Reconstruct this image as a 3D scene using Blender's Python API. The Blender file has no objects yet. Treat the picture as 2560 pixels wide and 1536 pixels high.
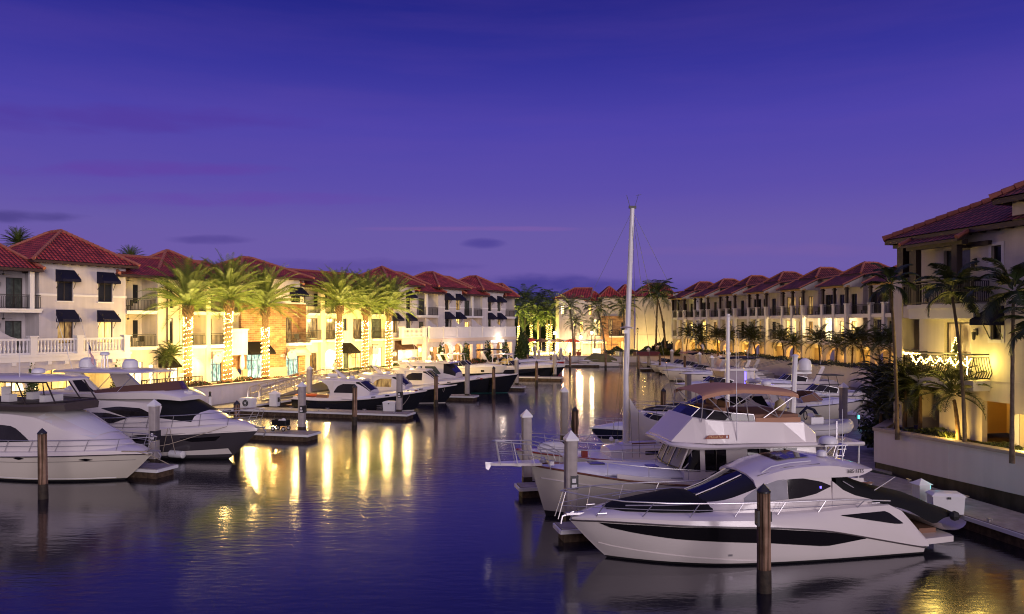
import bpy, math, random
from mathutils import Vector, Matrix
R = math.radians
rnd = random.Random(11)
scene = bpy.context.scene
COL = scene.collection
# ---- photograph geometry: camera 7 m above the water looking along +Y, horizon at row 812 of 1536
F, YH, H, CX = 1900.0, 812.0, 7.0, 1280.0

def at(px, py, z):
    s = (py - YH) / (H - z)
    return ((px - CX) / s, F / s)

class MB:
    """collects polygons and links them as one mesh object"""
    def __init__(self):
        self.v, self.f, self.m, self.uv, self.sm = [], [], [], {}, []
        self.M = None
    def av(self, p):
        p = Vector(p)
        if self.M is not None: p = self.M @ p
        self.v.append(p); return len(self.v) - 1
    def face(self, idx, mat=0, uv=None, sm=False):
        self.f.append(tuple(idx)); self.m.append(mat); self.sm.append(sm)
        if uv: self.uv[len(self.f) - 1] = uv
    def poly(self, pts, mat=0, uv=None, sm=False):
        self.face([self.av(p) for p in pts], mat, uv, sm)
    def box(self, x0, x1, y0, y1, z0, z1, mat=0):
        i = [self.av(p) for p in ((x0,y0,z0),(x1,y0,z0),(x1,y1,z0),(x0,y1,z0),(x0,y0,z1),(x1,y0,z1),(x1,y1,z1),(x0,y1,z1))]
        for q in ((0,3,2,1),(4,5,6,7),(0,1,5,4),(1,2,6,5),(2,3,7,6),(3,0,4,7)):
            self.face([i[k] for k in q], mat)
    def prism(self, pts, y0, y1, mat=0, axis='y'):
        """polygon in the xz plane (axis y), yz plane (axis x) or xy plane (axis z), extruded along the axis"""
        def mk(a, b, t):
            return (a, t, b) if axis == 'y' else ((t, a, b) if axis == 'x' else (a, b, t))
        n = len(pts)
        a = [self.av(mk(p[0], p[1], y0)) for p in pts]
        b = [self.av(mk(p[0], p[1], y1)) for p in pts]
        self.face(a, mat); self.face(b[::-1], mat)
        for k in range(n):
            j = (k + 1) % n
            self.face((a[k], b[k], b[j], a[j]), mat)
    def rings(self, rings, mat=0, closed=True, caps=True, sm=True):
        ids = [[self.av(p) for p in r] for r in rings]
        n = len(rings[0])
        for a, b in zip(ids, ids[1:]):
            for k in range(n if closed else n - 1):
                j = (k + 1) % n
                self.face((a[k], a[j], b[j], b[k]), mat, None, sm)
        if caps and closed:
            self.face(ids[0][::-1], mat); self.face(ids[-1], mat)
    def tube(self, pts, r, n=6, mat=0, caps=True):
        pts = [Vector(p) for p in pts]
        rs = r if isinstance(r, (list, tuple)) else [r] * len(pts)
        out = []
        up = None
        for i, p in enumerate(pts):
            d = (pts[min(i + 1, len(pts) - 1)] - pts[max(i - 1, 0)])
            if d.length < 1e-9: d = Vector((0, 0, 1))
            d.normalize()
            if up is None:
                up = d.orthogonal().normalized()
            u = (up - d * up.dot(d))
            u = u.normalized() if u.length > 1e-6 else d.orthogonal().normalized()
            w = d.cross(u); up = u
            out.append([p + (u * math.cos(2*math.pi*k/n) + w * math.sin(2*math.pi*k/n)) * rs[i] for k in range(n)])
        self.rings(out, mat, True, caps)
    def lathe(self, prof, c=(0,0,0), n=10, mat=0, caps=True):
        c = Vector(c)
        self.rings([[c + Vector((r*math.cos(2*math.pi*k/n), r*math.sin(2*math.pi*k/n), z)) for k in range(n)] for r, z in prof], mat, True, caps)
    def ball(self, c, r, n=8, mat=0, sq=1.0):
        m = max(3, n // 2)
        self.lathe([(max(1e-3, r*math.sin(math.pi*i/m)), -r*sq*math.cos(math.pi*i/m)) for i in range(m + 1)], c, n, mat, False)
    def grid(self, rows, mat=0, sm=True):
        self.rings(rows, mat, False, False, sm)
    def build(self, name, mats, parent=None, smooth=None):
        me = bpy.data.meshes.new(name)
        me.from_pydata([tuple(p) for p in self.v], [], self.f)
        if not isinstance(mats, (list, tuple)): mats = [mats]
        for mm in mats: me.materials.append(mm)
        me.polygons.foreach_set('material_index', self.m)
        if self.uv:
            ul = me.uv_layers.new(name='UVMap')
            for fi, uvs in self.uv.items():
                p = me.polygons[fi]
                for k, li in enumerate(p.loop_indices): ul.data[li].uv = uvs[k]
        s = self.sm if smooth is None else [smooth] * len(self.f)
        me.polygons.foreach_set('use_smooth', s)
        me.update()
        if any(s): me.set_sharp_from_angle(angle=R(38))
        o = bpy.data.objects.new(name, me); COL.objects.link(o)
        if parent is not None: o.parent = parent
        return o

def tag(o, label, cat, group=None, kind='thing'):
    o['label'] = label; o['category'] = cat; o['kind'] = kind
    if group: o['group'] = group
    return o

def thing(name, label, cat, loc=(0, 0, 0), rz=0.0, group=None):
    o = bpy.data.objects.new(name, None); COL.objects.link(o)
    o.location = loc; o.rotation_euler = (0, 0, rz); o.empty_display_size = .2
    return tag(o, label, cat, group)

def struct(o, kind='structure'):
    o['kind'] = kind
    return o

def dup(root, loc=None, rz=None, label=None, group=None, scale=None):
    def rec(o, par):
        c = o.copy(); COL.objects.link(c); c.parent = par
        for ch in o.children: rec(ch, c)
        return c
    r = rec(root, None)
    if loc is not None: r.location = loc
    if rz is not None: r.rotation_euler = (0, 0, rz)
    if label: r['label'] = label
    if group: r['group'] = group
    if scale is not None: r.scale = (scale,)*3 if not isinstance(scale, tuple) else scale
    return r

def text_polys(mb, s, size, M, mat=0, depth=.01):
    """letters as thin solid shapes added to a mesh; M places the text plane (x right, y up)"""
    cu = bpy.data.curves.new('lettering', 'FONT'); cu.body = s; cu.size = size; cu.align_x = 'CENTER'; cu.align_y = 'CENTER'
    cu.extrude = depth / 2; cu.resolution_u = 2
    ob = bpy.data.objects.new('lettering', cu); COL.objects.link(ob)
    me = ob.to_mesh()
    base = len(mb.v)
    for v in me.vertices: mb.av(M @ v.co)
    for p in me.polygons: mb.face([base + i for i in p.vertices], mat)
    ob.to_mesh_clear(); bpy.data.objects.remove(ob); bpy.data.curves.remove(cu)

def lerp(a, b, t): return a + (b - a) * t
def interp(tab, x):
    if x <= tab[0][0]: return tab[0][1]
    for (x0, y0), (x1, y1) in zip(tab, tab[1:]):
        if x <= x1: return lerp(y0, y1, (x - x0) / (x1 - x0)) if x1 > x0 else y1
    return tab[-1][1]
def spl(tab, x):
    """monotone-ish smooth interpolation through a table"""
    n = len(tab)
    if x <= tab[0][0]: return tab[0][1]
    if x >= tab[-1][0]: return tab[-1][1]
    for i in range(n - 1):
        x0, y0 = tab[i]; x1, y1 = tab[i+1]
        if x <= x1:
            t = (x - x0) / (x1 - x0)
            m0 = (y1 - tab[i-1][1]) / (x1 - tab[i-1][0]) if i > 0 else (y1 - y0) / (x1 - x0)
            m1 = (tab[i+2][1] - y0) / (tab[i+2][0] - x0) if i + 2 < n else (y1 - y0) / (x1 - x0)
            h = x1 - x0
            return (2*t**3-3*t**2+1)*y0 + (t**3-2*t**2+t)*h*m0 + (-2*t**3+3*t**2)*y1 + (t**3-t**2)*h*m1
    return tab[-1][1]
# ------------------------------------------------------------------ materials
MATS = {}
def mat(name, col, rough=.6, spec=.5, metal=0., noise=0., nscale=3., bump=0., bscale=20., emit=None, estr=0., coat=0., col2=None, stain=0., coord='Object', objvar=0., ss=1.):
    if name in MATS: return MATS[name]
    m = bpy.data.materials.new(name); m.use_nodes = True
    nt = m.node_tree; N = nt.nodes; L = nt.links
    b = N['Principled BSDF']
    b.inputs['Base Color'].default_value = (*col, 1); b.inputs['Roughness'].default_value = rough
    b.inputs['Specular IOR Level'].default_value = spec; b.inputs['Metallic'].default_value = metal
    b.inputs['Coat Weight'].default_value = coat
    tc = N.new('ShaderNodeTexCoord')
    if noise or stain or objvar:
        nz = N.new('ShaderNodeTexNoise'); nz.inputs['Scale'].default_value = nscale; nz.inputs['Detail'].default_value = 5
        L.new(tc.outputs[coord], nz.inputs['Vector'])
        rp = N.new('ShaderNodeValToRGB'); rp.color_ramp.elements[0].position = .3; rp.color_ramp.elements[1].position = .7
        c2 = col2 or tuple(c * (1 - noise) for c in col)
        rp.color_ramp.elements[0].color = (*c2, 1); rp.color_ramp.elements[1].color = (*col, 1)
        L.new(nz.outputs['Fac'], rp.inputs['Fac'])
        out = rp.outputs['Color']
        if stain:
            mp = N.new('ShaderNodeMapping'); mp.inputs['Scale'].default_value = (2.2*ss, 2.2*ss, .12*ss**.5)
            L.new(tc.outputs[coord], mp.inputs['Vector'])
            n2 = N.new('ShaderNodeTexNoise'); n2.inputs['Scale'].default_value = 1.3; n2.inputs['Detail'].default_value = 6
            L.new(mp.outputs['Vector'], n2.inputs['Vector'])
            r2 = N.new('ShaderNodeValToRGB'); r2.color_ramp.elements[0].position = .38; r2.color_ramp.elements[1].position = .62
            r2.color_ramp.elements[0].color = (1-stain, 1-stain, 1-stain*1.05, 1); r2.color_ramp.elements[1].color = (1, 1, 1, 1)
            L.new(n2.outputs['Fac'], r2.inputs['Fac'])
            mx = N.new('ShaderNodeMix'); mx.data_type = 'RGBA'; mx.blend_type = 'MULTIPLY'; mx.inputs[0].default_value = 1
            L.new(out, mx.inputs[6]); L.new(r2.outputs['Color'], mx.inputs[7]); out = mx.outputs[2]
        if objvar:
            oi = N.new('ShaderNodeObjectInfo'); mr = N.new('ShaderNodeMapRange')
            mr.inputs[3].default_value = 1 - objvar; mr.inputs[4].default_value = 1 + objvar * .4
            L.new(oi.outputs['Random'], mr.inputs[0])
            mx = N.new('ShaderNodeVectorMath'); mx.operation = 'SCALE'
            L.new(out, mx.inputs[0]); L.new(mr.outputs[0], mx.inputs['Scale']); out = mx.outputs[0]
        L.new(out, b.inputs['Base Color'])
    if bump:
        n3 = N.new('ShaderNodeTexNoise'); n3.inputs['Scale'].default_value = bscale; n3.inputs['Detail'].default_value = 4
        L.new(tc.outputs[coord], n3.inputs['Vector'])
        bp = N.new('ShaderNodeBump'); bp.inputs['Strength'].default_value = bump; bp.inputs['Distance'].default_value = .02
        L.new(n3.outputs['Fac'], bp.inputs['Height']); L.new(bp.outputs['Normal'], b.inputs['Normal'])
    if emit:
        b.inputs['Emission Color'].default_value = (*emit, 1); b.inputs['Emission Strength'].default_value = estr
        m.cycles.emission_sampling = 'NONE'
    MATS[name] = m
    return m

def tile_mat(name, c1, c2):
    m = bpy.data.materials.new(name); m.use_nodes = True
    nt = m.node_tree; N = nt.nodes; L = nt.links; b = N['Principled BSDF']
    b.inputs['Roughness'].default_value = .7; b.inputs['Specular IOR Level'].default_value = .3
    tc = N.new('ShaderNodeTexCoord')
    sep = N.new('ShaderNodeSeparateXYZ'); L.new(tc.outputs['UV'], sep.inputs[0])
    def math_(op, a, bv):
        n = N.new('ShaderNodeMath'); n.operation = op
        for i, q in enumerate((a, bv)):
            if q is None: continue
            if isinstance(q, (int, float)): n.inputs[i].default_value = q
            else: L.new(q, n.inputs[i])
        return n.outputs[0]
    u, v = sep.outputs[0], sep.outputs[1]
    # barrel ribs along u (period .32 m), course steps along v (period .40 m)
    ru = math_('ABSOLUTE', math_('SINE', math_('MULTIPLY', u, math.pi / .32), None), None)
    fv = math_('FRACT', math_('DIVIDE', v, .40), None)
    hgt = math_('ADD', math_('MULTIPLY', ru, .07), math_('MULTIPLY', math_('SUBTRACT', 1.0, fv), .035))
    bp = N.new('ShaderNodeBump'); bp.inputs['Strength'].default_value = 1.0; bp.inputs['Distance'].default_value = 1.0
    L.new(hgt, bp.inputs['Height']); L.new(bp.outputs['Normal'], b.inputs['Normal'])
    br = N.new('ShaderNodeTexBrick'); br.offset = 0.0; br.inputs['Scale'].default_value = 1
    br.inputs['Brick Width'].default_value = .32; br.inputs['Row Height'].default_value = .40; br.inputs['Mortar Size'].default_value = .05
    br.inputs['Color1'].default_value = (*c1, 1); br.inputs['Color2'].default_value = (*c2, 1); br.inputs['Mortar'].default_value = (*(c * .22 for c in c2), 1)
    L.new(tc.outputs['UV'], br.inputs['Vector'])
    nz = N.new('ShaderNodeTexNoise'); nz.inputs['Scale'].default_value = .8; nz.inputs['Detail'].default_value = 4; L.new(tc.outputs['UV'], nz.inputs['Vector'])
    mr = N.new('ShaderNodeMapRange'); mr.inputs[1].default_value = .3; mr.inputs[2].default_value = .7; mr.inputs[3].default_value = .55; mr.inputs[4].default_value = 1.35; L.new(nz.outputs['Fac'], mr.inputs[0])
    sc = N.new('ShaderNodeVectorMath'); sc.operation = 'SCALE'; L.new(br.outputs['Color'], sc.inputs[0]); L.new(mr.outputs[0], sc.inputs['Scale'])
    L.new(sc.outputs[0], b.inputs['Base Color'])
    MATS[name] = m; return m

def brick_mat(name, c1, c2, mo, w=.42, h=.14):
    m = bpy.data.materials.new(name); m.use_nodes = True
    nt = m.node_tree; N = nt.nodes; L = nt.links; b = N['Principled BSDF']; b.inputs['Roughness'].default_value = .85
    tc = N.new('ShaderNodeTexCoord'); sep = N.new('ShaderNodeSeparateXYZ'); L.new(tc.outputs['Object'], sep.inputs[0])
    ad = N.new('ShaderNodeMath'); ad.operation = 'ADD'; L.new(sep.outputs[0], ad.inputs[0]); L.new(sep.outputs[1], ad.inputs[1])
    cb = N.new('ShaderNodeCombineXYZ'); L.new(ad.outputs[0], cb.inputs[0]); L.new(sep.outputs[2], cb.inputs[1])
    br = N.new('ShaderNodeTexBrick'); br.inputs['Scale'].default_value = 1; br.inputs['Brick Width'].default_value = w; br.inputs['Row Height'].default_value = h
    br.inputs['Mortar Size'].default_value = .012; br.inputs['Color1'].default_value = (*c1, 1); br.inputs['Color2'].default_value = (*c2, 1); br.inputs['Mortar'].default_value = (*mo, 1)
    L.new(cb.outputs[0], br.inputs['Vector'])
    nz = N.new('ShaderNodeTexNoise'); nz.inputs['Scale'].default_value = 1.6; nz.inputs['Detail'].default_value = 6; L.new(cb.outputs[0], nz.inputs['Vector'])
    mr = N.new('ShaderNodeMapRange'); mr.inputs[3].default_value = .55; mr.inputs[4].default_value = 1.4; L.new(nz.outputs['Fac'], mr.inputs[0])
    sc = N.new('ShaderNodeVectorMath'); sc.operation = 'SCALE'; L.new(br.outputs['Color'], sc.inputs[0]); L.new(mr.outputs[0], sc.inputs['Scale'])
    L.new(sc.outputs[0], b.inputs['Base Color'])
    bp = N.new('ShaderNodeBump'); bp.inputs['Strength'].default_value = .6; bp.inputs['Distance'].default_value = .02
    L.new(br.outputs['Fac'], bp.inputs['Height']); bp.invert = True; L.new(bp.outputs['Normal'], b.inputs['Normal'])
    MATS[name] = m; return m

def lit_mat(name, c, strength, c2=None, sc=1.3):
    """lit room seen through glass: curtain folds and bright / dim patches"""
    m = bpy.data.materials.new(name); m.use_nodes = True
    nt = m.node_tree; N = nt.nodes; L = nt.links; b = N['Principled BSDF']; b.inputs['Roughness'].default_value = .08
    b.inputs['Base Color'].default_value = (.03, .025, .02, 1)
    tc = N.new('ShaderNodeTexCoord'); mp = N.new('ShaderNodeMapping'); mp.inputs['Scale'].default_value = (sc*2.2, sc*2.2, sc*.7); L.new(tc.outputs['Object'], mp.inputs['Vector'])
    nz = N.new('ShaderNodeTexNoise'); nz.inputs['Scale'].default_value = 1.2; nz.inputs['Detail'].default_value = 3; L.new(mp.outputs[0], nz.inputs['Vector'])
    rp = N.new('ShaderNodeValToRGB'); rp.color_ramp.elements[0].position = .35; rp.color_ramp.elements[1].position = .65
    c2 = c2 or tuple(q * .35 for q in c)
    rp.color_ramp.elements[0].color = (*c2, 1); rp.color_ramp.elements[1].color = (*c, 1)
    L.new(nz.outputs['Fac'], rp.inputs['Fac']); L.new(rp.outputs['Color'], b.inputs['Emission Color']); b.inputs['Emission Strength'].default_value = strength
    m.cycles.emission_sampling = 'NONE'
    MATS[name] = m; return m

stucco = mat('white_stucco', (.58, .53, .53), .85, .25, noise=.10, nscale=1.2, bump=.15, bscale=40, stain=.10)
stucco_cream = mat('cream_stucco', (.72, .63, .46), .85, .25, noise=.10, nscale=1.0, bump=.15, bscale=40, stain=.10)
trim_white = mat('white_trim', (.74, .71, .69), .6, .4, noise=.06, nscale=2)
stone_base = mat('pale_stone', (.52, .42, .30), .8, .3, noise=.2, nscale=5)
brickm = brick_mat('tan_brick', (.40, .22, .10), (.22, .10, .045), (.42, .31, .19), .62, .2)
tile_red = tile_mat('red_roof_tile', (.60, .085, .062), (.38, .05, .044))
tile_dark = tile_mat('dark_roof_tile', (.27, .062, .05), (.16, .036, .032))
leaf_villa = mat('villa_palm_frond', (.03, .05, .014), .5, .35, noise=.5, nscale=1.5)
ridge_m = mat('ridge_tile', (.36, .12, .085), .7, .3, noise=.25, nscale=4)
eave_m = mat('dark_eave_board', (.045, .02, .018), .6)
darkwood = mat('dark_brown_timber', (.035, .02, .018), .6, noise=.3, nscale=6)
frame_m = mat('bronze_frame', (.03, .021, .018), .45)
iron = mat('black_iron', (.018, .016, .016), .5)
awn_navy = mat('navy_canvas', (.012, .012, .035), .85, .2, noise=.25, nscale=8)
awn_black = mat('black_canvas', (.012, .01, .01), .9, .1, noise=.3, nscale=5)
awn_brown = mat('brown_canvas', (.09, .05, .04), .9, .1, noise=.3, nscale=5)
glass_dark = mat('dark_window_glass', (.018, .02, .024), .06, .35, noise=.4, nscale=1.2)
glass_curtain = mat('curtained_window', (.10, .12, .10), .12, .6, noise=.6, nscale=3.0)
lit_yellow = lit_mat('lit_room_yellow', (1.0, .72, .22), 2.4, (.75, .38, .07))
lit_white = lit_mat('lit_shop_white', (1.0, .9, .55), 3.6, (1.0, .62, .2))
lit_teal = lit_mat('lit_shop_teal', (.75, 1.0, .75), 1.5, (.04, .22, .2), 2.2)
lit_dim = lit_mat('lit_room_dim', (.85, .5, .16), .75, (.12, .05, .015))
lit_amber = lit_mat('lit_room_amber', (.95, .45, .1), .55, (.10, .03, .008))
bulb = mat('lit_bulb', (1, .8, .45), .4, emit=(1, .66, .16), estr=22)
lampglow = mat('lamp_globe_glow', (1, .9, .7), .4, emit=(1, .78, .42), estr=45)
lampwarm = mat('sconce_glow', (1, .85, .5), .4, emit=(1, .62, .22), estr=10)
cyan_glow = mat('cyan_lamp_glow', (.3, 1, 1), .4, emit=(.05, .95, .9), estr=7)
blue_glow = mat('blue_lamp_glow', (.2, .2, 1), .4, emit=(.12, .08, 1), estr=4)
sign_glow = mat('sign_letter_glow', (1, 1, 1), .4, emit=(.95, .97, 1), estr=3.5)
sign_face = mat('painted_sign_face', (.70, .52, .40), .6)
concrete = mat('pale_concrete', (.50, .45, .43), .85, .2, noise=.22, nscale=3, bump=.3, bscale=25)
pile_con = mat('concrete_pile', (.44, .39, .37), .8, .25, noise=.22, nscale=4, bump=.3, bscale=30, stain=.25)
pile_cap = mat('white_pile_cap', (.78, .77, .78), .45, .4, noise=.08)
pile_wood = mat('weathered_timber', (.40, .26, .18), .85, .2, col2=(.20, .11, .07), noise=.5, nscale=2.5, bump=.6, bscale=14, stain=.85, ss=7.)
black_cap = mat('black_pile_cap', (.02, .02, .022), .4)
dockdeck = mat('dock_deck', (.34, .30, .30), .8, .25, noise=.25, nscale=2.2, bump=.25, bscale=18, stain=.2)
dockside = mat('dock_side_algae', (.13, .085, .055), .8, .25, noise=.6, nscale=6, stain=.4)
wet_wall = mat('wet_seawall', (.07, .05, .045), .55, .4, noise=.6, nscale=2, stain=.5)
seawall_m = mat('seawall_paint', (.70, .64, .64), .8, .25, noise=.08, nscale=.8, bump=.1, bscale=30, stain=.05)
cap_m = mat('seawall_cap', (.46, .38, .32), .8, .3, noise=.2, nscale=3)
paving = mat('promenade_paving', (.42, .36, .29), .85, .2, noise=.25, nscale=2, bump=.2)
soil = mat('bed_soil', (.05, .035, .025), .95, .1, noise=.3)
tide = mat('tide_band', (.05, .035, .022), .7, .4, noise=.7, nscale=6, bump=.6, bscale=20, coord='Object')
gel = mat('white_gelcoat', (.74, .68, .65), .18, .5, coat=.15, noise=.04, nscale=.8, bump=.03, bscale=1.2)
gel_cream = mat('cream_gelcoat', (.70, .64, .55), .18, .5, coat=.3, noise=.05, nscale=.8)
gel_deck = mat('deck_gelcoat', (.70, .69, .74), .35, .4, noise=.06, nscale=2)
hull_grey = mat('charcoal_hull', (.06, .052, .06), .16, .6, coat=.5, noise=.1, nscale=1)
hull_black = mat('black_hull', (.008, .009, .012), .1, .6, coat=.5)
hull_navy = mat('navy_hull', (.012, .016, .045), .12, .6, coat=.5)
hull_red = mat('red_hull', (.30, .02, .02), .2, .5, coat=.4)
bottom_black = mat('bottom_paint', (.012, .011, .012), .5)
bottom_teal = mat('teal_bottom_paint', (.015, .11, .10), .5)
boat_glass = mat('tinted_boat_glass', (.008, .007, .009), .05, .3)
boat_glass2 = mat('smoked_boat_glass', (.024, .021, .024), .07, .4, noise=.5, nscale=1.1)
screen_grey = mat('grey_screen_cover', (.34, .33, .36), .7, .2, noise=.15, nscale=4)
canvas_black = mat('black_tarpaulin', (.009, .009, .011), .85, .2, bump=.4, bscale=3)
canvas_tan = mat('tan_bimini_canvas', (.46, .25, .16), .85, .15, noise=.12, nscale=1.5, bump=.15, bscale=3)
canvas_grey = mat('grey_bimini_canvas', (.10, .095, .115), .85, .15, noise=.2, nscale=1.5)
canvas_navy = mat('navy_bimini_canvas', (.012, .014, .04), .85, .15, noise=.2, nscale=1.5)
canvas_white = mat('white_canvas', (.68, .66, .67), .85, .15, bump=.3, bscale=4)
canvas_lilac = mat('vinyl_curtain', (.34, .27, .32), .35, .4, noise=.15, nscale=3)
steel = mat('polished_steel', (.50, .48, .49), .38, .5, metal=.75)
alu = mat('mast_paint', (.74, .72, .72), .35, .5, noise=.05)
teak = mat('varnished_teak', (.20, .065, .03), .3, .5, noise=.4, nscale=5)
rubrail = mat('dark_rub_rail', (.05, .035, .035), .4)
red_trim = mat('red_trim', (.28, .03, .02), .4)
orange_k = mat('orange_plastic', (.75, .14, .02), .4)
rope_m = mat('mooring_rope', (.42, .35, .26), .9, noise=.3, nscale=20)
rubber = mat('grey_rubber', (.42, .41, .43), .5, .3, noise=.05)
blackrub = mat('black_rubber', (.015, .015, .016), .7)
plastic_w = mat('white_plastic', (.72, .71, .72), .4, .4, noise=.05)
seat_tan = mat('tan_vinyl', (.24, .13, .09), .85, .2)
trunk_date = mat('date_palm_trunk', (.16, .10, .055), .9, .1, noise=.6, nscale=7, bump=.9, bscale=9)
trunk_palm = mat('smooth_palm_trunk', (.20, .15, .11), .9, .1, noise=.5, nscale=5, bump=.5, bscale=12)
leaf_date = mat('date_palm_frond', (.10, .135, .022), .5, .35, noise=.4, nscale=1.5)
leaf_palm = mat('coconut_palm_frond', (.05, .075, .018), .45, .4, noise=.5, nscale=1.5)
leaf_dark = mat('dark_palm_frond', (.055, .07, .018), .45, .4, noise=.5, nscale=1.5)
leaf_hedge = mat('hedge_leaf', (.045, .075, .015), .6, .3, noise=.6, nscale=2.5)
flower_red = mat('flower_bed_red', (.35, .06, .03), .7, noise=.6, nscale=6)
terracotta = mat('terracotta_pot', (.34, .10, .05), .8, noise=.2)
umb_dark = mat('umbrella_canvas', (.09, .045, .03), .9, noise=.2)
umb_red = mat('red_umbrella_canvas', (.45, .05, .03), .8)
car_paint = mat('dark_car_paint', (.05, .05, .06), .2, coat=.5, objvar=.5, noise=.1)
skin = mat('skin', (.45, .28, .20), .6)
# ------------------------------------------------------------------ building kit (local x along the facade, +y into the building)
def wall(mb, x0, x1, z0, z1, y, holes=(), t=.25, mat=0):
    """front wall sheet at y with rectangular / arched holes and reveals of depth t. hole: (x0,x1,z0,z1[,arch])"""
    xs = sorted({x0, x1, *[h[0] for h in holes], *[h[1] for h in holes]}); zs = sorted({z0, z1, *[h[2] for h in holes], *[h[3] for h in holes]})
    xs = [x for x in xs if x0 <= x <= x1]; zs = [z for z in zs if z0 <= z <= z1]
    for a, b in zip(xs, xs[1:]):
        for c, d in zip(zs, zs[1:]):
            mx, mz = (a + b) / 2, (c + d) / 2
            if any(h[0] < mx < h[1] and h[2] < mz < h[3] for h in holes): continue
            mb.poly([(a, y, c), (b, y, c), (b, y, d), (a, y, d)], mat)
    for h in holes:
        a, b, c, d = h[:4]
        if len(h) > 4 and h[4]:
            r = (b - a) / 2; n = 12; rise = min(h[4], d - c)
            pts = [(a + r - r*math.cos(math.pi*i/n), d - rise + rise*math.sin(math.pi*i/n)) for i in range(n + 1)]
            for p, q in zip(pts, pts[1:]):
                mb.poly([(p[0], y, p[1]), (q[0], y, q[1]), (q[0], y, d), (p[0], y, d)], mat)
                mb.poly([(p[0], y, p[1]), (p[0], y + t, p[1]), (q[0], y + t, q[1]), (q[0], y, q[1])], mat)
            dt = d - rise
        else:
            dt = d
            mb.poly([(a, y, d), (b, y, d), (b, y + t, d), (a, y + t, d)], mat)
        mb.poly([(a, y, c), (a, y, dt), (a, y + t, dt), (a, y + t, c)], mat)
        mb.poly([(b, y, c), (b, y + t, c), (b, y + t, dt), (b, y, dt)], mat)
        mb.poly([(a, y, c), (a, y + t, c), (b, y + t, c), (b, y, c)], mat)

def window(T, x0, x1, z0, z1, y, glass, nx=2, nz=0, name='window', fm=None, fw=.06, label=None):
    """frame with mullions (part) and glazing (sub-part) set at depth y"""
    m = MB()
    m.box(x0, x0 + fw, y, y + .06, z0, z1); m.box(x1 - fw, x1, y, y + .06, z0, z1)
    m.box(x0 + fw, x1 - fw, y, y + .06, z0, z0 + fw); m.box(x0 + fw, x1 - fw, y, y + .06, z1 - fw, z1)
    for i in range(1, nx):
        x = lerp(x0, x1, i / nx); m.box(x - fw*.55, x + fw*.55, y + .005, y + .055, z0 + fw, z1 - fw)
    for i in range(1, nz + 1):
        z = z1 - (z1 - z0) * .3 * i; m.box(x0 + fw, x1 - fw, y + .01, y + .05, z - fw*.4, z + fw*.4)
    o = m.build(name, fm or frame_m, T)
    g = MB(); g.box(x0 + fw*.5, x1 - fw*.5, y + .028, y + .04, z0 + fw*.5, z1 - fw*.5)
    g.build('pane', glass, o)
    if label: o['label'] = label
    return o

def railing(T, x0, x1, y, z, h=1.05, gap=.13, ys=None, name='railing', mt=None, bulge=0, x_in=None):
    m = MB(); r = .019
    def run(p, q):
        d = Vector(q) - Vector(p); n = max(2, int(d.length / gap))
        m.tube([p + Vector((0,0,h)), q + Vector((0,0,h))], .042, 4); m.tube([p + Vector((0,0,.08)), q + Vector((0,0,.08))], .03, 4)
        m.tube([p + Vector((0,0,h-.12)), q + Vector((0,0,h-.12))], .022, 4)
        nrm = Vector((d.y, -d.x, 0)).normalized() if d.length else Vector((0,0,0))
        for i in range(n + 1):
            b = p + d * i / n
            if bulge:
                m.tube([b + Vector((0,0,.08)) + nrm*bulge*.2, b + nrm*bulge + Vector((0,0,h*.3)), b + nrm*bulge*.35 + Vector((0,0,h*.6)), b + Vector((0,0,h-.12))], r, 4)
            else:
                m.tube([b + Vector((0,0,.08)), b + Vector((0,0,h-.12))], r if i % 8 else .034, 4, caps=False)
    run(Vector((x0, y, z)), Vector((x1, y, z)))
    if ys is not None:
        run(Vector((x1, y, z)), Vector((x1, ys, z))); run(Vector((x0, ys, z)), Vector((x0, y, z)))
    return m.build(name, mt or iron, T)

def awning(T, x0, x1, y, zt, zb, proj, mt=None, valance=.22, strut=True, name='awning'):
    m = MB()
    n = 6
    th = .03
    m.prism([(y, zt), (y - proj, zb), (y - proj, zb - th), (y, zt - th)], x0, x1, 0, 'x')
    m.box(x0, x1, y - proj - .012, y - proj + .012, zb - valance, zb - th - .002)
    for x in (x0, x1):
        m.prism([(y, zt - th), (y - proj + .014, zb - th - .002), (y - proj + .014, zb - valance), (y, zb - valance)], x - .008, x + .008, 0, 'x')
    o = m.build(name, mt or awn_navy, T)
    if strut:
        s = MB()
        for x in (x0 + .06, x1 - .06):
            s.tube([(x, y, zb - .75), (x, y - proj*.55, zb + .12), (x, y - proj*.75, zb + .45)], .022, 4)
        s.build('strut', iron, o)
    return o

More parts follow.
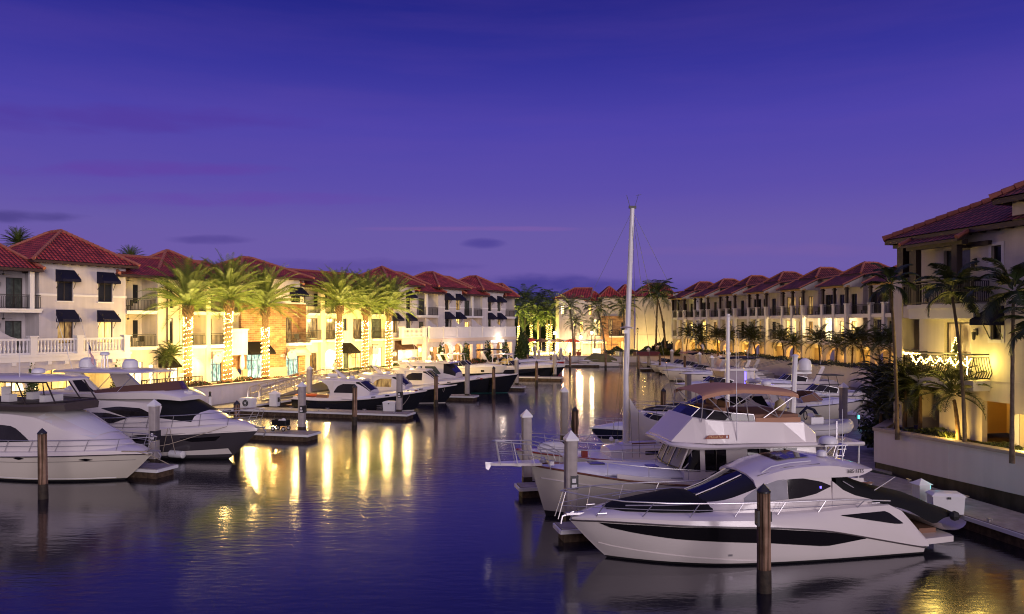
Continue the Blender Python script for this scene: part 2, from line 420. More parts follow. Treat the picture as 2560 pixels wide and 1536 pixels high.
def hip_roof(T, x0, x1, y0, y1, ze, zr, over=.8, name='roof', mt=None, ridge=None, eave=True, ridges=True):
    """hipped roof; ridge = (p,q) end points (x,y); UV in metres along the eave and up the slope"""
    a0, a1, b0, b1 = x0 - over, x1 + over, y0 - over, y1 + over
    w, d = a1 - a0, b1 - b0
    if ridge is None:
        if w >= d: ridge = ((a0 + d*.5, (b0+b1)/2), (a1 - d*.5, (b0+b1)/2))
        else: ridge = (((a0+a1)/2, b0 + w*.5), ((a0+a1)/2, b1 - w*.5))
    P, Q = (Vector((*ridge[0], zr)), Vector((*ridge[1], zr)))
    c = [Vector((a0, b0, ze)), Vector((a1, b0, ze)), Vector((a1, b1, ze)), Vector((a0, b1, ze))]
    m = MB()
    def fc(pts):
        e = (pts[1] - pts[0]).normalized(); nn = None
        for k in range(2, len(pts)):
            nn = (pts[1]-pts[0]).cross(pts[k]-pts[0])
            if nn.length > 1e-6: break
        up = nn.normalized().cross(e)
        m.poly(pts, 0, [((p - pts[0]).dot(e), (p - pts[0]).dot(up)) for p in pts])
    if abs(P.x - Q.x) >= abs(P.y - Q.y):
        fc([c[0], c[1], Q, P] if (P-Q).length > .01 else [c[0], c[1], P]); fc([c[1], c[2], Q]); fc([c[2], c[3], P, Q] if (P-Q).length > .01 else [c[2], c[3], P]); fc([c[3], c[0], P])
        hips = ((c[0], P), (c[3], P), (c[1], Q), (c[2], Q), (P, Q))
    else:
        fc([c[0], c[1], P]); fc([c[1], c[2], Q, P]); fc([c[2], c[3], Q]); fc([c[3], c[0], P, Q])
        hips = ((c[0], P), (c[1], P), (c[2], Q), (c[3], Q), (P, Q))
    o = m.build(name, mt or tile_red, T)
    if ridges:
        h = MB()
        for p, q in hips:
            if (p - q).length > .05:
                n = max(2, int((q-p).length / .45))
                pts = []; rs = []
                for i in range(n):
                    pts += [lerp(p, q, i/n) + Vector((0,0,.05)), lerp(p, q, (i+.96)/n) + Vector((0,0,.05))]; rs += [.15, .115]
                h.tube(pts, rs, 6)
        h.build('ridge_cap', ridge_m, o)
    if eave:
        e = MB(); s = .18; u = .05
        e.box(a0 + u, a1 - u, b0 + u, b0 + u + .06, ze - s - .06, ze - .03); e.box(a0 + u, a1 - u, b1 - u - .06, b1 - u, ze - s - .06, ze - .03)
        e.box(a0 + u, a0 + u + .06, b0 + u + .062, b1 - u - .062, ze - s - .06, ze - .03); e.box(a1 - u - .06, a1 - u, b0 + u + .062, b1 - u - .062, ze - s - .06, ze - .03)
        e.box(a0 + u + .062, a1 - u - .062, b0 + u + .062, b1 - u - .062, ze - .10, ze - .05)
        x = a0 + .4
        while x < a1 - .3:
            e.box(x, x + .1, b0 + u + .07, y0 - .01, ze - .26, ze - .10); x += .7
        e.build('eave', eave_m, o)
    return o

def shed_roof(T, x0, x1, y0, y1, ze, zr, th=.11, name='roof', mt=None):
    m = MB(); L_ = math.hypot(y1-y0, zr-ze)
    m.poly([(x0,y0,ze),(x1,y0,ze),(x1,y1,zr),(x0,y1,zr)], 0, [(0,0),(x1-x0,0),(x1-x0,L_),(0,L_)])
    o = m.build(name, mt or tile_red, T)
    e = MB()
    e.prism([(y0+.02, ze-.02), (y1, zr-.02), (y1, zr-.02-th), (y0+.02, ze-.02-th)], x0+.06, x1-.03, 0, 'x')
    e.build('eave', eave_m, o)
    for x in (x0 + .06, x1 - .06):
        r = MB(); n = max(2, int(L_/.45)); pts = []; rs = []
        for i in range(n):
            p, q = Vector((x,y0,ze+.03)), Vector((x,y1,zr+.03))
            pts += [lerp(p,q,i/n), lerp(p,q,(i+.96)/n)]; rs += [.10,.08]
        r.tube(pts, rs, 6); r.build('ridge_cap', ridge_m, o)
    return o

BAL = None
def balustrade(T, x0, x1, y, z, h=1.15, gap=.24, piers=(), n=8, panel=False):
    """turned balusters between rails; piers are separate parts"""
    m = MB()
    m.box(x0, x1, y - .13, y + .13, z + h - .16, z + h); m.box(x0, x1, y - .12, y + .12, z, z + .14)
    if panel:
        m.box(x0, x1, y - .05, y + .05, z + .14, z + h - .16)
    else:
        k = int((x1 - x0) / gap)
        for i in range(k):
            x = x0 + (i + .5) * (x1 - x0) / k
            m.lathe([(.05, z+.14), (.07, z+.2), (.045, z+.26), (.088, z+.42), (.07, z+.58), (.042, z+h*.65), (.05, z+h*.74), (.065, z+h-.2), (.06, z+h-.16)], (x, y, 0), n, 0, False)
    m.build('balustrade', trim_white, T)
    for px_ in piers:
        q = MB(); q.box(px_-.24, px_+.24, y-.24, y+.24, z-.01, z+h+.08); q.box(px_-.32, px_+.32, y-.32, y+.32, z+h+.083, z+h+.2)
        q.build('pier', trim_white, T)

def part(T, name, mats, fn):
    m = MB(); fn(m); return m.build(name, mats, T)

def sconce(T, x, y, z, glow=True):
    m = MB(); m.box(x-.05, x+.05, y-.04, y, z-.15, z+.15); m.box(x-.03, x+.03, y-.16, y-.041, z+.06, z+.10)
    m.lathe([(.02,z+.02),(.09,z-.02),(.06,z-.3),(.01,z-.34)], (x, y-.16, 0), 6)
    return m.build('wall_lantern', iron, T)

def ceiling_fan(T, x, y, z):
    m = MB(); m.tube([(x,y,z),(x,y,z-.35)], .02, 5); m.lathe([(.05,z-.32),(.11,z-.36),(.08,z-.46)], (x,y,0), 8)
    for k in range(5):
        a = 2*math.pi*k/5 + .3
        c, s = math.cos(a), math.sin(a)
        m.poly([(x+c*.1-s*.05,y+s*.1+c*.05,z-.4),(x+c*.1+s*.05,y+s*.1-c*.05,z-.41),(x+c*.65+s*.07,y+s*.65-c*.07,z-.42),(x+c*.65-s*.07,y+s*.65+c*.07,z-.4)])
    return m.build('ceiling_fan', iron, T)

def patio_chair(m, x, y, z, f=1):
    m.box(x-.25, x+.25, y-.25, y+.25, z+.40, z+.45)
    m.box(x-.25, x+.25, y+.22*f-.03, y+.22*f+.03, z+.46, z+.95)
    for a in (-.22, .22):
        for b in (-.22, .22): m.box(x+a-.02, x+a+.02, y+b-.02, y+b+.02, z, z+.40)

def furniture(T, x, y, z, n=2):
    """chairs and a table standing on a balcony"""
    for i in range(n):
        m = MB(); patio_chair(m, 0, 0, 0, 1 if i % 2 else -1)
        o = m.build('patio_chair', iron)
        yield o, (x + (i - (n-1)/2) * .95, y, z)
# ------------------------------------------------------------------ water, ground, quay walls
def wmat():
    m = bpy.data.materials.new('harbour_water'); m.use_nodes = True
    nt = m.node_tree; N = nt.nodes; L = nt.links
    for n in list(N): N.remove(n)
    out = N.new('ShaderNodeOutputMaterial'); mix = N.new('ShaderNodeMixShader')
    df = N.new('ShaderNodeBsdfDiffuse'); df.inputs['Color'].default_value = (.006, .006, .012, 1)
    gl = N.new('ShaderNodeBsdfGlossy'); gl.inputs['Color'].default_value = (.95, .93, 1, 1); gl.inputs['Roughness'].default_value = .07
    gl.inputs['Anisotropy'].default_value = 0; tg = N.new('ShaderNodeCombineXYZ'); tg.inputs[1].default_value = 1; L.new(tg.outputs[0], gl.inputs['Tangent'])
    fr = N.new('ShaderNodeFresnel'); fr.inputs['IOR'].default_value = 2.2
    tc = N.new('ShaderNodeTexCoord')
    mp = N.new('ShaderNodeMapping'); mp.inputs['Scale'].default_value = (.55, 1.5, 1); L.new(tc.outputs['Object'], mp.inputs['Vector'])
    n1 = N.new('ShaderNodeTexNoise'); n1.inputs['Scale'].default_value = 2.6; n1.inputs['Detail'].default_value = 3; n1.inputs['Roughness'].default_value = .55
    L.new(mp.outputs[0], n1.inputs['Vector'])
    n2 = N.new('ShaderNodeTexNoise'); n2.inputs['Scale'].default_value = .35; n2.inputs['Detail'].default_value = 2; L.new(mp.outputs[0], n2.inputs['Vector'])
    ad = N.new('ShaderNodeMath'); ad.operation = 'MULTIPLY_ADD'; ad.inputs[1].default_value = 1.5; L.new(n2.outputs['Fac'], ad.inputs[0]); L.new(n1.outputs['Fac'], ad.inputs[2])
    bp = N.new('ShaderNodeBump'); bp.inputs['Strength'].default_value = 1.0; bp.inputs['Distance'].default_value = .008
    L.new(ad.outputs[0], bp.inputs['Height']); L.new(bp.outputs['Normal'], gl.inputs['Normal'])
    # calmer and rougher patches
    n3 = N.new('ShaderNodeTexNoise'); n3.inputs['Scale'].default_value = .06; n3.inputs['Detail'].default_value = 2; L.new(tc.outputs['Object'], n3.inputs['Vector'])
    mr = N.new('ShaderNodeMapRange'); mr.inputs[1].default_value = .35; mr.inputs[2].default_value = .65; mr.inputs[3].default_value = .11; mr.inputs[4].default_value = .17
    L.new(n3.outputs['Fac'], mr.inputs[0]); L.new(mr.outputs[0], gl.inputs['Roughness'])
    L.new(fr.outputs[0], mix.inputs[0]); L.new(df.outputs[0], mix.inputs[1]); L.new(gl.outputs[0], mix.inputs[2]); L.new(mix.outputs[0], out.inputs['Surface'])
    return m
g = MB(); g.poly([(-400, -60, 0), (400, -60, 0), (400, 700, 0), (-400, 700, 0)])
struct(g.build('water', wmat()))

# seawall lines in plan
SW_L = [(-34.0, 39.0), (-25.9, 60.2), (-13.2, 93.2), (-10.8, 101.9), (.28, 134.0)]
FARQ = [(.28, 134.0), (8.0, 131.0), (29.0, 131.0)]
SW_R = [(29.0, 131.0), (30.5, 119.0), (34.4, 88.0), (35.5, 70.0), (36.0, 48.0)]
def slab(name, poly, z, mt, z0=-1.0):
    m = MB(); m.prism(poly, z0, z, 0, 'z'); return struct(m.build(name, mt))
slab('promenade', [(-200, 39)] + SW_L + FARQ[1:] + [(29.0, 420), (-200, 420)], 1.5, paving)
slab('quay_ground', [(29.0, 131.02)] + SW_R[1:] + [(36.0, 20.0), (220, 20), (220, 420), (29.02, 420)], 1.95, paving)

def seawall(name, pts, zt, label, zw=.75, th=.35, inward=1, cap=True):
    """wall along a plan polyline: painted upper part, wet concrete foot, coping"""
    P = [Vector((x, y, 0)) for x, y in pts]
    root = thing(name, label, 'seawall', tuple(P[0]))
    o = P[0]
    up, lo, cp = MB(), MB(), MB()
    for a, b in zip(P, P[1:]):
        d = (b - a).normalized(); n = Vector((-d.y, d.x, 0)) * inward
        def seg(m, off0, off1, z0, z1):
            q = [a - o + n*off0, b - o + n*off0, b - o + n*off1, a - o + n*off1]
            i = [m.av(p + Vector((0,0,z0))) for p in q] + [m.av(p + Vector((0,0,z1))) for p in q]
            for f in ((0,1,5,4),(1,2,6,5),(2,3,7,6),(3,0,4,7),(4,5,6,7),(3,2,1,0)): m.face([i[k] for k in f])
        seg(up, -.02, th, zw, zt); seg(lo, .03, th, -1.2, zw - .002)
        if cap: seg(cp, -.09, th + .08, zt + .002, zt + .13)
        L_ = (b - a).length; k = 4.0
        while k < L_ - 1:
            c = a - o + d*k
            up.tube([c - n*.024 + Vector((0,0,zw)), c - n*.024 + Vector((0,0,zt))], .012, 4); k += 6.2
    up.build('painted_face', seawall_m, root); lo.build('wet_foot', wet_wall, root)
    if cap: cp.build('coping', cap_m, root)
    return root
seawall('seawall', [SW_L[0], SW_L[1], SW_L[2]], 1.85, 'white planter seawall below the lit palms beside the gangway', zw=.35)
seawall('seawall', [(-13.05, 93.55), SW_L[3], SW_L[4]], 1.6, 'white seawall below the arches of the far white building', zw=.4)
seawall('seawall', FARQ, 1.5, 'low white seawall across the far end of the basin', zw=.5)
seawall('seawall', SW_R, 2.65, 'white planter seawall in front of the row of terraced houses', zw=.6)
# ------------------------------------------------------------------ left row of resort buildings
A0 = (-36.9, 59.4); ROT_L = R(57.5)
def lp(a, b, z=0):   # facade frame -> world (b towards the water)
    return (A0[0] + .5373*a + .8434*b, A0[1] + .8434*a - .5373*b, z)
def left_thing(name, label, cat='building', a=0.0):
    return thing(name, label, cat, lp(a, 0, 0), ROT_L)
GZ = 1.5; F2, F3, EW, EB = 5.05, 8.2, 11.3, 12.05

def pavilion(T, x0, x1, ze, zr, depth, wins, ground=(), zb=GZ, ridge=None, over=.8, m=None, roofname='roof', string=True, awn=True):
    """projecting block: front wall with windows (x0,x1,z0,z1,glass,awning)"""
    m = m or stucco
    holes = [(w[0], w[1], w[2], w[3]) for w in wins] + list(ground)
    w_ = MB(); wall(w_, x0, x1, zb, ze, 0, holes)
    w_.poly([(x0,0,zb),(x0,0,ze),(x0,depth,ze),(x0,depth,zb)]); w_.poly([(x1,0,zb),(x1,depth,zb),(x1,depth,ze),(x1,0,ze)])
    w_.poly([(x0,depth,zb),(x0,depth,ze),(x1,depth,ze),(x1,depth,zb)])
    w_.build('wall', m, T)
    if string:
        s = MB(); segs = sorted([(w[0]-.03, w[1]+.03) for w in wins if w[2] < 9.35 < w[3]]); x = x0 - .05
        for a, b in segs + [(x1 + .05, x1 + .05)]:
            if a > x: s.box(x, a, -.06, .0, 9.28, 9.45)
            x = b
        s.box(x0 - .07, x0 - .002, -.06, .3, 9.28, 9.45); s.box(x1 + .002, x1 + .07, -.06, .3, 9.28, 9.45)
        s.build('string_course', trim_white, T)
    for w in wins:
        window(T, w[0], w[1], w[2], w[3], .12, w[4], 2, 1)
        sl = MB(); sl.box(w[0]-.08, w[1]+.08, -.07, .11, w[2]-.1, w[2]-.003); sl.build('sill', trim_white, T)
        if awn and w[5]: awning(T, w[0]-.12, w[1]+.12, -.012, w[3]+.35, w[3]-.42, 1.05)
    if zr: hip_roof(T, x0, x1, 0, depth, ze, zr, over, roofname, ridge=ridge)

def recess(T, x0, x1, floors, yb, ztop, doors, slab_m=None, colm=None, wm=None, rails=True, side=(True, True), slabf=0.0, zb=GZ, cols=()):
    """recessed balcony bay: back wall with doors, floor slabs, railings. doors: (x0,x1,z0,z1,glass,nx)"""
    wm = wm or stucco
    w = MB(); wall(w, x0, x1, zb, ztop, yb, [d[:4] for d in doors], .15)
    if side[0]: w.poly([(x0+.003,0.02,zb),(x0+.003,yb,zb),(x0+.003,yb,ztop),(x0+.003,.02,ztop)])
    if side[1]: w.poly([(x1-.003,0.02,zb),(x1-.003,.02,ztop),(x1-.003,yb,ztop),(x1-.003,yb,zb)])
    w.build('recess_wall', wm, T)
    for d in doors: window(T, d[0], d[1], d[2], d[3], yb + .06, d[4], d[5] if len(d) > 5 else 2, 0, 'balcony_door' if d[3]-d[2] > 1.9 else 'window')
    for z in floors:
        s = MB(); s.box(x0+.01, x1-.01, slabf - .15, yb-.002, z - .28, z); s.box(x0-.02, x1+.02, slabf - .22, slabf - .152, z - .12, z + .02)
        s.build('balcony_slab', trim_white, T)
        if rails: railing(T, x0 + .06, x1 - .06, slabf - .05, z + .02)
    for cx in cols:
        c = MB(); c.box(cx-.16, cx+.16, slabf-.13, slabf+.15, floors[-1] if floors else zb, ztop); c.build('column', trim_white, T)
    s = MB(); s.box(x0+.01, x1-.01, 0, yb, ztop, ztop+.1); s.build('soffit', trim_white, T)

# ---- building 1: white block with the balustraded terrace
B = left_thing('terrace_building', 'white three storey block with navy awnings above a long balustraded terrace')
pavilion(B, -.05, 6.94, EB, 14.9, 9.6, [(1.29,2.51,8.9,11.05,glass_dark,True),(4.58,5.78,8.9,11.05,glass_dark,True),(1.33,2.53,5.5,7.85,lit_dim,True),(4.6,5.8,5.5,7.85,lit_yellow,True)], zb=4.75, ridge=((3.45,3.6),(3.45,5.6)))
recess(B, -9.5, -.06, [F3], 2.2, EW, [(-1.45,-.25,8.25,10.7,glass_curtain),(-4.6,-2.6,8.25,10.7,glass_dark),(-8.2,-6.2,8.25,10.7,glass_curtain),(-1.5,-.3,5.0,7.3,glass_curtain),(-4.6,-2.6,5.0,7.3,glass_dark)], slabf=-.3, zb=4.8, cols=(-.75,), side=(True, True))
hip_roof(B, -9.5, -.9, -.3, 8.2, EW, 14.0, .75, ridge=((-9.8,4.2),(-2.3,4.2)))
ceiling_fan(B, -2.2, .9, 11.25); sconce(B, -2.0, 2.19, 10.3); ceiling_fan(B, -2.2, .9, 7.85); sconce(B, -2.0, 2.19, 7.1)
# terrace with arches
def terr(mb):
    wall(mb, -9.5, 6.0, GZ, 4.2, -2.0, [(-9.2,-6.2,GZ,3.45,1.2),(-5.3,-1.9,GZ,3.45,1.3),(-1.35,1.5,GZ,3.55,1.2),(2.3,4.9,GZ,3.3)], .45)
    mb.poly([(6.0,-2.0,GZ),(6.0,0.0,GZ),(6.0,0.0,4.2),(6.0,-2.0,4.2)])
part(B, 'arcade_wall', stucco, terr)
def tslab(mb):
    mb.box(-9.5, 6.12, -2.12, 9, 4.2, 4.55); mb.box(-9.5, 6.2, -2.2, .0, 4.552, 4.75)
    x = -9.2
    while x < 6: mb.box(x, x+.3, -2.16, -2.002, 3.95, 4.19); x += 1.25
part(B, 'terrace_slab', trim_white, tslab)
for a, b in ((-9.4,-5.3), (-4.8,-1.7), (-1.2,1.72), (2.22,5.55)):
    balustrade(B, a, b, -1.95, 4.755, 1.2)
balustrade(B, 5.78, 5.781, -1.95, 4.755, 1.2, piers=(-5.05, -1.45, 1.97, 5.8))
part(B, 'scroll_screen', stucco, lambda m: m.prism([(-4.2,4.76),(-1.6,4.76),(-1.6,5.95),(-2.0,6.05),(-2.6,6.4),(-3.3,6.9),(-4.2,7.1)], .1, .3))
part(B, 'shop_interior_wall', stucco_cream, lambda m: (m.box(-9.5, 6.9, 3.0, 3.2, GZ, 4.2), m.box(6.0, 6.9, .001, 3, GZ, 4.2)))
for a, b, g_, n in ((-8.8,-6.4,lit_white,2),(-5.0,-2.4,lit_white,3),(-1.2,1.2,lit_white,3),(2.3,4.7,lit_yellow,2)):
    window(B, a, b, GZ+.15, 3.9, 2.9, g_, n, 1, 'shop_window')

# ---- building 2: cream building with the deep arch, lit yellow
B = left_thing('arch_building', 'cream building with recessed balconies, one broad arch and a shop awning, lit yellow')
recess(B, 6.96, 9.75, [F2, F3], 2.2, EW, [(7.0,7.6,8.25,10.6,glass_dark,1),(8.9,9.4,8.9,10.6,glass_dark,1),(7.0,7.6,5.1,7.4,glass_dark,1),(8.9,9.4,5.8,7.4,glass_dark,1)], wm=stucco_cream, side=(True, True), zb=4.6)
ceiling_fan(B, 7.7, .9, 11.25); ceiling_fan(B, 7.7, .9, 7.9)
def b2w(mb):
    wall(mb, 6.0, 9.75, GZ, 4.75, -.02, [(7.1,8.5,1.6,3.75),(9.05,9.55,1.6,3.5)], .2)
    wall(mb, 9.75, 12.03, GZ, EW, -.02, [(11.05,11.4,5.3,7.6),(11.05,11.4,8.5,10.4),(11.1,11.9,1.6,3.1)], .2)
    wall(mb, 12.03, 14.75, GZ, 4.9, -.02, [(12.1,14.7,GZ,4.0,1.25)], .7)
    mb.box(14.752, 15.2, -.16, .3, GZ, EW)
    mb.box(9.76, 10.3, -.22, -.03, GZ, EW)
    mb.box(12.03, 12.25, -.1, .3, 4.9, EW)
part(B, 'wall', stucco_cream, b2w)
window(B, 7.1, 8.5, 1.6, 3.75, .12, lit_white, 2, 1, 'shop_window'); window(B, 9.05, 9.55, 1.6, 3.5, .12, lit_white, 1, 1, 'shop_window')
window(B, 11.05, 11.4, 5.3, 7.6, .1, glass_dark, 1); window(B, 11.05, 11.4, 8.5, 10.4, .1, glass_dark, 1); window(B, 11.1, 11.9, 1.6, 3.1, .1, lit_white, 1)
part(B, 'downpipe', eave_m, lambda m: m.tube([(10.75,-.12,11.2),(10.75,-.12,5.2)], .07, 6))
recess(B, 12.26, 14.75, [F2, F3], 2.0, EW, [(12.4,13.3,8.25,10.5,glass_dark),(12.4,13.3,5.1,7.4,glass_curtain)], wm=stucco_cream, side=(True, True), zb=4.9)
part(B, 'brick_panel', brickm, lambda m: (m.box(13.55,14.6,1.93,1.97,5.1,7.5), m.box(13.0,14.5,2.3,2.5,2.4,3.9)))
part(B, 'arch_interior', stucco_cream, lambda m: (m.box(14.7,14.9,.69,2.5,GZ,4.9), m.box(12.0,14.69,.69,2.5,4.3,4.5), m.box(12.0,14.9,2.52,2.7,GZ,4.9), m.box(12.6,14.7,2.3,2.5,GZ,2.4)))
window(B, 12.1, 12.9, 1.6, 3.6, 2.42, lit_white, 1, 0, 'shop_window')
recess(B, 15.2, 18.5, [F2, F3], 1.6, EW, [(15.5,16.6,5.1,7.55,glass_curtain),(15.5,16.6,8.25,10.6,glass_dark)], wm=stucco_cream, side=(True, True), zb=4.7)
def shopw(mb): wall(mb, 15.2, 18.56, GZ, 4.77, .25, [(15.3,16.7,GZ,3.9)], .2)
part(B, 'shop_wall', brickm, shopw)
window(B, 15.3, 16.7, GZ, 3.9, .35, lit_teal, 3, 1, 'shop_door')
awning(B, 15.25, 17.1, .24, 4.75, 3.95, 1.1, mat('pink_lit_canvas', (.52, .34, .28), .9), strut=False)
awning(B, 9.8, 11.2, -.25, 4.2, 3.3, 1.4, awn_black, valance=.12)
part(B, 'balcony_box', stucco, lambda m: (m.box(16.7,18.5,-1.35,-.25,4.05,6.45), m.box(16.6,18.6,-1.45,-.15,6.452,6.6), m.box(16.9,18.3,-1.39,-1.352,5.2,6.2)))
part(B, 'stair', stucco_cream, lambda m: [m.box(17.1, 18.4-.14*i, -.9, .2, GZ + .17*i, GZ + .17*(i+1) - .002) for i in range(8)])
hip_roof(B, 6.7, 18.4, 0, 9, EW, 13.3, .7, ridge=((7.5,4.5),(18.0,4.5)))
hip_roof(B, 11.6, 17.2, 2.2, 8.6, 12.05, 14.2, .6, ridge=((14.2,5.4),(14.6,5.4)))
part(B, 'gable_wall', stucco_cream, lambda m: m.box(11.6,17.2,2.2,8.6,11.35,12.03))

# ---- building 3: brick tower
B = left_thing('brick_tower_building', 'tan brick corner tower with red hipped roof, teal lit shop and navy upper awning')
def bt(mb):
    wall(mb, 18.58, 24.15, 2.6, 9.2, -.3, [(19.2,21.5,2.6,4.2)], .3)
    mb.poly([(18.58,-.3,2.6),(18.58,-.3,9.2),(18.58,3,9.2),(18.58,3,2.6)]); mb.poly([(24.15,-.3,2.6),(24.15,3,2.6),(24.15,3,9.2),(24.15,-.3,9.2)])
part(B, 'brick_wall', brickm, bt)
def btb(mb):
    wall(mb, 18.5, 24.25, GZ, 2.6, -.4, [(19.2,21.5,GZ,2.6)], .3); mb.box(24.1501, 24.25, -.4, 1.2, GZ, 2.6)
part(B, 'stone_plinth', stone_base, btb)
part(B, 'upper_wall', stucco, lambda m: m.box(18.7, 26.8, -.1, 8.5, 9.2, 11.9))
window(B, 25.0, 26.2, 9.35, 10.4, -.16, glass_dark, 2); awning(B, 24.8, 26.5, -.11, 11.0, 10.2, 1.1)
window(B, 19.2, 21.5, GZ+.1, 4.2, -.1, lit_teal, 3, 1, 'shop_window')
awning(B, 18.7, 21.7, -.31, 5.3, 4.25, 1.3, awn_black, strut=False)
recess(B, 24.3, 27.2, [F2], 1.4, 9.2, [(24.45,26.4,5.1,7.75,lit_dim,3)], wm=brickm, zb=4.6, rails=False)
railing(B, 24.3, 27.3, -.5, F2+.02, ys=.3, bulge=.12)
part(B, 'balcony_ledge', trim_white, lambda m: m.box(24.25, 27.4, -.6, -.151, F2-.25, F2))
def bts(mb): wall(mb, 24.26, 27.25, GZ, 4.72, .2, [(24.4,26.3,GZ,3.95)], .2)
part(B, 'shop_wall', brickm, bts)
window(B, 24.4, 26.3, GZ+.02, 3.95, .3, lit_teal, 3, 1, 'shop_door')
awning(B, 24.5, 27.0, .19, 4.75, 3.95, 1.15, mat('pink_lit_canvas', (.52, .34, .28), .9), strut=False)
part(B, 'house_number', plastic_w, lambda m: text_polys(m, '853', .38, Matrix.Translation((23.6,-.43,3.75)) @ Matrix.Rotation(R(90), 4, 'X'), 0, .03))
hip_roof(B, 18.8, 26.8, -.1, 8.5, 11.95, 14.1, .8, ridge=((22.2,4.2),(23.4,4.2)))

# ---- building 4: cream bays right of the brick tower
B = left_thing('cream_bay_building', 'cream building right of the brick tower with tall balcony doors and a glowing doorway')
def b4(mb):
    wall(mb, 27.25, 29.1, GZ, 9.0, .2, [(27.55,29.05,5.55,7.7),(27.9,28.9,GZ,3.9)], .2)
    mb.box(29.11, 29.75, -.2, .3, GZ, EW)
    wall(mb, 29.75, 32.4, GZ, 9.0, .1, [(30.15,31.75,5.4,7.7),(29.8,32.0,GZ,4.25,1.1)], .3)
    wall(mb, 32.4, 36.95, GZ, EW, -.05, [(32.65,33.35,6.3,7.7),(34.25,35.75,5.4,7.7),(32.7,33.6,GZ,3.8),(34.0,36.5,GZ,3.9)], .2)
    mb.box(36.96, 37.2, -.15, .3, GZ, EW)
    wall(mb, 37.2, 39.5, GZ, 8.0, .1, [(37.3,39.35,5.4,7.7),(37.55,39.4,GZ,4.25)], .25)
    mb.box(39.51, 40.0, -.2, .3, GZ, EW)
    mb.box(27.25, 40.0, 2.0, 2.2, 8.0, EW)
part(B, 'wall', stucco_cream, b4)
for a, b, c, d, g_, n in ((27.55,29.05,5.55,7.7,lit_dim,2),(30.15,31.75,5.4,7.7,lit_dim,2),(32.65,33.35,6.3,7.7,glass_curtain,1),(34.25,35.75,5.4,7.7,lit_dim,3),(37.3,39.35,5.4,7.7,glass_curtain,2)):
    window(B, a, b, c, d, .28, g_, n, 0, 'balcony_door')
window(B, 27.9, 28.9, GZ, 3.9, .3, lit_amber, 2, 0, 'shop_door'); window(B, 32.7, 33.6, GZ, 3.8, .1, glass_curtain, 1, 0, 'shop_door'); window(B, 34.0, 36.5, GZ, 3.9, .12, lit_yellow, 3, 1, 'shop_window')
window(B, 37.55, 39.4, GZ, 4.25, .25, lit_white, 2, 0, 'shop_window')
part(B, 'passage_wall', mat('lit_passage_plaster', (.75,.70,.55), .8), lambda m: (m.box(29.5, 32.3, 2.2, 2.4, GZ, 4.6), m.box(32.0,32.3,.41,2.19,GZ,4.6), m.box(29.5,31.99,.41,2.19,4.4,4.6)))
for a, b in ((27.4,29.1),(29.8,32.35),(37.25,39.45),(34.2,35.8)):
    railing(B, a, b, -.35, 5.3)
    part(B, 'balcony_ledge', trim_white, lambda m, a=a, b=b: m.box(a-.05, b+.05, -.45, -.06, 5.05, 5.3))
for a, b in ((27.4,29.1),(29.8,32.35),(37.25,39.45)):
    part(B, 'balcony_slab', trim_white, lambda m, a=a, b=b: m.box(a, b, -.1, 2.0, 8.0, 8.25)); railing(B, a, b, -.05, 8.25)
    window(B, a+.3, b-.3, 8.3, 10.5, 1.92, glass_dark, 2, 0, 'balcony_door')
awning(B, 32.45, 33.9, -.06, 4.9, 3.95, 1.5, awn_black, strut=True)
hip_roof(B, 26.9, 40.6, 0, 8.5, EW, 13.2, .7, ridge=((27.2,4.2),(39.5,4.2)))

# ---- building 5: far white building with the long terrace
B = left_thing('far_white_building', 'far white building with three red hipped roofs, navy awnings and a long arcade')
c0 = [(41.2,42.05,8.9,11.0,glass_dark,True),(43.75,44.6,8.9,11.0,glass_dark,True),(41.2,42.05,6.0,8.1,lit_dim,True),(43.75,44.6,6.0,8.1,glass_curtain,True)]
pavilion(B, 40.6, 45.8, EB, 14.4, 7.5, c0, zb=GZ, ground=[(41.0,42.2,GZ,3.9)], ridge=((43.0,3.4),(43.4,4.0)))
window(B, 41.0, 42.2, GZ, 3.9, .1, lit_amber, 2, 0, 'shop_door'); awning(B, 41.5, 44.2, -.02, 5.0, 4.1, 1.5, awn_brown, strut=False)
def wing(x0, x1, lit):
    recess(B, x0, x1, [F3], 1.6, EW, [(x0+2.3,x0+3.5,8.25,10.5,glass_curtain),(x0+2.4,x0+3.4,5.3,7.4,lit)], zb=4.8, cols=(x0+1.95,), rails=True)
wing(45.8, 50.25, glass_curtain); wing(56.15, 60.6, lit_yellow)
hip_roof(B, 45.9, 50.6, -.3, 7.5, EW, 13.9, .55, ridge=((45.0,4),(47.8,4))); hip_roof(B, 56.2, 60.9, -.3, 7.5, EW, 13.9, .55, ridge=((55.5,4),(58.2,4)))
for x0, x1, gl in ((50.28,56.15,(glass_dark,lit_dim,glass_dark,lit_yellow)),(60.62,66.75,(glass_dark,glass_curtain,glass_curtain,lit_dim))):
    w = x1 - x0
    pavilion(B, x0, x1, EB, 14.3, 8, [(x0+1.5,x0+2.4,9.0,10.95,gl[0],True),(x0+4.0,x0+4.9,9.0,10.95,gl[1],True),(x0+1.55,x0+2.45,5.2,8.4,gl[2],True),(x0+4.05,x0+4.95,5.2,8.4,gl[3],True)], zb=4.8, ridge=((x0+w/2,3.2),(x0+w/2,4.6)))
recess(B, 66.8, 69.4, [F3], 1.6, EW, [(67.2,68.4,8.25,10.5,lit_dim),(67.2,68.4,5.2,7.6,lit_yellow)], zb=4.8)
hip_roof(B, 66.5, 69.5, -.2, 7.5, EW, 13.3, .45)
part(B, 'side_wall', stucco, lambda m: m.poly([(69.42,0,GZ),(69.42,9,GZ),(69.42,9,EW),(69.42,0,EW)]))
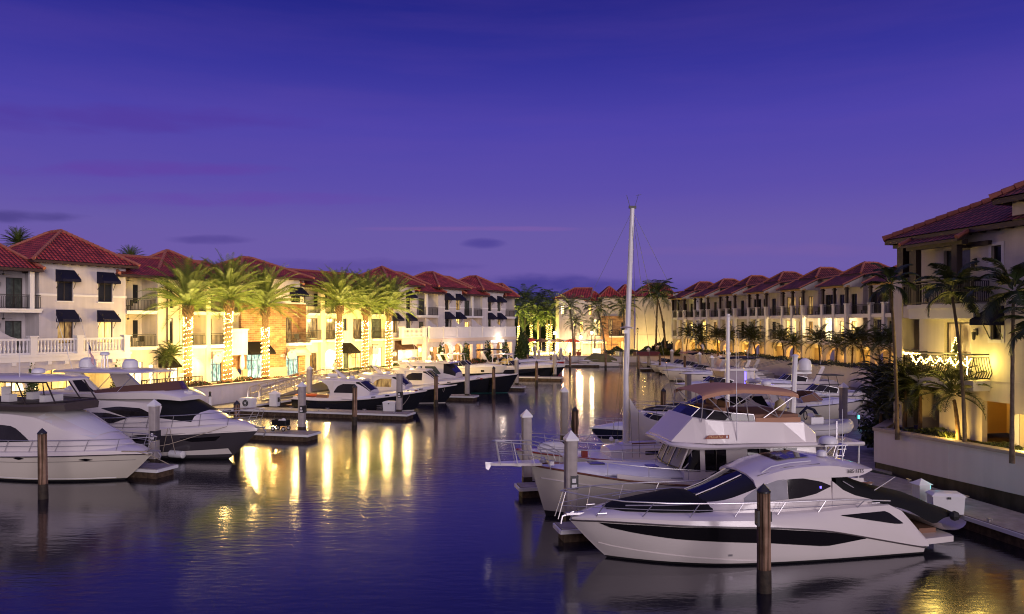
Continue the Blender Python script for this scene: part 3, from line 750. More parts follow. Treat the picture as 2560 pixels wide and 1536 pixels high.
def arc5(mb):
    wall(mb, 45.6, 66.6, GZ, 4.75, -2.0, [(46.0,48.0,GZ,4.1),(48.4,50.65,GZ,4.5,1.15),(50.95,53.25,GZ,4.5,1.15),(53.6,55.4,GZ,4.3),(56.3,57.95,GZ,4.3),(58.3,58.9,GZ,4.3),(59.1,60.6,GZ,4.5,.8),(61.35,62.9,GZ,4.5,.8),(63.6,65.6,GZ,4.45)], .45)
    wall(mb, 41.0, 45.5, 4.55, 5.2, -1.6, [], .2); mb.box(45.2, 45.62, -2.05, -1.4, GZ, 5.4); mb.poly([(66.6,-2,GZ),(66.6,0,GZ),(66.6,0,4.75),(66.6,-2,4.75)])
part(B, 'arcade_wall', stucco, arc5)
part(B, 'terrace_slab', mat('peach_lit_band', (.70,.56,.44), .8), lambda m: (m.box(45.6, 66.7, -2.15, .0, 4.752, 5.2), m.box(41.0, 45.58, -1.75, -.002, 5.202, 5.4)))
for i in range(7):
    a = 45.9 + i * 2.97
    balustrade(B, a+.1, a+2.8, -2.0, 5.203, 1.5, panel=True)
    part(B, 'pier', trim_white, lambda m, a=a: m.box(a-.12, a+.09, -2.1, -1.9, 5.203, 6.8))
balustrade(B, 41.1, 45.3, -1.6, 5.403, 1.15, piers=(41.0, 45.4), n=6)
for a in (47.0, 52.6, 57.2, 62.2): part(B, 'scroll_screen', stucco, lambda m, a=a: m.prism([(a,5.22),(a+2.2,5.22),(a+2.2,6.9),(a+1.4,7.1),(a+.7,7.6),(a,7.8)], -.6, -.4))
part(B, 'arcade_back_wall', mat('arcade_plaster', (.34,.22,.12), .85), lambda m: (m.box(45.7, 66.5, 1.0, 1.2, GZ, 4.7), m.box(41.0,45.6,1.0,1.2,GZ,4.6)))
for a, b, g_ in ((46.1,48.0,lit_yellow),(48.6,50.4,lit_amber),(51.2,53.0,lit_amber),(53.7,55.3,lit_dim),(56.4,57.9,lit_dim),(59.2,60.5,lit_amber),(61.5,62.8,lit_amber),(63.7,65.5,lit_dim),(42.4,44.2,lit_amber)):
    window(B, a, b, GZ+.1, 4.2, .9, g_, 2, 0, 'shop_window')
S5 = thing('restaurant_sign', 'row of glowing white sign letters on the wall above the far arches', 'sign', lp(61.6, 2.06, 4.72), ROT_L)
part(S5, 'letter_panel', sign_glow, lambda m: text_polys(m, 'BIC & ONE', .72, Matrix.Rotation(R(90), 4, 'X'), 0, .06))
part(S5, 'bracket', iron, lambda m: (m.box(-2.0, -1.9, -.02, .02, -.4, .4), m.box(-1.9, 1.9, .01, .03, -.42, -.39)))

# hanging shop signs
def hang_sign(a, b, z, label, shape, txt=None):
    S = thing('hanging_sign', label, 'sign', lp(a, b, z), ROT_L)
    part(S, 'bracket', iron, lambda m: (m.box(-.62,-.56,-.03,.03,-.75,.35), m.box(-.56,.5,-.025,.025,.25,.31), m.box(-.3,-.27,-.01,.01,.12,.25), m.box(.27,.3,-.01,.01,.12,.25)))
    def face(m):
        if shape == 'round': m.prism([(.5*math.cos(2*math.pi*i/20), -.35+.48*math.sin(2*math.pi*i/20)) for i in range(20)], -.03, .03)
        elif shape == 'oval': m.prism([(.62*math.cos(2*math.pi*i/20), -.35+.42*math.sin(2*math.pi*i/20)) for i in range(20)], -.03, .03)
        else: m.box(-.5,.5,-.03,.03,-.85,.1)
    part(S, 'sign_board', sign_face, face)
    part(S, 'emblem', iron, lambda m: m.prism([(0,-.2),(.09,-.06),(.05,.0),(0,-.04),(-.05,0),(-.09,-.06)], -.036, -.031))
    return S
hang_sign(15.3, 1.1, 4.15, 'round peach shop sign on a black bracket beside the broad arch', 'round')
hang_sign(24.3, 1.0, 4.2, 'oval cream shop sign hung on the brick bay above the teal shop', 'oval')
hang_sign(37.0, 1.0, 4.35, 'square cream shop sign left of the glowing white doorway', 'square')
S = thing('sign_post', 'thin black post carrying the square cream shop sign', 'post', lp(36.5, 1.0, GZ), ROT_L)
part(S, 'post', iron, lambda m: m.tube([(-.05,0,0),(-.05,0,3.2)], .035, 6))
# ------------------------------------------------------------------ row of terraced houses on the far right bank
E0 = (28.0, 132.0); ROT_R = math.atan2(-.975, .2217)
def rp(a, b, z=0):  # b towards the water
    return (E0[0] + .2217*a - .975*b, E0[1] - .975*a - .2217*b, z)
RG = 2.0
def porch(T, xs, xm, xe, lit2=glass_dark):
    """projecting two bay porch with white piers below and timber posts above"""
    for i, x in enumerate((xs, xm, xe)):
        part(T, 'pier', trim_white, lambda m, x=x, i=i: (m.box(x-.2, x+.2, -.22, .2, 4.9, 9.3), m.box(x-.27, x+.27, -.29, .27, 9.302, 9.42)))
        part(T, 'timber_post', darkwood, lambda m, x=x: (m.box(x-.13, x+.13, -.13, .13, 9.43, 11.28), m.box(x-.2, x+.2, -.2, .2, 11.0, 11.15)))
    for z in (5.0, F3):
        part(T, 'balcony_slab', trim_white, lambda m, z=z: (m.box(xs-.28, xe+.28, -.02, 1.98, z-.4, z), m.box(xs-.3, xe+.3, -.1, -.021, z-.42, z-.02)))
        for a, b in ((xs+.21, xm-.21), (xm+.21, xe-.21)): railing(T, a, b, .0, z)
    part(T, 'beam', mat('ochre_lit_beam', (.42,.26,.12), .7), lambda m: m.box(xs-.3, xe+.3, -.16, .16, 11.281, 11.5))
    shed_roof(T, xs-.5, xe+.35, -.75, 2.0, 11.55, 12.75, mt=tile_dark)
    part(T, 'gable_cheek', stucco, lambda m: m.prism([(-.45,11.3),(1.98,11.3),(1.98,12.55),(-.45,11.52)], xe-.05, xe+.15, 0, 'x'))
    w = MB(); wall(w, xs-.2, xe+.2, RG, 12.5, 2.0, [(xs+.4,xs+1.3,8.25,10.6),(xm+.4,xm+1.35,8.25,10.6),(xs+.4,xs+1.3,5.05,7.4),(xm+.4,xm+1.35,5.05,7.4)], .2)
    w.build('porch_wall', stucco, T)
    for x in (xs+.4, xm+.4):
        window(T, x, x+.92, 8.25, 10.6, 2.1, glass_dark, 2, 0, 'balcony_door'); window(T, x, x+.92, 5.05, 7.4, 2.1, lit2, 2, 0, 'balcony_door')
    g = MB(); wall(g, xs-.25, xe+.25, RG, 4.58, .1, [(xs+.5, xe-.5, RG, 4.3, 1.3)], .5); g.build('ground_wall', stucco_cream, T)
    part(T, 'passage_wall', stucco_cream, lambda m: m.box(xs-.2, xe+.2, 1.7, 1.9, RG, 4.58))

def house(label):
    T = thing('terraced_house', label, 'house', rp(0, 0, 0), ROT_R, 'terraced houses along the right bank')
    porch(T, 3.9, 6.05, 8.3, lit_amber)
    # recessed bay
    w = MB(); wall(w, 0.0, 3.7, 4.6, 12.4, 2.6, [(.7,3.3,8.25,10.7),(.5,3.4,5.05,7.6)], .2)
    w.box(3.701, 3.85, 2.001, 2.8, 4.6, 12.4); w.build('recess_wall', stucco, T)
    window(T, .7, 3.3, 8.25, 10.7, 2.7, glass_dark, 3, 0, 'balcony_door'); window(T, .5, 3.4, 5.05, 7.6, 2.7, lit_dim, 4, 1, 'balcony_door')
    for z in (5.0, F3):
        part(T, 'balcony_slab', trim_white, lambda m, z=z: (m.box(-.1, 3.6, .45, 2.59, z-.4, z), m.box(-.1, 3.58, .37, .449, z-.42, z-.02)))
        railing(T, .1, 3.62, .5, z)
    g = MB(); wall(g, .22, 3.62, RG, 4.58, .8, [(.5,3.3,RG,4.15)], .4); g.build('ground_wall', stucco_cream, T)
    part(T, 'garage_door', mat('ochre_door', (.42,.30,.14), .7), lambda m: m.box(.45, 3.35, 1.25, 1.35, RG, 4.2))
    sconce(T, 3.45, .79, 3.6)
    part(T, 'buttress', stucco, lambda m: m.box(-.22, .2, -.3, .79, RG, 4.88))
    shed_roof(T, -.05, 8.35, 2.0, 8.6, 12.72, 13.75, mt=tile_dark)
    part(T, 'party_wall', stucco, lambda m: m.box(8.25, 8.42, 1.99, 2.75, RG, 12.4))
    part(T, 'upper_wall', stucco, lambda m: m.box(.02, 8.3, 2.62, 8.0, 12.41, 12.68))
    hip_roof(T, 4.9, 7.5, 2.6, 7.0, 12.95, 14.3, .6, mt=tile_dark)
    ceiling_fan(T, 2.0, 1.4, 11.2)
    return T
h0 = house('x')
names = ['terraced house second from the far end of the row, its lower balcony lit yellow', 'terraced house third from the far end, behind the thin white mizzen mast',
         'terraced house in the middle of the row with a dimly lit lower balcony', 'terraced house with warm lit doors and a table on its lower balcony',
         'terraced house with the brightest glowing lower balcony of the row', 'dark terraced house at the near end of the row, half hidden by a palm']
lits = [lit_yellow, lit_dim, lit_dim, lit_yellow, lit_white, glass_dark]
for k in range(6):
    o = h0 if k == 0 else dup(h0)
    a = 4.4 + 8.4 * k
    o.location = rp(a, 0, 0); o['label'] = names[k]
    if k == 0: houses = [o]
    else: houses.append(o)
    for ch in o.children:
        if ch.name.startswith('balcony_door') and abs(ch.data.vertices[0].co.z - 5.05) < .2:
            for p in ch.children:
                p.material_slots[0].link = 'OBJECT'
                x = ch.data.vertices[0].co.x
                p.material_slots[0].material = lits[k] if x < 3 else (lit_yellow if k == 4 else (lit_amber if k in (0, 3) else glass_dark))
        if ch.name.startswith('balcony_door') and ch.data.vertices[0].co.z > 8 and k in (1, 3):
            for p in ch.children:
                p.material_slots[0].link = 'OBJECT'; p.material_slots[0].material = lit_dim if k == 3 else glass_dark
E_ = thing('end_house', 'narrow end house at the far end of the terraced row', 'house', rp(-4, 0, 0), ROT_R)
porch(E_, 3.9, 6.05, 8.3, lit_yellow)
shed_roof(E_, -.05, 8.35, 2.0, 8.6, 12.72, 13.75, mt=tile_dark)
part(E_, 'side_wall', stucco, lambda m: (m.box(3.45, 3.65, .2, 9, RG, 12.4), m.box(3.651, 8.3, 2.3, 8.0, 12.41, 12.52)))
hip_roof(E_, 4.9, 7.5, 2.6, 7.0, 12.95, 14.3, .6, mt=tile_dark)
N7 = thing('terraced_house', 'terraced house cut off behind the near villa, only its roof and dark bays showing', 'house', rp(4.4 + 8.4*6, 0, 0), ROT_R, 'terraced houses along the right bank')
for ch in list(h0.children):
    pass
bpy.data.objects.remove(N7)
o = dup(h0, rp(4.4 + 8.4*6, 0, 0), None, 'terraced house cut off behind the near villa, only its roof and dark bays showing')
for ch in o.children:
    if ch.name.startswith('balcony_door'):
        for p in ch.children: p.material_slots[0].link = 'OBJECT'; p.material_slots[0].material = glass_dark
houses.append(o)

# ------------------------------------------------------------------ building across the far end
FB = (6.6, 143.0)
B = thing('far_end_building', 'cream building across the far end with a brick middle and a plain yellow lit wall', 'building', (FB[0], FB[1], 0), 0.0)
def fx(px): return (px - CX) / F * FB[1] - FB[0]
def fb(mb):
    wall(mb, fx(1397), fx(1466), 1.5, 12.0, 0, [(fx(1402),fx(1411),8.9,10.6),(fx(1450),fx(1458),5.6,7.6)], .2)
    wall(mb, fx(1466), fx(1505), 1.5, 11.4, .6, [(fx(1472),fx(1480),8.8,10.8),(fx(1484),fx(1493),4.9,8.0),(fx(1495),fx(1502),4.9,8.0)], .2)
    mb.poly([(fx(1466),0,1.5),(fx(1466),.6,1.5),(fx(1466),.6,12),(fx(1466),0,12)])
    wall(mb, fx(1505), fx(1547), 8.6, 12.2, -.3, [], .2); wall(mb, fx(1547), fx(1588), 1.5, 12.0, .8, [(fx(1556),fx(1572),5.0,7.6),(fx(1556),fx(1572),8.4,10.6)], .2)
    mb.box(fx(1588), fx(1683), -.2, .0, 1.5, 12.3); mb.box(fx(1588), fx(1683), -.26, -.201, 4.95, 5.1); mb.box(fx(1394), fx(1590), 6, 6.2, 1.5, 11.9)
part(B, 'wall', stucco, fb)
part(B, 'brick_tower', brickm, lambda m: m.box(fx(1504), fx(1566), -.6, .55, 1.5, 8.6))
for a, b, c, d, g_ in ((1402,1411,8.9,10.6,lit_white),(1450,1458,5.6,7.6,lit_yellow),(1472,1480,8.8,10.8,lit_yellow),(1484,1493,4.9,8.0,lit_white),(1495,1502,4.9,8.0,lit_yellow),(1556,1572,5.0,7.6,lit_yellow),(1556,1572,8.4,10.6,lit_dim)):
    window(B, fx(a), fx(b), c, d, .15 if a < 1466 else (.72 if a < 1510 else .9), g_, 2)
for a, b, c, d, g_ in ((1520,1530,5.2,7.9,lit_dim),(1552,1558,5.2,7.4,glass_dark),(1509,1516,1.6,3.9,lit_yellow),(1551,1560,1.6,3.9,lit_yellow)):
    window(B, fx(a), fx(b), c, d, -.665, g_, 1)
window(B, fx(1655), fx(1661), 6.4, 7.6, -.27, glass_dark, 1)
for a, b, y in ((1522,1546,-1.3),(1548,1560,-1.3),(1482,1504,.0)): railing(B, fx(a), fx(b), y, 4.9, ys=y+.6)
part(B, 'balcony_slab', trim_white, lambda m: (m.box(fx(1521), fx(1561), -1.4, -.601, 4.6, 4.88), m.box(fx(1481), fx(1503.5), -.1, .59, 4.6, 4.88)))
hip_roof(B, fx(1397), fx(1470), 0, 7, 12.05, 14.0, .6, ridge=((fx(1440),3.2),(fx(1485),3.2)))
hip_roof(B, fx(1468), fx(1510), .4, 7, 11.5, 13.3, .5); hip_roof(B, fx(1506), fx(1546), -.3, 6, 12.25, 14.2, .6); hip_roof(B, fx(1547), fx(1590), .6, 7, 12.3, 14.6, .6)
hip_roof(B, fx(1592), fx(1683), 0, 8, 12.4, 14.9, .6, ridge=((fx(1630),3.5),(fx(1670),3.5)))

# ------------------------------------------------------------------ near villa on the right
ROT_V = R(-77.9)
def vp(x, b, z=0): return (18.49 + .21*x - .978*b, 34.5 - .978*x - .21*b, z)
B = thing('villa', 'near villa with dark tiled roof, timber balcony posts and bulging iron balcony', 'house', (18.49, 34.5, 0), ROT_V)
VG = 2.0
def vw(mb):
    wall(mb, 0.0, 5.0, 2.2, 10.85, 0, [(1.45,2.9,7.9,10.2),(3.97,4.45,9.48,10.17),(1.48,2.91,4.75,7.1),(3.93,4.45,6.4,7.1),(3.5,4.87,2.2,3.9),(-.0,1.2,2.2,4.3)], .25)
    wall(mb, 5.0, 13.0, 2.2, 11.9, -.06, [(5.08,7.4,2.2,3.55),(8.5,9.6,8.2,10.4)], .25)
    mb.poly([(5.0,-.06,2.2),(5.0,.0,2.2),(5.0,.0,11.9),(5.0,-.06,11.9)]); mb.poly([(5.0,0,10.85),(5.0,5,10.85),(5.0,5,11.9),(5.0,0,11.9)])
    mb.box(-1.62, -1.05, -.05, .6, 2.2, 9.05); mb.box(-1.68, -.99, -.11, .66, 9.052, 9.2)
    mb.poly([(-1.6,.6,2.2),(-1.6,.6,10.85),(-1.6,9,10.85),(-1.6,9,2.2)])
    mb.box(-1.05, -.002, .0, .5, 4.5, 4.8); mb.box(-1.05, -.002, 0, .5, 7.3, 7.85)
    mb.poly([(-1.6,2.5,4.5),(0,2.5,4.5),(0,2.5,10.85),(-1.6,2.5,10.85)]); mb.poly([(0.001,0,2.2),(0.001,0,10.85),(0.001,2.5,10.85),(0.001,2.5,2.2)])
    mb.box(0, 13, 9.0, 9.2, 2.2, 11); mb.box(-.99, -.06, .01, .35, 2.2, 4.5) if False else None
    mb.box(5.002, 12.9, -.085, -.061, 4.72, 4.76); mb.box(3.02, 4.99, -.03, -.001, 4.72, 4.76)
part(B, 'wall', mat('warm_villa_stucco', (.76,.69,.58), .85, .25, noise=.12, nscale=1.1, bump=.15, bscale=40, stain=.12), vw)
part(B, 'carport_interior', mat('carport_plaster', (.60,.46,.24), .85), lambda m: (m.box(-1.5, 12.8, 3.2, 3.4, 2.2, 4.6), m.box(1.3, 1.5, .3, 3.2, 2.2, 4.6), m.box(-1.5, 12.8, .3, 3.4, 4.602, 4.65), m.box(4.9,5.0,.3,3.2,2.2,4.6)))
window(B, 1.45, 2.9, 7.9, 10.2, .15, glass_curtain, 2, 0, 'balcony_door'); window(B, 1.48, 2.91, 4.75, 7.1, .15, lit_dim, 2, 0, 'balcony_door')
window(B, 3.97, 4.45, 9.48, 10.17, .12, glass_dark, 1); window(B, 3.93, 4.45, 6.4, 7.1, .12, glass_dark, 1); window(B, 8.5, 9.6, 8.2, 10.4, .1, glass_dark, 2)
for a, b, c, d in ((3.93,4.45,6.4,7.1),(3.97,4.45,9.48,10.17)):
    part(B, 'window_surround', trim_white, lambda m, a=a, b=b, c=c, d=d: (m.box(a-.13,a,-.025,.05,c-.13,d+.13), m.box(b,b+.13,-.025,.05,c-.13,d+.13), m.box(a,b,-.025,.05,d,d+.13), m.box(a,b,-.035,.05,c-.13,c)))
for z0, z1 in ((4.32, 4.72), (7.25, 7.85)):
    part(B, 'balcony_slab', trim_white, lambda m, z0=z0, z1=z1: (m.box(.3, 3.9, -.8, -.001, z0, z1), m.box(.25, 3.95, -.86, -.801, z1-.16, z1+.02)))
railing(B, .5, 3.85, -.74, 7.87, 1.02, .1, ys=-.02); railing(B, .5, 3.85, -.74, 4.74, 1.05, .12, ys=-.02, bulge=.16)
railing(B, -1.02, -.05, .05, 7.87, 1.0, .11); railing(B, -1.02, -.05, .05, 4.82, 1.0, .11)
def posts(m):
    for x, y, z0 in ((.55, -.62, 7.86), (2.86, -.62, 7.86)): m.box(x-.14, x+.14, y-.14, y+.14, z0, 10.3)
    m.box(-1.5, -1.1, .05, .45, 9.21, 10.6); m.box(-.75, -.5, .1, .35, 7.86, 10.6); m.box(-.25, -.03, .1, .32, 7.86, 10.6)
    m.box(.1, 3.3, -.78, -.5, 10.301, 10.5); m.box(2.72, 2.98, -.5, 0, 10.2, 10.3); m.box(2.9, 4.0, -.22, -.002, 10.22, 10.4)
    m.prism([(-1.6,10.6),(.3,10.6),(.3,10.85),(-1.6,10.85)], -.1, .4)
part(B, 'timber_frame', darkwood, posts)
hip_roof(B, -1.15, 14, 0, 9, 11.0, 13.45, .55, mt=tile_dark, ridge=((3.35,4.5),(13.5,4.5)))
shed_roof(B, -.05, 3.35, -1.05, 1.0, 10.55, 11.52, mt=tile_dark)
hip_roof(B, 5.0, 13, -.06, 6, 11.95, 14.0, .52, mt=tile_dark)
sconce(B, 3.2, -.002, 9.6); sconce(B, 3.25, -.002, 6.7)
awning(B, 3.85, 4.6, -.03, 7.75, 7.2, .9, awn_navy)
# fairy lights on the balcony rail
def fairy(m):
    random_ = random.Random(5)
    for i in range(34):
        x = .5 + 3.3 * (i / 33); m.ball((x, -.80 - random_.random()*.05, 5.74 - .30*abs(math.sin(i*.62)) - random_.random()*.22), random_.uniform(.018, .03), 6)
    m.tube([(.5 + 3.3*i/45, -.81, 5.70 - .32*abs(math.sin(i*.42)) - .05) for i in range(46)], .02, 4); m.tube([(3.6, -.82, 5.7), (3.6, -.82, 4.95)], .02, 4); m.tube([(-1.0,0,5.68),(-.1,0,5.68)], .02, 4)
    for i in range(10):
        m.ball((-1.0 + i*.1, .0, 5.72 - .1*abs(math.sin(i))), .03, 6)
    for i in range(7): m.ball((3.6, -.82, 5.6 - i*.1), .03, 6)
part(B, 'fairy_lights', bulb, fairy)
fl = thing('christmas_tree', 'small tree with yellow lights standing on the lower balcony of the villa', 'tree', (vp(2.5, .32)[0], vp(2.5, .32)[1], 4.75), ROT_V)
def xm(m):
    q = random.Random(3)
    for i in range(70):
        h = q.random(); r = .4*(1-h)*math.sqrt(q.random())+.03; a = q.random()*6.28
        m.ball((r*math.cos(a), r*math.sin(a), .25+1.5*h), .022, 5)
part(fl, 'fairy_lights', bulb, xm)
part(fl, 'foliage', leaf_dark, lambda m: [m.lathe([(.42*(1-k*.2), .2+k*.33), (.02, .65+k*.33)], (0,0,0), 9) for k in range(4)])
seawall('seawall', [(21.5, 41.5), (16.45, 34.5), (18.6, 27.6), (21.0, 19.9)], 2.2, 'white seawall with a dark wet foot below the near villa', zw=.78)
def vground(m): m.prism([(21.7, 41.5), (16.6, 34.4), (18.75, 27.5), (21.15, 19.8), (60, 15), (60, 60), (24, 45)], -1, 2.0, 0, 'z')
m_ = MB(); vground(m_); struct(m_.build('garden_ground', soil))
# ------------------------------------------------------------------ palms, hedges, plants
def frond(mb, base, az, el, L, droop, leaf=.5, nl=26, w=.03, mat=0, vee=.5, rr=None, twist=0):
    """feathered frond: arched stalk with many thin leaflets on both sides"""
    rr = rr or rnd
    p = Vector(base); pts = [p.copy()]
    n = 12
    for i in range(n):
        e = el - droop * (i / n) ** 1.5
        p = p + Vector((math.cos(az)*math.cos(e), math.sin(az)*math.cos(e), math.sin(e))) * (L / n)
        pts.append(p.copy())
    mb.tube(pts, [max(.006, .035*(1 - i/n*.85)) for i in range(n + 1)], 4, mat, False)
    side = Vector((-math.sin(az), math.cos(az), 0))
    for k in range(nl):
        t = .14 + .86 * (k + rr.random()*.5) / nl
        f = t * n; i = min(int(f), n - 1); q = lerp(pts[i], pts[i+1], f - i); d = (pts[i+1] - pts[i]).normalized()
        upv = side.cross(d).normalized() * -1
        if upv.z < 0: upv = -upv
        ll = leaf * (math.sin(math.pi * min(1, .18 + t*.82)) ** .6) * (.8 + .4*rr.random())
        for s in (-1, 1):
            dirv = (d * .62 + side * s * .8 + upv * (vee * (.6 + .8*rr.random()))).normalized()
            tip = q + dirv * ll + Vector((0, 0, -ll * .22)); mid = q + dirv * ll * .5 + Vector((0, 0, ll*.03))
            wd = d * w
            mb.face([mb.av(q - wd), mb.av(q + wd), mb.av(mid + wd*.9), mb.av(tip), mb.av(mid - wd*.9)], mat)

def crown_mesh(seed, n, L, el0, el1, droop, leaf, nl, w, vee=.5):
    q = random.Random(seed); m = MB()
    for i in range(n):
        f = (i + .5) / n
        el = lerp(el1, el0, f ** .75)
        frond(m, (.12*math.cos(i*2.4), .12*math.sin(i*2.4), .15 + .35*(f)), i * 2.39996 + q.uniform(-.25, .25), el + q.uniform(-.12, .12), L * q.uniform(.85, 1.08), droop * q.uniform(.75, 1.25), leaf, nl, w, 0, vee, q)
    return m

def palm(name, label, loc, h, crown_m, leafm, trunkm, r0, r1, group, lean=(0, 0), scale=1.0, lights=None, shaft=None, flare=1.3, per=13):
    T = thing(name, label, 'palm tree', loc, 0, group)
    m = MB(); n = 14
    def c(t): return Vector((lean[0]*t*t, lean[1]*t*t, h*t))
    pts = []; rs = []
    rings = max(14, int(h * 3))
    for i in range(rings + 1):
        t = i / rings; r = lerp(r0, r1, t) * (1 + (flare - 1) * math.exp(-t*14))
        pts.append(c(t)); rs.append(r * (1.05 if i % 2 else .95))
    m.tube(pts, rs, 10); 
    if shaft:  # old leaf bases under the crown
        for k in range(46):
            a = k * 2.4; z = h - .05 - (k / 46) * shaft; p = c(z / h); rr_ = r1 * 1.15
            b = p + Vector((math.cos(a)*rr_, math.sin(a)*rr_, 0)); e = b + Vector((math.cos(a)*.16, math.sin(a)*.16, .22))
            m.tube([b, e], [.07, .03], 4)
    m.build('trunk', trunkm, T)
    if isinstance(crown_m, MB):
        o = crown_m.build('crown', leafm, T)
    else:
        o = bpy.data.objects.new('crown', crown_m.data); COL.objects.link(o); o.parent = T
    o.location = c(1); o.scale = (scale,)*3; o.rotation_euler = (0, 0, rnd.uniform(0, 6.28))
    if lights:
        z0, z1, turns = lights; lm = MB(); wire = []
        nb = int(turns * per)
        for i in range(nb):
            t = i / nb; z = lerp(z0, z1, t) + rnd.uniform(-.05, .05); a = t * turns * 2 * math.pi + rnd.uniform(-.12, .12)
            p = c(z / h); r = lerp(r0, r1, z/h) * 1.08 + .03
            b = p + Vector((math.cos(a)*r, math.sin(a)*r, 0)); wire.append(b)
            lm.ball(b, rnd.uniform(.022, .046), 6)
        for i in range(70 if per > 8 else 16):
            a = rnd.random()*6.28; z = z1 + rnd.uniform(0, .95); r = lerp(r0, r1, min(1, z/h))*1.1 + .04; p = c(min(1, z/h))
            lm.ball(p + Vector((math.cos(a)*r, math.sin(a)*r, 0)), .038, 6)
        lo = lm.build('fairy_lights', [bulb, iron], T)
        wm_ = MB(); wm_.tube(wire, .012, 3); wm_.build('wire', iron, lo)
    return T, o

dates = [crown_mesh(s, 92, 4.25, R(88), R(-18), R(44), .58, 34, .020, .45) for s in (1, 2)]
labels = ['lit date palm before the broad arch, with the longest string of lights', 'tallest lit date palm, beside the white balcony box', 'lit date palm with a short light string in front of the brick tower',
          'lit date palm in front of the glowing arch', 'lit date palm left of the square shop sign', 'lit date palm beside the two bright lanterns, last of the row']
PALMS = [(470, 766, 3.0, 5.3), (570, 752, 3.4, 5.9), (663, 770, 3.0, 4.4), (847, 765, 3.0, 5.0), (913, 770, 3.0, 5.1), (972, 772, 3.0, 5.1)]
palm_pos = []
def la_px(px, b):
    k = (px - CX) / F
    return (k*(A0[1] - .5373*b) - (A0[0] + .8434*b)) / (.5373 - k*.8434)
dc = []
for i, (px, py, b, lt) in enumerate(PALMS):
    a = la_px(px, b); x, y, _ = lp(a, b)
    h = 7 - (py - YH) * y / F - 1.55
    cm = dates[i] if i < 2 else dc[i % 2]
    T, o = palm('date_palm', labels[i], (x, y, 1.55), h, cm, leaf_date, trunk_date, .34, .30, 'lit date palms along the promenade', (rnd.uniform(-.1, .1), 0), 1.0, (.15, lt - .2, 13 if i != 2 else 10), shaft=.9)
    if i < 2: dc.append(o)
    o.rotation_euler = (0, 0, i * 1.3)
    palm_pos.append((x, y, h))
# palm tops behind the left roofs
for px, py, d, lab in ((45, 612, 75, 'dark palm top rising behind the red roof at the left edge'), (326, 655, 82, 'small palm top peeking over the roof beside the tall white block')):
    X = (px - CX)/F*d; z = 7 - (py - YH)*d/F
    T, o = palm('background_palm', lab, (X, d, 1.5), z - 1.5, dc[0], leaf_dark, trunk_palm, .2, .16, None, scale=.42)

# coconut palms
LATE = []
cocos = crown_mesh(7, 26, 3.3, R(80), R(-35), R(85), .75, 30, .022, -.12)
coc2 = crown_mesh(8, 22, 3.0, R(75), R(-40), R(95), .75, 28, .024, -.25)
cr = {}
def coco(name, label, px, py_top, s_or_d, zb, group, kind=0, leafm=leaf_palm, lean=(0, 0), scale=1.0, r=.16, lights=None, trunkm=None):
    per = 5
    d = s_or_d; X = (px - CX)/F*d; zt = 7 - (py_top - YH)*d/F
    key = (kind, leafm.name)
    if key not in cr:
        src = (cocos, coc2, pyg, villa_c)[kind]
        T, o = palm(name, label, (X, d, zb), zt - zb, src, leafm, trunkm or trunk_palm, r*1.2, r*.8, group, lean, scale, lights, per=per)
        cr[key] = o
    else:
        T, o = palm(name, label, (X, d, zb), zt - zb, cr[key], leafm, trunkm or trunk_palm, r*1.2, r*.8, group, lean, scale, lights, per=per)
    return T
villa_c = crown_mesh(12, 14, 1.7, R(82), R(-30), R(95), .62, 24, .034, -.1)
pyg = crown_mesh(9, 30, 1.35, R(80), R(-25), R(80), .32, 22, .014, .2)
G1 = 'coconut palms around the far end'
far = [(1296, 790, 148, 'lit palm with glowing trunk beside the far white building', 1.25, 1), (1328, 778, 152, 'lit palm with the longest glowing trunk at the far end', 1.3, 1), (1368, 792, 150, 'lit palm with a short glowing trunk right of the longest lit trunk', 1.25, 1), (1377, 786, 156, 'lit palm behind the short glowing trunk at the far end', 1.3, 1),
       (1345, 800, 149, 'unstrung lit palm between the glowing trunks at the far end', 1.15, 0), (1312, 757, 172, 'dark palm rising highest behind the lit far palms', 1.6, 0), (1350, 766, 176, 'dark palm behind the middle of the lit far palms', 1.6, 0), (1388, 768, 172, 'dark palm beside the corner of the far cream building', 1.6, 0), (1285, 768, 170, 'dark palm close behind the end of the far white building', 1.4, 0), (1330, 772, 180, 'dark palm farthest back between two taller dark palms', 1.6, 0)]
for px, py, d, lab, sc, lt in far:
    coco('coconut_palm', lab, px, py, d, 1.5, G1, 0, leaf_palm, (0, 0), sc, .2, (.3, 4.6, 12) if lt else None)
for k, (px, d, sx, sz, lab) in enumerate(((1305, 186, 7, 7.5, 'dark bushy tree far behind the lit palms, near the white building'), (1345, 190, 7, 8.0, 'dark bushy tree far behind the lit palms, in the middle'), (1388, 186, 7, 7.0, 'dark bushy tree far behind the lit palms, near the cream building'))):
    LATE.append((lab, ((px - CX)/F*d, d, 1.5), sx, sz, k))
coco('coconut_palm', 'dark coconut palm in front of the left part of the far cream building', 1434, 772, 134, 1.5, G1, 0, leaf_palm, (-.7, 0), 1.05, .17)
coco('coconut_palm', 'dark coconut palm in front of the brick middle of the far building', 1512, 775, 134, 1.5, G1, 1, leaf_palm, (-1.3, 0), 1.1, .17)
coco('coconut_palm', 'dark coconut palm just left of the tall white mast', 1563, 772, 134, 1.5, G1, 1, leaf_palm, (-.4, 0), 1.15, .16)
coco('coconut_palm', 'tall coconut palm with an upright trunk before the plain lit wall', 1640, 742, 134, 1.5, G1, 0, leaf_palm, (.3, 0), 1.25, .17)
coco('coconut_palm', 'tall coconut palm with a slanting trunk before the plain lit wall', 1664, 738, 133, 1.5, G1, 1, leaf_palm, (-1.6, 0), 1.25, .17)
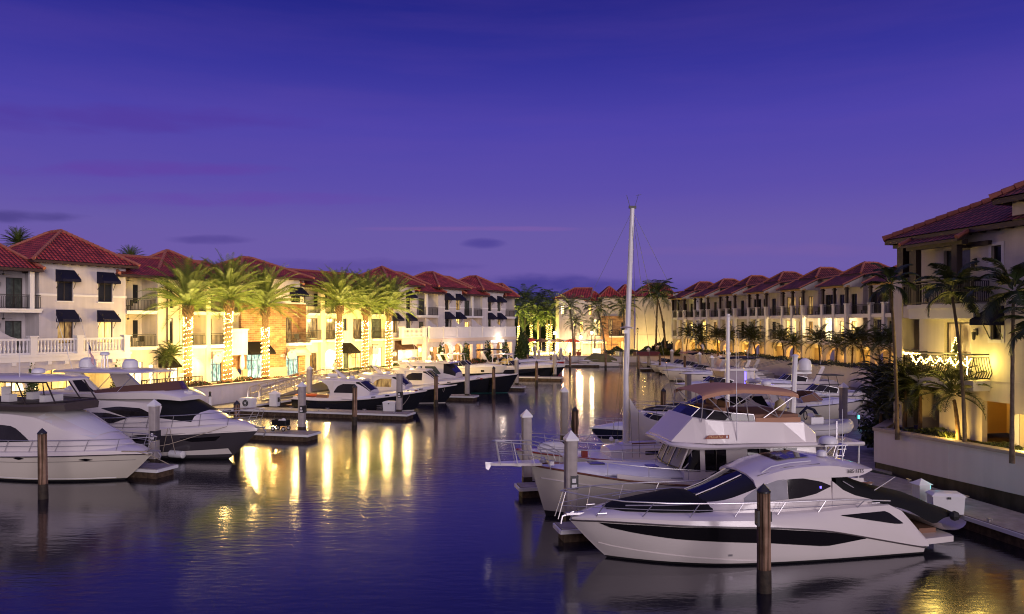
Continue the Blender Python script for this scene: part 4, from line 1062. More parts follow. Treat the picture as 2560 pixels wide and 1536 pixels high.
for px, py, d, lab in ((1437, 812, 136, 'low bushy palm left of the far street lamps'), (1487, 822, 135, 'low bushy palm behind the far street lamp')):
    coco('bushy_palm', lab, px, py, d, 1.5, None, 0, leaf_dark, (0, 0), .8, .14)
# pygmy palms in the planter of the terraced row
G2 = 'pygmy palms in the planter before the terraced houses'
pl = [(1716, 843, 122, 1.7, 'before the end house'), (1747, 838, 119, 1.8, 'beside the first white pier'), (1757, 862, 118, 1.5, 'small one below the first lit arch'), (1795, 848, 113, 1.6, 'left of the mizzen mast'), (1816, 850, 111, 1.6, 'just right of the mizzen mast'), (1871, 846, 104, 1.8, 'double clump, left stem'), (1890, 856, 103, 1.5, 'double clump, right stem'),
      (1960, 855, 96, 1.7, 'beside the dome mast, left stem'), (1983, 866, 94, 1.4, 'beside the dome mast, right stem'), (2050, 862, 88, 1.75, 'wide crown under the fourth pier'), (2090, 870, 86, 1.4, 'small crown right of the fourth pier'), (2130, 868, 82, 1.7, 'crown under the bright balcony end'), (2162, 862, 80, 1.8, 'tall crown before the dark bays'), (2200, 872, 77, 1.7, 'crown next to the villa corner'), (2224, 864, 76, 1.7, 'crown touching the villa edge')]
for px, py, d, sc, w in pl:
    coco('pygmy_palm', 'dark pygmy palm in the row planter, ' + w, px, py, d, 2.3, G2, 2, leaf_dark, (rnd.uniform(-.5, .5), 0), sc*.92, .09, None, trunk_date)
# near right palms
coco('fan_palm', 'tall slim palm left of the villa balcony, crown before the pier', 2243, 722, 33, 2.0, 'palms before the villa', 3, leaf_villa, (-.3, 0), .72, .065)
coco('fan_palm', 'tall slim palm crossing the villa balcony corner', 2412, 742, 30.3, 2.0, 'palms before the villa', 3, leaf_villa, (-.5, 0), .88, .065)
coco('fan_palm', 'tall slim palm at the right edge of the picture', 2530, 745, 27.4, 2.0, 'palms before the villa', 3, leaf_villa, (.05, 0), .92, .065)
coco('fan_palm', 'palm crown drooping in from the right edge below the others', 2600, 830, 26.0, 2.0, 'palms before the villa', 3, leaf_villa, (0, 0), .9, .085)
for px, py, d, sc, lab in ((2396, 1000, 31.4, 1.15, 'low pygmy palm in the bed between the two tall palm trunks'), (2300, 985, 33.6, 1.15, 'low pygmy palm beside the villa carport opening'), (2262, 978, 34.4, 1.1, 'pygmy palm at the villa corner, beside the lit carport'), (2240, 1010, 35.0, .9, 'lowest pygmy palm at the corner of the villa seawall')):
    coco('pygmy_palm', lab, px, py, d, 2.0, 'pygmy palms in the villa bed', 2, leaf_dark, (rnd.uniform(-.25, .25), 0), sc, .08, None, trunk_date)
def bush(name, label, loc, sx, sy, sz, n, leafm, leaf=.16, group=None, cat='shrub', seed=1, kind='thing', rz=0.0):
    q = random.Random(seed); m = MB()
    for i in range(n):
        a, e = q.random()*6.283, math.asin(q.uniform(-.2, 1)); r = .55 + .45*q.random()**.5
        bmp = 1 + .22*math.sin(a*3 + e*4 + seed)
        p = Vector((math.cos(a)*math.cos(e)*sx*r*bmp, math.sin(a)*math.cos(e)*sy*r*bmp, max(0.02, math.sin(e))*sz*r*bmp))
        d = Vector((q.gauss(0,1), q.gauss(0,1), q.gauss(.4,1))).normalized(); s = d.orthogonal().normalized(); ll = leaf*q.uniform(.6, 1.4)
        m.face([m.av(p - s*ll*.25), m.av(p + d*ll*.5 + s*ll*.05), m.av(p + s*ll*.25 + d*ll*.1), m.av(p - d*ll*.4)])
    T = thing(name, label, cat, loc, rz, group); T['kind'] = kind
    m.build('foliage', leafm, T)
    s = MB()
    for i in range(5): s.tube([(0, 0, -.05), (q.uniform(-.5,.5)*sx, q.uniform(-.5,.5)*sy, sz*.7)], [.03, .01], 4)
    s.build('stem', trunk_palm, T)
    return T
X = (2212 - CX)/F*38.5
bush('corner_shrub', 'dark bushy shrub low behind the corner of the villa seawall', (X, 38.5, .9), 1.3, 1.0, 1.9, 1500, leaf_dark, .3, None, seed=2)
for px, py, d, sc, lab in ((2192, 985, 38.5, 1.1, 'arching dark palm hanging over the walkway at the villa corner'), (2222, 965, 39.5, 1.15, 'arching dark palm highest at the villa corner'), (2200, 1035, 36.8, 1.0, 'arching dark palm just above the end of the seawall'), (2232, 1005, 37.2, 1.05, 'arching dark palm between the villa corner and the slim trunk')):
    coco('pygmy_palm', lab, px, py, d, 1.0, 'pygmy palms in the villa bed', 2, leaf_dark, (rnd.uniform(-.25, .25), 0), sc, .08, None, trunk_date)
for lab, loc, sx, sz, k in LATE: bush('background_tree', lab, loc, sx, 3.0, sz, 2600, leaf_hedge, 1.0, 'bushy trees behind the lit palms', 'tree', 20 + k)
def strip(name, label, p, q, w, h, n, leafm, leaf, z, cat='hedge', flowers=False):
    """clipped or loose hedge along a line"""
    r_ = random.Random(int(p[0]*10) + 5); T = thing(name, label, cat, (p[0], p[1], z))
    d = Vector((q[0]-p[0], q[1]-p[1], 0)); L_ = d.length; u = d.normalized(); nn = Vector((-u.y, u.x, 0)); m = MB()
    for i in range(n):
        t = r_.random()*L_; o_ = r_.uniform(-.5, .5)*w; hh = h*(.65 + .35*math.sin(t*1.7 + p[0]) * math.sin(t*.63)) * (r_.random()**.45)
        c = u*t + nn*o_ + Vector((0, 0, hh)); dv = Vector((r_.gauss(0,1), r_.gauss(0,1), r_.gauss(.6,1))).normalized(); s = dv.orthogonal().normalized(); l = leaf*r_.uniform(.6, 1.4)
        m.face([m.av(c - s*l*.25), m.av(c + dv*l*.5), m.av(c + s*l*.25 + dv*l*.1), m.av(c - dv*l*.4)], 1 if flowers and r_.random() < .35 else 0)
    m.build('foliage', [leafm, flower_red], T)
    return T
def off(p, q, o_): 
    d = Vector((q[0]-p[0], q[1]-p[1], 0)).normalized(); n = Vector((-d.y, d.x, 0))*o_
    return (p[0]+n.x, p[1]+n.y), (q[0]+n.x, q[1]+n.y)
L1_, L2_ = SW_L[1], SW_L[2]
def onL(t, o_): 
    p = (lerp(L1_[0], L2_[0], t), lerp(L1_[1], L2_[1], t)); d = Vector((L2_[0]-L1_[0], L2_[1]-L1_[1], 0)).normalized()
    return (p[0] - d.y*o_, p[1] + d.x*o_)
strip('hedge', 'low green hedge on the planter wall between the first two lit palms', onL(.02, .9), onL(.36, .9), 1.1, .75, 3400, leaf_hedge, .17, 1.6, flowers=True)
strip('hedge', 'low green hedge on the planter wall below the last lit palms', onL(.62, .9), onL(.99, .9), 1.1, .7, 3400, leaf_hedge, .17, 1.6)
strip('hedge', 'low hedge under the brick tower beside the gangway head', onL(.37, .9), onL(.5, .9), 1.0, .5, 1500, leaf_hedge, .17, 1.6, flowers=True)
strip('hedge', 'leafy planting along the top of the villa seawall', (17.6, 34.2), (22.1, 20.2), .9, .62, 4200, leaf_dark, .2, 1.95)
strip('hedge', 'clipped yellow green hedge on the far quay corner', (25.0, 129.8+2), (29.2, 129.8+1.8), 1.6, 1.7, 1800, leaf_hedge, .35, 1.5)
strip('hedge', 'loose hedge along the plain lit wall of the far building', (16.5, 136.0), (27.0, 136.0), 1.6, 1.6, 2600, leaf_hedge, .4, 1.5)
strip('hedge', 'row of dark planting along the terraced houses planter', (29.8, 124), (36.2, 66), 1.2, .6, 3500, leaf_dark, .3, 2.6)
strip('hedge', 'dark planting at the arches of the far white building', lp(46, 3.2)[:2], lp(63, 3.2)[:2], 1.0, .9, 2600, leaf_hedge, .3, 1.5, flowers=True)
bush('topiary', 'tall rounded topiary at the end of the far arcade', lp(66.9, 3.0, 1.5), 1.1, 1.1, 3.9, 2600, leaf_hedge, .4, None, 'topiary', 4)
for a, lab in ((47.9, 'climbing vine on the first pillar of the far arcade'), (53.4, 'climbing vine between the far round arches'), (58.6, 'reddish climbing vine beside the sign arches'), (63.2, 'leafy climber at the last far arch')):
    bush('climbing_vine', lab, lp(a, 2.35, 1.5), .55, .3, 2.9, 700, leaf_hedge, .3, 'vines on the far arcade', 'vine', int(a))
bush('agave', 'spiky dark plant on the far quay corner below the lit wall', (27.2, 134.5, 1.5), 2.3, 1.5, 2.2, 500, leaf_dark, 1.3, None, 'plant', 3)
# potted palms beside the black awning
P = thing('planter_pot', 'terracotta pot with two thin palms beside the black awning', 'plant pot', lp(10.9, 1.6, 1.5), ROT_L)
part(P, 'pot', terracotta, lambda m: m.lathe([(.5,0),(.75,.4),(.8,.45),(.7,.45),(.6,.35)], (0,0,0), 14))
coco('potted_palm', 'thin leaning palm growing from the terracotta pot', 424, 895, lp(10.8, 1.6)[1], 1.8, 'palms in the terracotta pot', 2, leaf_palm, (.25, 0), 1.1, .05)
coco('potted_palm', 'shorter palm on the left side of the terracotta pot', 414, 905, lp(10.5, 1.6)[1], 1.8, 'palms in the terracotta pot', 2, leaf_palm, (-.1, 0), 1.0, .05)
for a in (4.9, -1.65):
    bush('climbing_vine', 'leafy climber on a stone pillar of the near arcade ' + ('beside the open end' if a > 0 else 'between the first arches'), lp(a, 2.3, 1.5), .5, .25, 2.2, 600, leaf_hedge, .2, None, 'vine', 9)
# ------------------------------------------------------------------ docks, piles, gangways, dock furniture
def dock(label, p, q, w, z=.46, name='floating_dock', n=None):
    p, q = Vector((*p, 0)), Vector((*q, 0)); d = q - p; L_ = d.length; ang = math.atan2(d.y, d.x)
    T = thing(name, label, 'dock', tuple(p), ang)
    m = MB(); k = 0.0
    while k < L_ - .05:
        e = min(L_, k + 2.4); m.box(k + .012, e - .012, -w/2, w/2, z - .12, z); k = e
    m.build('deck', dockdeck, T)
    s = MB(); s.box(.1, L_-.1, -w/2+.08, w/2-.08, -.25, z - .122); s.build('float', dockside, T)
    r = MB()
    for y0, y1 in ((-w/2 - .06, -w/2 - .002), (w/2 + .002, w/2 + .06)): r.box(-.05, L_+.05, y0, y1, z - .16, z - .03)
    r.box(L_+.002, L_ + .07, -w/2, w/2, z - .16, z - .03); r.build('rub_strip', plastic_w, T)
    k = 1.2
    while k < L_ - .5:
        for y in (-w/2 + .12, w/2 - .12):
            c = MB(); c.box(k-.04, k+.04, y-.025, y+.025, z+.001, z+.07); c.tube([(k-.15, y, z+.085), (k+.15, y, z+.085)], .02, 5); c.build('cleat', steel, T)
        k += 3.1
    return T
def inset(p, d, L_): return (p[0] + d[0]*L_, p[1] + d[1]*L_)
eL = (.97, -.243); eR = (-.98, -.2)
dk = [('short finger dock end between the two nearest left cruisers', (-30.5, 39.2), (-15.9, 35.0), 1.3),
      ('finger dock carrying the black wagon', (-27.5, 50.0), (-12.0, 46.0), 1.5),
      ('finger dock along the first black picnic boat, with white box near its end', (-21.6, 59.9), (-7.5, 56.3), 1.6),
      ('finger dock end beside the square flat topped pile, between black hulls', (-13.2, 72.6), (-3.3, 70.1), 1.4),
      ('small dock end off the bow of the largest black hulled cruiser', (-8.5, 83.1), (1.3, 80.7), 1.3),
      ('finger dock below the far black hulled express boat', (-4.0, 97.5), (6.2, 95.0), 1.4),
      ('finger dock between the front sport cruiser and the trawler', (14.6, 27.4), (1.5, 24.72), .85),
      ('finger dock end at the trawler bow', (14.4, 33.8), (.25, 31.0), .9),
      ('finger dock behind the tan bimini', (24.4, 58.9), (12.4, 56.5), 1.2)]
for d_ in dk: dock(*d_)
for d0, x0, x1 in ((115, 29.2, 19.5), (106.6, 30.5, 21.0), (96.2, 32.0, 22.4), (86, 33, 21.5), (75, 33.5, 20.5)):
    dock('finger dock on the far right bank, %s' % {115: 'farthest one by the quay corner', 106.6: 'before the end house', 96.2: 'under the first lit arch', 86: 'among the small white cruisers', 75: 'beside the lilac curtained fishing boat'}[d0], (x0, d0 + 2), (x1, d0), 1.2)
dock('long main dock along the left white seawall', (-28.9, 46), (-4.2, 106), 2.2, name='main_dock')
dock('concrete walkway dock below the villa seawall', (18.0, 18.0), (15.15, 33.6), 2.1, .5, 'main_dock')
dock('walkway dock leading from the trawler stern towards the row', (15.8, 34.0), (26.0, 55.5), 2.3, .5, 'main_dock')
dock('walkway dock along the far right seawall', (31.6, 62), (27.0, 118), 1.8, .5, 'main_dock')
dock('small landing dock at the far seawall', (6.5, 126.5), (14.5, 126.5), 2.6, .5)

def cpile(label, px, py, flat=False, zt=None, plate=False):
    zt = zt or (3.3 if flat else 3.45); s = (py - YH)/(7 - zt); X, d = (px - CX)/s, F/s
    T = thing('concrete_pile', label, 'pile', (X, d, 0), R(-14 if px < 1300 else 11), 'white concrete mooring piles')
    h = .19; zb = zt - (.0 if flat else .34)
    part(T, 'shaft', pile_con, lambda m: m.rings([[(-h+.04,-h,z),(h-.04,-h,z),(h,-h+.04,z),(h,h-.04,z),(h-.04,h,z),(-h+.04,h,z),(-h,h-.04,z),(-h,-h+.04,z)] for z in (-1.5, zb)], 0, True, True, False))
    part(T, 'tide_band', tide, lambda m: m.rings([[(-h+.03,-h-f,z),(h-.03,-h-f,z),(h+f,-h+.03,z),(h+f,h-.03,z),(h-.03,h+f,z),(-h+.03,h+f,z),(-h-f,h-.03,z),(-h-f,-h+.03,z)] for z, f in ((-.3,.006),(.42,.006),(.62,.001))], 0, True, False, False))
    T.rotation_euler[0] = rnd.uniform(-.012, .012); T.rotation_euler[1] = rnd.uniform(-.012, .012)
    if not flat:
        def cp(m):
            m.box(-.22, .22, -.22, .22, zb + .002, zb + .07)
            t = m.av((0,0,zt)); c = [m.av(p) for p in ((-.22,-.22,zb+.071),(.22,-.22,zb+.071),(.22,.22,zb+.071),(-.22,.22,zb+.071))]
            for i in range(4): m.face((c[i], c[(i+1)%4], t))
        part(T, 'cap', pile_cap, cp)
    if plate:
        o = part(T, 'number_plate', black_cap, lambda m: (m.box(h+.002, h+.03, -.2, .2, 1.5, 1.95), m.box(-.05+h*0, .2, -h-.03, -h-.002, 1.5, 1.95)))
        part(o, 'plate_mark', plastic_w, lambda m: (m.box(.0, .13, -h-.034, -h-.0305, 1.72, 1.86), m.box(-.02, .17, -h-.034, -h-.0305, 1.56, 1.66)))
    return T
for px, py, fl, pl_, lab in ((1425, 1076, 0, 1, 'concrete pile before the trawler hull, nearest of the white piles'), (1318, 1023, 0, 0, 'concrete pile at the trawler pulpit'), (385, 998, 0, 1, 'concrete pile between the two big left cruisers'),
        (755, 954, 0, 1, 'concrete pile beside the black wagon'), (774, 914, 0, 0, 'concrete pile at the foot of the gangway'), (998, 935, 1, 1, 'flat topped concrete pile beside the white dock box'), (1168, 912, 1, 0, 'flat topped concrete pile between the black hulls'),
        (1292, 893, 0, 0, 'concrete pile at the bow of the largest black cruiser'), (1075, 887, 0, 0, 'concrete pile under the left end of the far arcade'), (1387, 881, 0, 0, 'concrete pile at the bow of the far black express boat'), (1347, 873, 0, 0, 'concrete pile behind the far express boat'),
        (1338, 862, 0, 0, 'concrete pile farthest back near the closed umbrella'), (1402, 868, 0, 0, 'concrete pile beside the far gangway'), (1235, 868, 0, 0, 'concrete pile before the sign arches'), (1621, 869, 0, 0, 'concrete pile right of the tall mast, by the maroon canopy'),
        (1644, 863, 0, 0, 'concrete pile before the far clipped hedge, smallest on the right'), (1680, 873, 0, 0, 'concrete pile below the end house'), (1749, 880, 0, 0, 'concrete pile left of the mizzen mast'), (1780, 888, 0, 0, 'concrete pile just beside the mizzen mast'),
        (1866, 874, 0, 0, 'concrete pile before the second pier of the row'), (1721, 936, 1, 0, 'flat topped concrete pile behind the tan bimini'), (2107, 956, 0, 0, 'concrete pile behind the grey dinghy with one lit edge'), (172, 963, 0, 0, 'concrete pile behind the grey flybridge yacht by the lit arcade'), (1410, 966, 0, 0, 'concrete pile hidden behind the tall white mast')):
    cpile(lab, px, py, fl, None, pl_)
def wpile(label, px, py, zt=2.85, lean=0):
    s = (py - YH)/(7 - zt); X, d = (px - CX)/s, F/s
    T = thing('timber_pile', label, 'pile', (X, d, 0), 0, 'timber mooring piles with black caps')
    def sh(m):
        n = 16
        m.rings([[((.165 + (.012 if k % 2 else -.008))*f*math.cos(2*math.pi*k/n), (.165 + (.012 if k % 2 else -.008))*f*math.sin(2*math.pi*k/n), z) for k in range(n)] for z, f in ((-1.5, 1.06), (0, 1.03), (zt - .22, .95))], 0, True, True, False)
    part(T, 'shaft', pile_wood, sh)
    part(T, 'tide_band', tide, lambda m: m.lathe([(.19,-.3),(.19,.35),(.182,.6)], (0,0,0), 16, 0, False))
    T.rotation_euler[0] = rnd.uniform(-.025, .025); T.rotation_euler[1] = rnd.uniform(-.025, .025)
    part(T, 'cap', black_cap, lambda m: m.lathe([(.178, zt-.235), (.178, zt-.19), (.004, zt)], (0,0,0), 16))
    if px in (1910, 1436):
        for a in ((-.2,-.14,-.12,.12,zt-1.1,zt-.7), (.14,.2,-.05,.05,zt-1.0,zt-.75)): part(T, 'cleat_hook', iron, lambda m, a=a: m.box(*a))
    return T
for px, py, lab in ((108, 1070, 'timber pile before the nearest left cruiser'), (1910, 1208, 'big timber pile before the front sport cruiser'), (592, 1001, 'timber pile behind the grey yacht bow'), (886, 961, 'timber pile before the first black picnic boat'), (1090, 934, 'timber pile at the second picnic boat bow'),
        (1234, 916, 'timber pile before the largest black cruiser'), (1341, 902, 'timber pile before the far black express boat'), (1436, 1016, 'timber pile between the two nearest concrete piles'), (1656, 970, 'timber pile left of the tan bimini'), (1514, 878, 'timber pile in open water before the far seawall'),
        (1596, 884, 'timber pile beside the far dark lamp post'), (1650, 884, 'brown timber pile by the maroon canopy'), (1712, 889, 'timber pile left of the small white cruisers'), (1425, 880, 'timber pile at the far gangway'), (1320, 884, 'timber pile among the far white boats'), (1377, 886, 'timber pile behind the red boat'), (1779, 944, 'timber pile with black cap right before the lilac curtain boat')):
    wpile(lab, px, py)

def gangway(label, p, q, z0, z1, w=1.2, h=1.15):
    p, q = Vector((*p, z0)), Vector((*q, z1)); d = q - p; L_ = d.length; u = d.normalized(); n = Vector((-d.y, d.x, 0)).normalized()*w/2
    T = thing('gangway', label, 'gangway', tuple(p)); m = MB(); fl = MB()
    fl.M = None
    i = [fl.av(x) for x in (n, -n, d - n, d + n)]; fl.face(i); j = [fl.av(Vector(x) - Vector((0,0,.08))) for x in (n, -n, d - n, d + n)]; fl.face(j[::-1])
    for a in range(4): fl.face((i[a], i[(a+1)%4], j[(a+1)%4], j[a]))
    fl.build('deck', dockdeck, T)
    for s in (1, -1):
        o = n*s; k = int(L_/1.0); Z = Vector((0,0,1))
        m.tube([o, o + d], .06, 5); m.tube([o + Z*.15 - u*.35, o + Z*h*.7 - u*.3, o + Z*h, o + d + Z*h], .055, 5); m.tube([o + Z*h*.5, o + d + Z*h*.5], .035, 5)
        for a in range(k + 1):
            b = o + d*a/k; m.tube([b, b + Z*h], .04, 4)
            if a < k: m.tube([b + Z*h, o + d*(a+1)/k] if a % 2 else [b, o + d*(a+1)/k + Z*h], .035, 4)
    m.build('truss_rail', mat('bare_aluminium', (.52,.46,.40), .35, metal=.8), T)
    return T
gangway('aluminium gangway rising to the promenade left of the brick tower', (-21.9, 65.0), (-18.6, 73.2), .5, 1.6)
gangway('aluminium gangway behind the second picnic boat', (-11.6, 83.0), (-15.2, 80.0), .6, 1.6)
gangway('aluminium gangway down to the far landing dock', (9.3, 127.2), (8.3, 131.2), .55, 1.55)

# black iron fences
def fence(label, pts, z, h=1.1, name='iron_fence'):
    T = thing(name, label, 'fence', (*pts[0], z)); o = Vector((*pts[0], 0))
    for a, b in zip(pts, pts[1:]):
        a, b = Vector((*a, 0)) - o, Vector((*b, 0)) - o; L_ = (b - a).length; n = max(2, int(L_/.14))
        m = MB(); Z = Vector((0,0,1))
        m.tube([a + Z*h, b + Z*h], .045, 4); m.tube([a + Z*.1, b + Z*.1], .03, 4)
        for i in range(n + 1):
            q = a + (b - a)*i/n; m.tube([q, q + Z*h], .045 if i % 10 == 0 else .022, 4, 0, False)
        m.build('fence_panel', iron, T)
    return T
fence('black iron fence at the left end of the planter wall', [(-27.8, 57.0), (-25.9, 60.9), (-25.4, 62.3)], 1.55, 1.25)
fence('black iron fence round the dark deck above the first picnic boat', [(-18.0, 73.6), (-17.2, 73.2), (-15.6, 77.4), (-14.2, 80.6)], 1.55)
fence('thin fence on the low patio left of the far arcade', [(-13.3, 93.6), (-12.0, 98.2), (-10.9, 101.6)], 1.65)
fence('black railing along the far quay', [(14.5, 131.3), (28.6, 131.3)], 1.5)
fence('fence with an arched gate by the brick middle', [(13.0, 139.0), (19.5, 139.5)], 1.5, 1.9)
D_ = thing('deck_platform', 'dark timber deck jutting out above the first picnic boat', 'deck', (-17.0, 74.0, 0), R(68))
part(D_, 'deck', dockdeck, lambda m: m.box(-1, 7.6, -.4, 3.2, 1.35, 1.5)); part(D_, 'support_post', pile_con, lambda m: [m.box(x, x+.25, -.3, -.05, -1, 1.348) for x in (-.8, 1.8, 4.4, 7.0)])

# dock furniture
def dockbox(label, loc, rz, w, d, h, name='dock_box'):
    T = thing(name, label, 'dock box', loc, rz)
    part(T, 'box', plastic_w, lambda m: m.rings([[(-w/2*f,-d/2*f,z),(w/2*f,-d/2*f,z),(w/2*f,d/2*f,z),(-w/2*f,d/2*f,z)] for z, f in ((0,.93),(h*.8,1.0))], 0, True, True, False))
    part(T, 'lid', plastic_w, lambda m: m.rings([[(-w/2*f,-d/2*f,z),(w/2*f,-d/2*f,z),(w/2*f,d/2*f,z),(-w/2*f,d/2*f,z)] for z, f in ((h*.8+.003,1.06),(h*.86,1.06),(h*.97,.86),(h,.55))], 0, True, True, False))
    part(T, 'latch', iron, lambda m: m.box(-.05,.05,-d/2-.05,-d/2-.02,h*.72,h*.82))
    return T
def pedestal(label, loc, rz=0, s=1.0, lampm=None):
    T = thing('power_pedestal', label, 'power pedestal', loc, rz)
    part(T, 'body', plastic_w, lambda m: m.box(-.28*s,.28*s,-.24*s,.24*s,0,.85*s))
    def rf(m):
        c = [m.av(p) for p in ((-.36*s,-.32*s,.853*s),(.36*s,-.32*s,.853*s),(.36*s,.32*s,.853*s),(-.36*s,.32*s,.853*s))]; t = m.av((0,0,1.1*s))
        m.face(c[::-1]); [m.face((c[i], c[(i+1)%4], t)) for i in range(4)]
    part(T, 'roof', pile_cap, rf)
    part(T, 'outlet_box', iron, lambda m: m.box(.282*s,.33*s,-.1*s,.1*s,.3*s,.62*s))
    if lampm: part(T, 'lamp', lampm, lambda m: m.box(.29*s,.37*s,-.14*s,.14*s,.64*s,.8*s))
    hs = MB(); hs.tube([(.3*s,.15,.5*s),(.42*s,.1,.3*s),(.4*s,0,.05),(.6*s,-.1,.03),(.9*s,.2,.03)], .02, 5); hs.build('hose', blackrub, T)
    return T
X, d = at(2303, 1258, .5); pedestal('white pedestal cabinet with pitched lid and cyan lamp beside the big dock box', (X, d, .5), R(12), .82, cyan_glow)
X, d = at(2385, 1290, .5); dockbox('large white dock box on the walkway below the villa', (X, d + .5, .5), R(-10), 1.02, .62, .72)
X, d = at(2136, 1076, .5); pedestal('white pedestal with a cyan lamp behind the grey dinghy', (X, d + .3, .5), R(-20), 1.1, cyan_glow)
X, d = at(616, 1020, .48); o = dockbox('white dock box with a coiled hose on its front, left main dock', (X, d + .4, .46), R(-14), 1.1, .7, .8)
part(o, 'hose_coil', blackrub, lambda m: (m.tube([(.0 + .22*math.cos(t*.5), -.40, .38 + .22*math.sin(t*.5)) for t in range(14)], .035, 6), m.tube([(.0 + .13*math.cos(t*.5), -.41, .38 + .13*math.sin(t*.5)) for t in range(14)], .03, 6)))
X, d = at(684, 1016, .48); pedestal('white pedestal at the foot of the gangway', (X, d + .3, .46), R(-14), 1.15, None)
X, d = at(975, 1028, .48); dockbox('white dock box by the flat topped pile', (X, d + .3, .46), R(-14), 1.0, .7, .75)
pedestal('pedestal with a bright cyan lamp behind the first picnic boat roof', ((870-CX)/27*1.0, 70.3, .46), R(-100), 1.25, cyan_glow)
for k in range(3):
    X, d = at(949 + 10*k, 1026, .48)
    T = thing('rope_coil', 'coiled grey rope in the row of three beside the white dock box', 'rope coil', (X, d, .46), k, 'coiled ropes by the dock box')
    part(T, 'coil', canvas_grey, lambda m, k=k: m.tube([((.2+.01*math.sin(t))*math.cos(t*.55), (.2+.01*math.sin(t))*math.sin(t*.55), .04 + t*.011) for t in range(36)], .035, 6))
# folding wagon
X, d = at(702, 1077, .46)
T = thing('wagon', 'black folding wagon standing on the finger dock', 'wagon', (X, d, .46), R(-14))
def tub(m):
    for a in ((-.48,.48,-.27,-.25),(-.48,.48,.25,.27),(-.48,-.46,-.25,.25),(.46,.48,-.25,.25)): m.box(*a, .32, .66)
    m.box(-.46,.46,-.25,.25,.32,.34)
part(T, 'tub', canvas_black, tub)
for x in (-.36, .36):
    for y in (-.3, .3):
        w_ = part(T, 'wheel', blackrub, lambda m, x=x, y=y: m.rings([[(x+.14*math.cos(2*math.pi*k/14), y+o_, .14+.14*math.sin(2*math.pi*k/14)) for k in range(14)] for o_ in (-.03, .03)], 0, True, True, False))
        part(w_, 'hub', plastic_w, lambda m, x=x, y=y: m.rings([[(x+.075*math.cos(2*math.pi*k/10), y+o_, .14+.075*math.sin(2*math.pi*k/10)) for k in range(10)] for o_ in (-.036, .036)], 0, True, True, False))
part(T, 'frame', iron, lambda m: (m.tube([(-.36,-.3,.14),(-.36,.3,.14)], .015, 5), m.tube([(.36,-.3,.14),(.36,.3,.14)], .015, 5), [m.tube([(x,y,.14),(x,y,.68)], .015, 5) for x in (-.46,.46) for y in (-.28,.28)]))
part(T, 'handle', iron, lambda m: (m.tube([(-.48,0,.4),(-.42,0,.95)], .014, 5), m.tube([(-.42,-.1,.95),(-.42,.1,.95)], .016, 5)))
part(T, 'cargo', canvas_white, lambda m: (m.ball((.18,0,.62), .16, 8), m.ball((-.1,.05,.56), .14, 8)))
# lighthouse ornament
X, d = at(525, 1022, .46)
T = thing('lighthouse_ornament', 'small white lighthouse shaped post with a black lantern on the left dock', 'ornament', (X, d, .46))
part(T, 'tower', plastic_w, lambda m: m.lathe([(.17,0),(.16,.1),(.1,.95)], (0,0,0), 10)); part(T, 'lantern', iron, lambda m: (m.lathe([(.14,.953),(.14,.99)], (0,0,0), 10), m.lathe([(.08,1.0),(.08,1.2),(.13,1.21),(.01,1.36)], (0,0,0), 10)))
for i, (px, py) in enumerate(((683, 1026), (790, 1029), (870, 1031))):
    X, d = at(px, py, .3)
    T = thing('dock_fender', 'black fender hung on the edge of the picnic boat finger dock', 'fender', (X, d - .12, .22), R(-14), 'black fenders on the picnic boat dock')
    part(T, 'bumper', blackrub, lambda m: m.rings([[(x, r*math.cos(2*math.pi*k/10), r*math.sin(2*math.pi*k/10)) for k in range(10)] for x, r in ((-.42,.03),(-.36,.15),(.36,.15),(.42,.03))]))

# lamps: garden globes and street lamps
LAMPS = []
def garden_lamp(label, px, py, b):
    a = la_px(px, b); x, y, _ = lp(a, b); z = 7 - (py - YH)*y/F
    T = thing('garden_lamp', label, 'lamp', (x, y, 1.5)); h = z - 1.5
    part(T, 'stem', iron, lambda m: m.tube([(0,0,0),(0,0,max(.1,h-.1))], .025, 6)); part(T, 'bulb', lampglow, lambda m: m.ball((0,0,h), .085, 10))
    LAMPS.append(((x, y, z), 40, (1, .72, .32), .08)); return T
garden_lamp('bright garden lamp in the hedge between the second and third lit palms', 613, 948, 5.0)
garden_lamp('bright garden lamp at the foot of the glowing arch palm', 832, 921, 4.2)
garden_lamp('bright garden lamp in the hedge under the last lit palm', 980, 911, 4.0)
garden_lamp('bright garden lamp on the wall behind the last lit palm trunk', 978, 877, 2.4)
def street_lamp(label, px, py, d, h0=1.5, lit=True, zr=None):
    x = (px - CX)/F*d; z = 7 - (py - YH)*d/F
    T = thing('street_lamp', label, 'street lamp', (x, d, h0)); h = z - h0
    part(T, 'post', iron, lambda m: m.lathe([(.12,0),(.12,.3),(.06,.4),(.045,h-.45),(.09,h-.4)], (0,0,0), 8))
    def ln(m):
        m.lathe([(.17,h+.26),(.28,h+.3),(.05,h+.55),(.02,h+.62)], (0,0,0), 8); m.lathe([(.1,h-.39),(.14,h-.3)], (0,0,0), 8)
        for k in range(4):
            c, s = math.cos(k*1.57+.78), math.sin(k*1.57+.78); m.tube([(.13*c,.13*s,h-.3),(.19*c,.19*s,h+.28)], .012, 4)
    part(T, 'lantern', iron, ln)
    part(T, 'bulb', lampglow if lit else glass_dark, lambda m: m.ball((0,0,h-.02), .26 if lit else .12, 12))
    if lit: LAMPS.append(((x, d - .5, z), 420, (1, .75, .4), .2))
    return T
street_lamp('lit street lamp above the orange foliage of the far restaurant', 1387, 833, 136)
street_lamp('lit street lamp in front of the low bushy palms at the far end', 1479, 832, 135)
street_lamp('smaller lit lamp between the two far street lamps', 1452, 843, 141)
street_lamp('unlit dark street lamp right of the tall mast', 1594, 828, 134, 1.5, False)
street_lamp('unlit dark street lamp before the brick middle', 1529, 832, 136, 1.5, False)

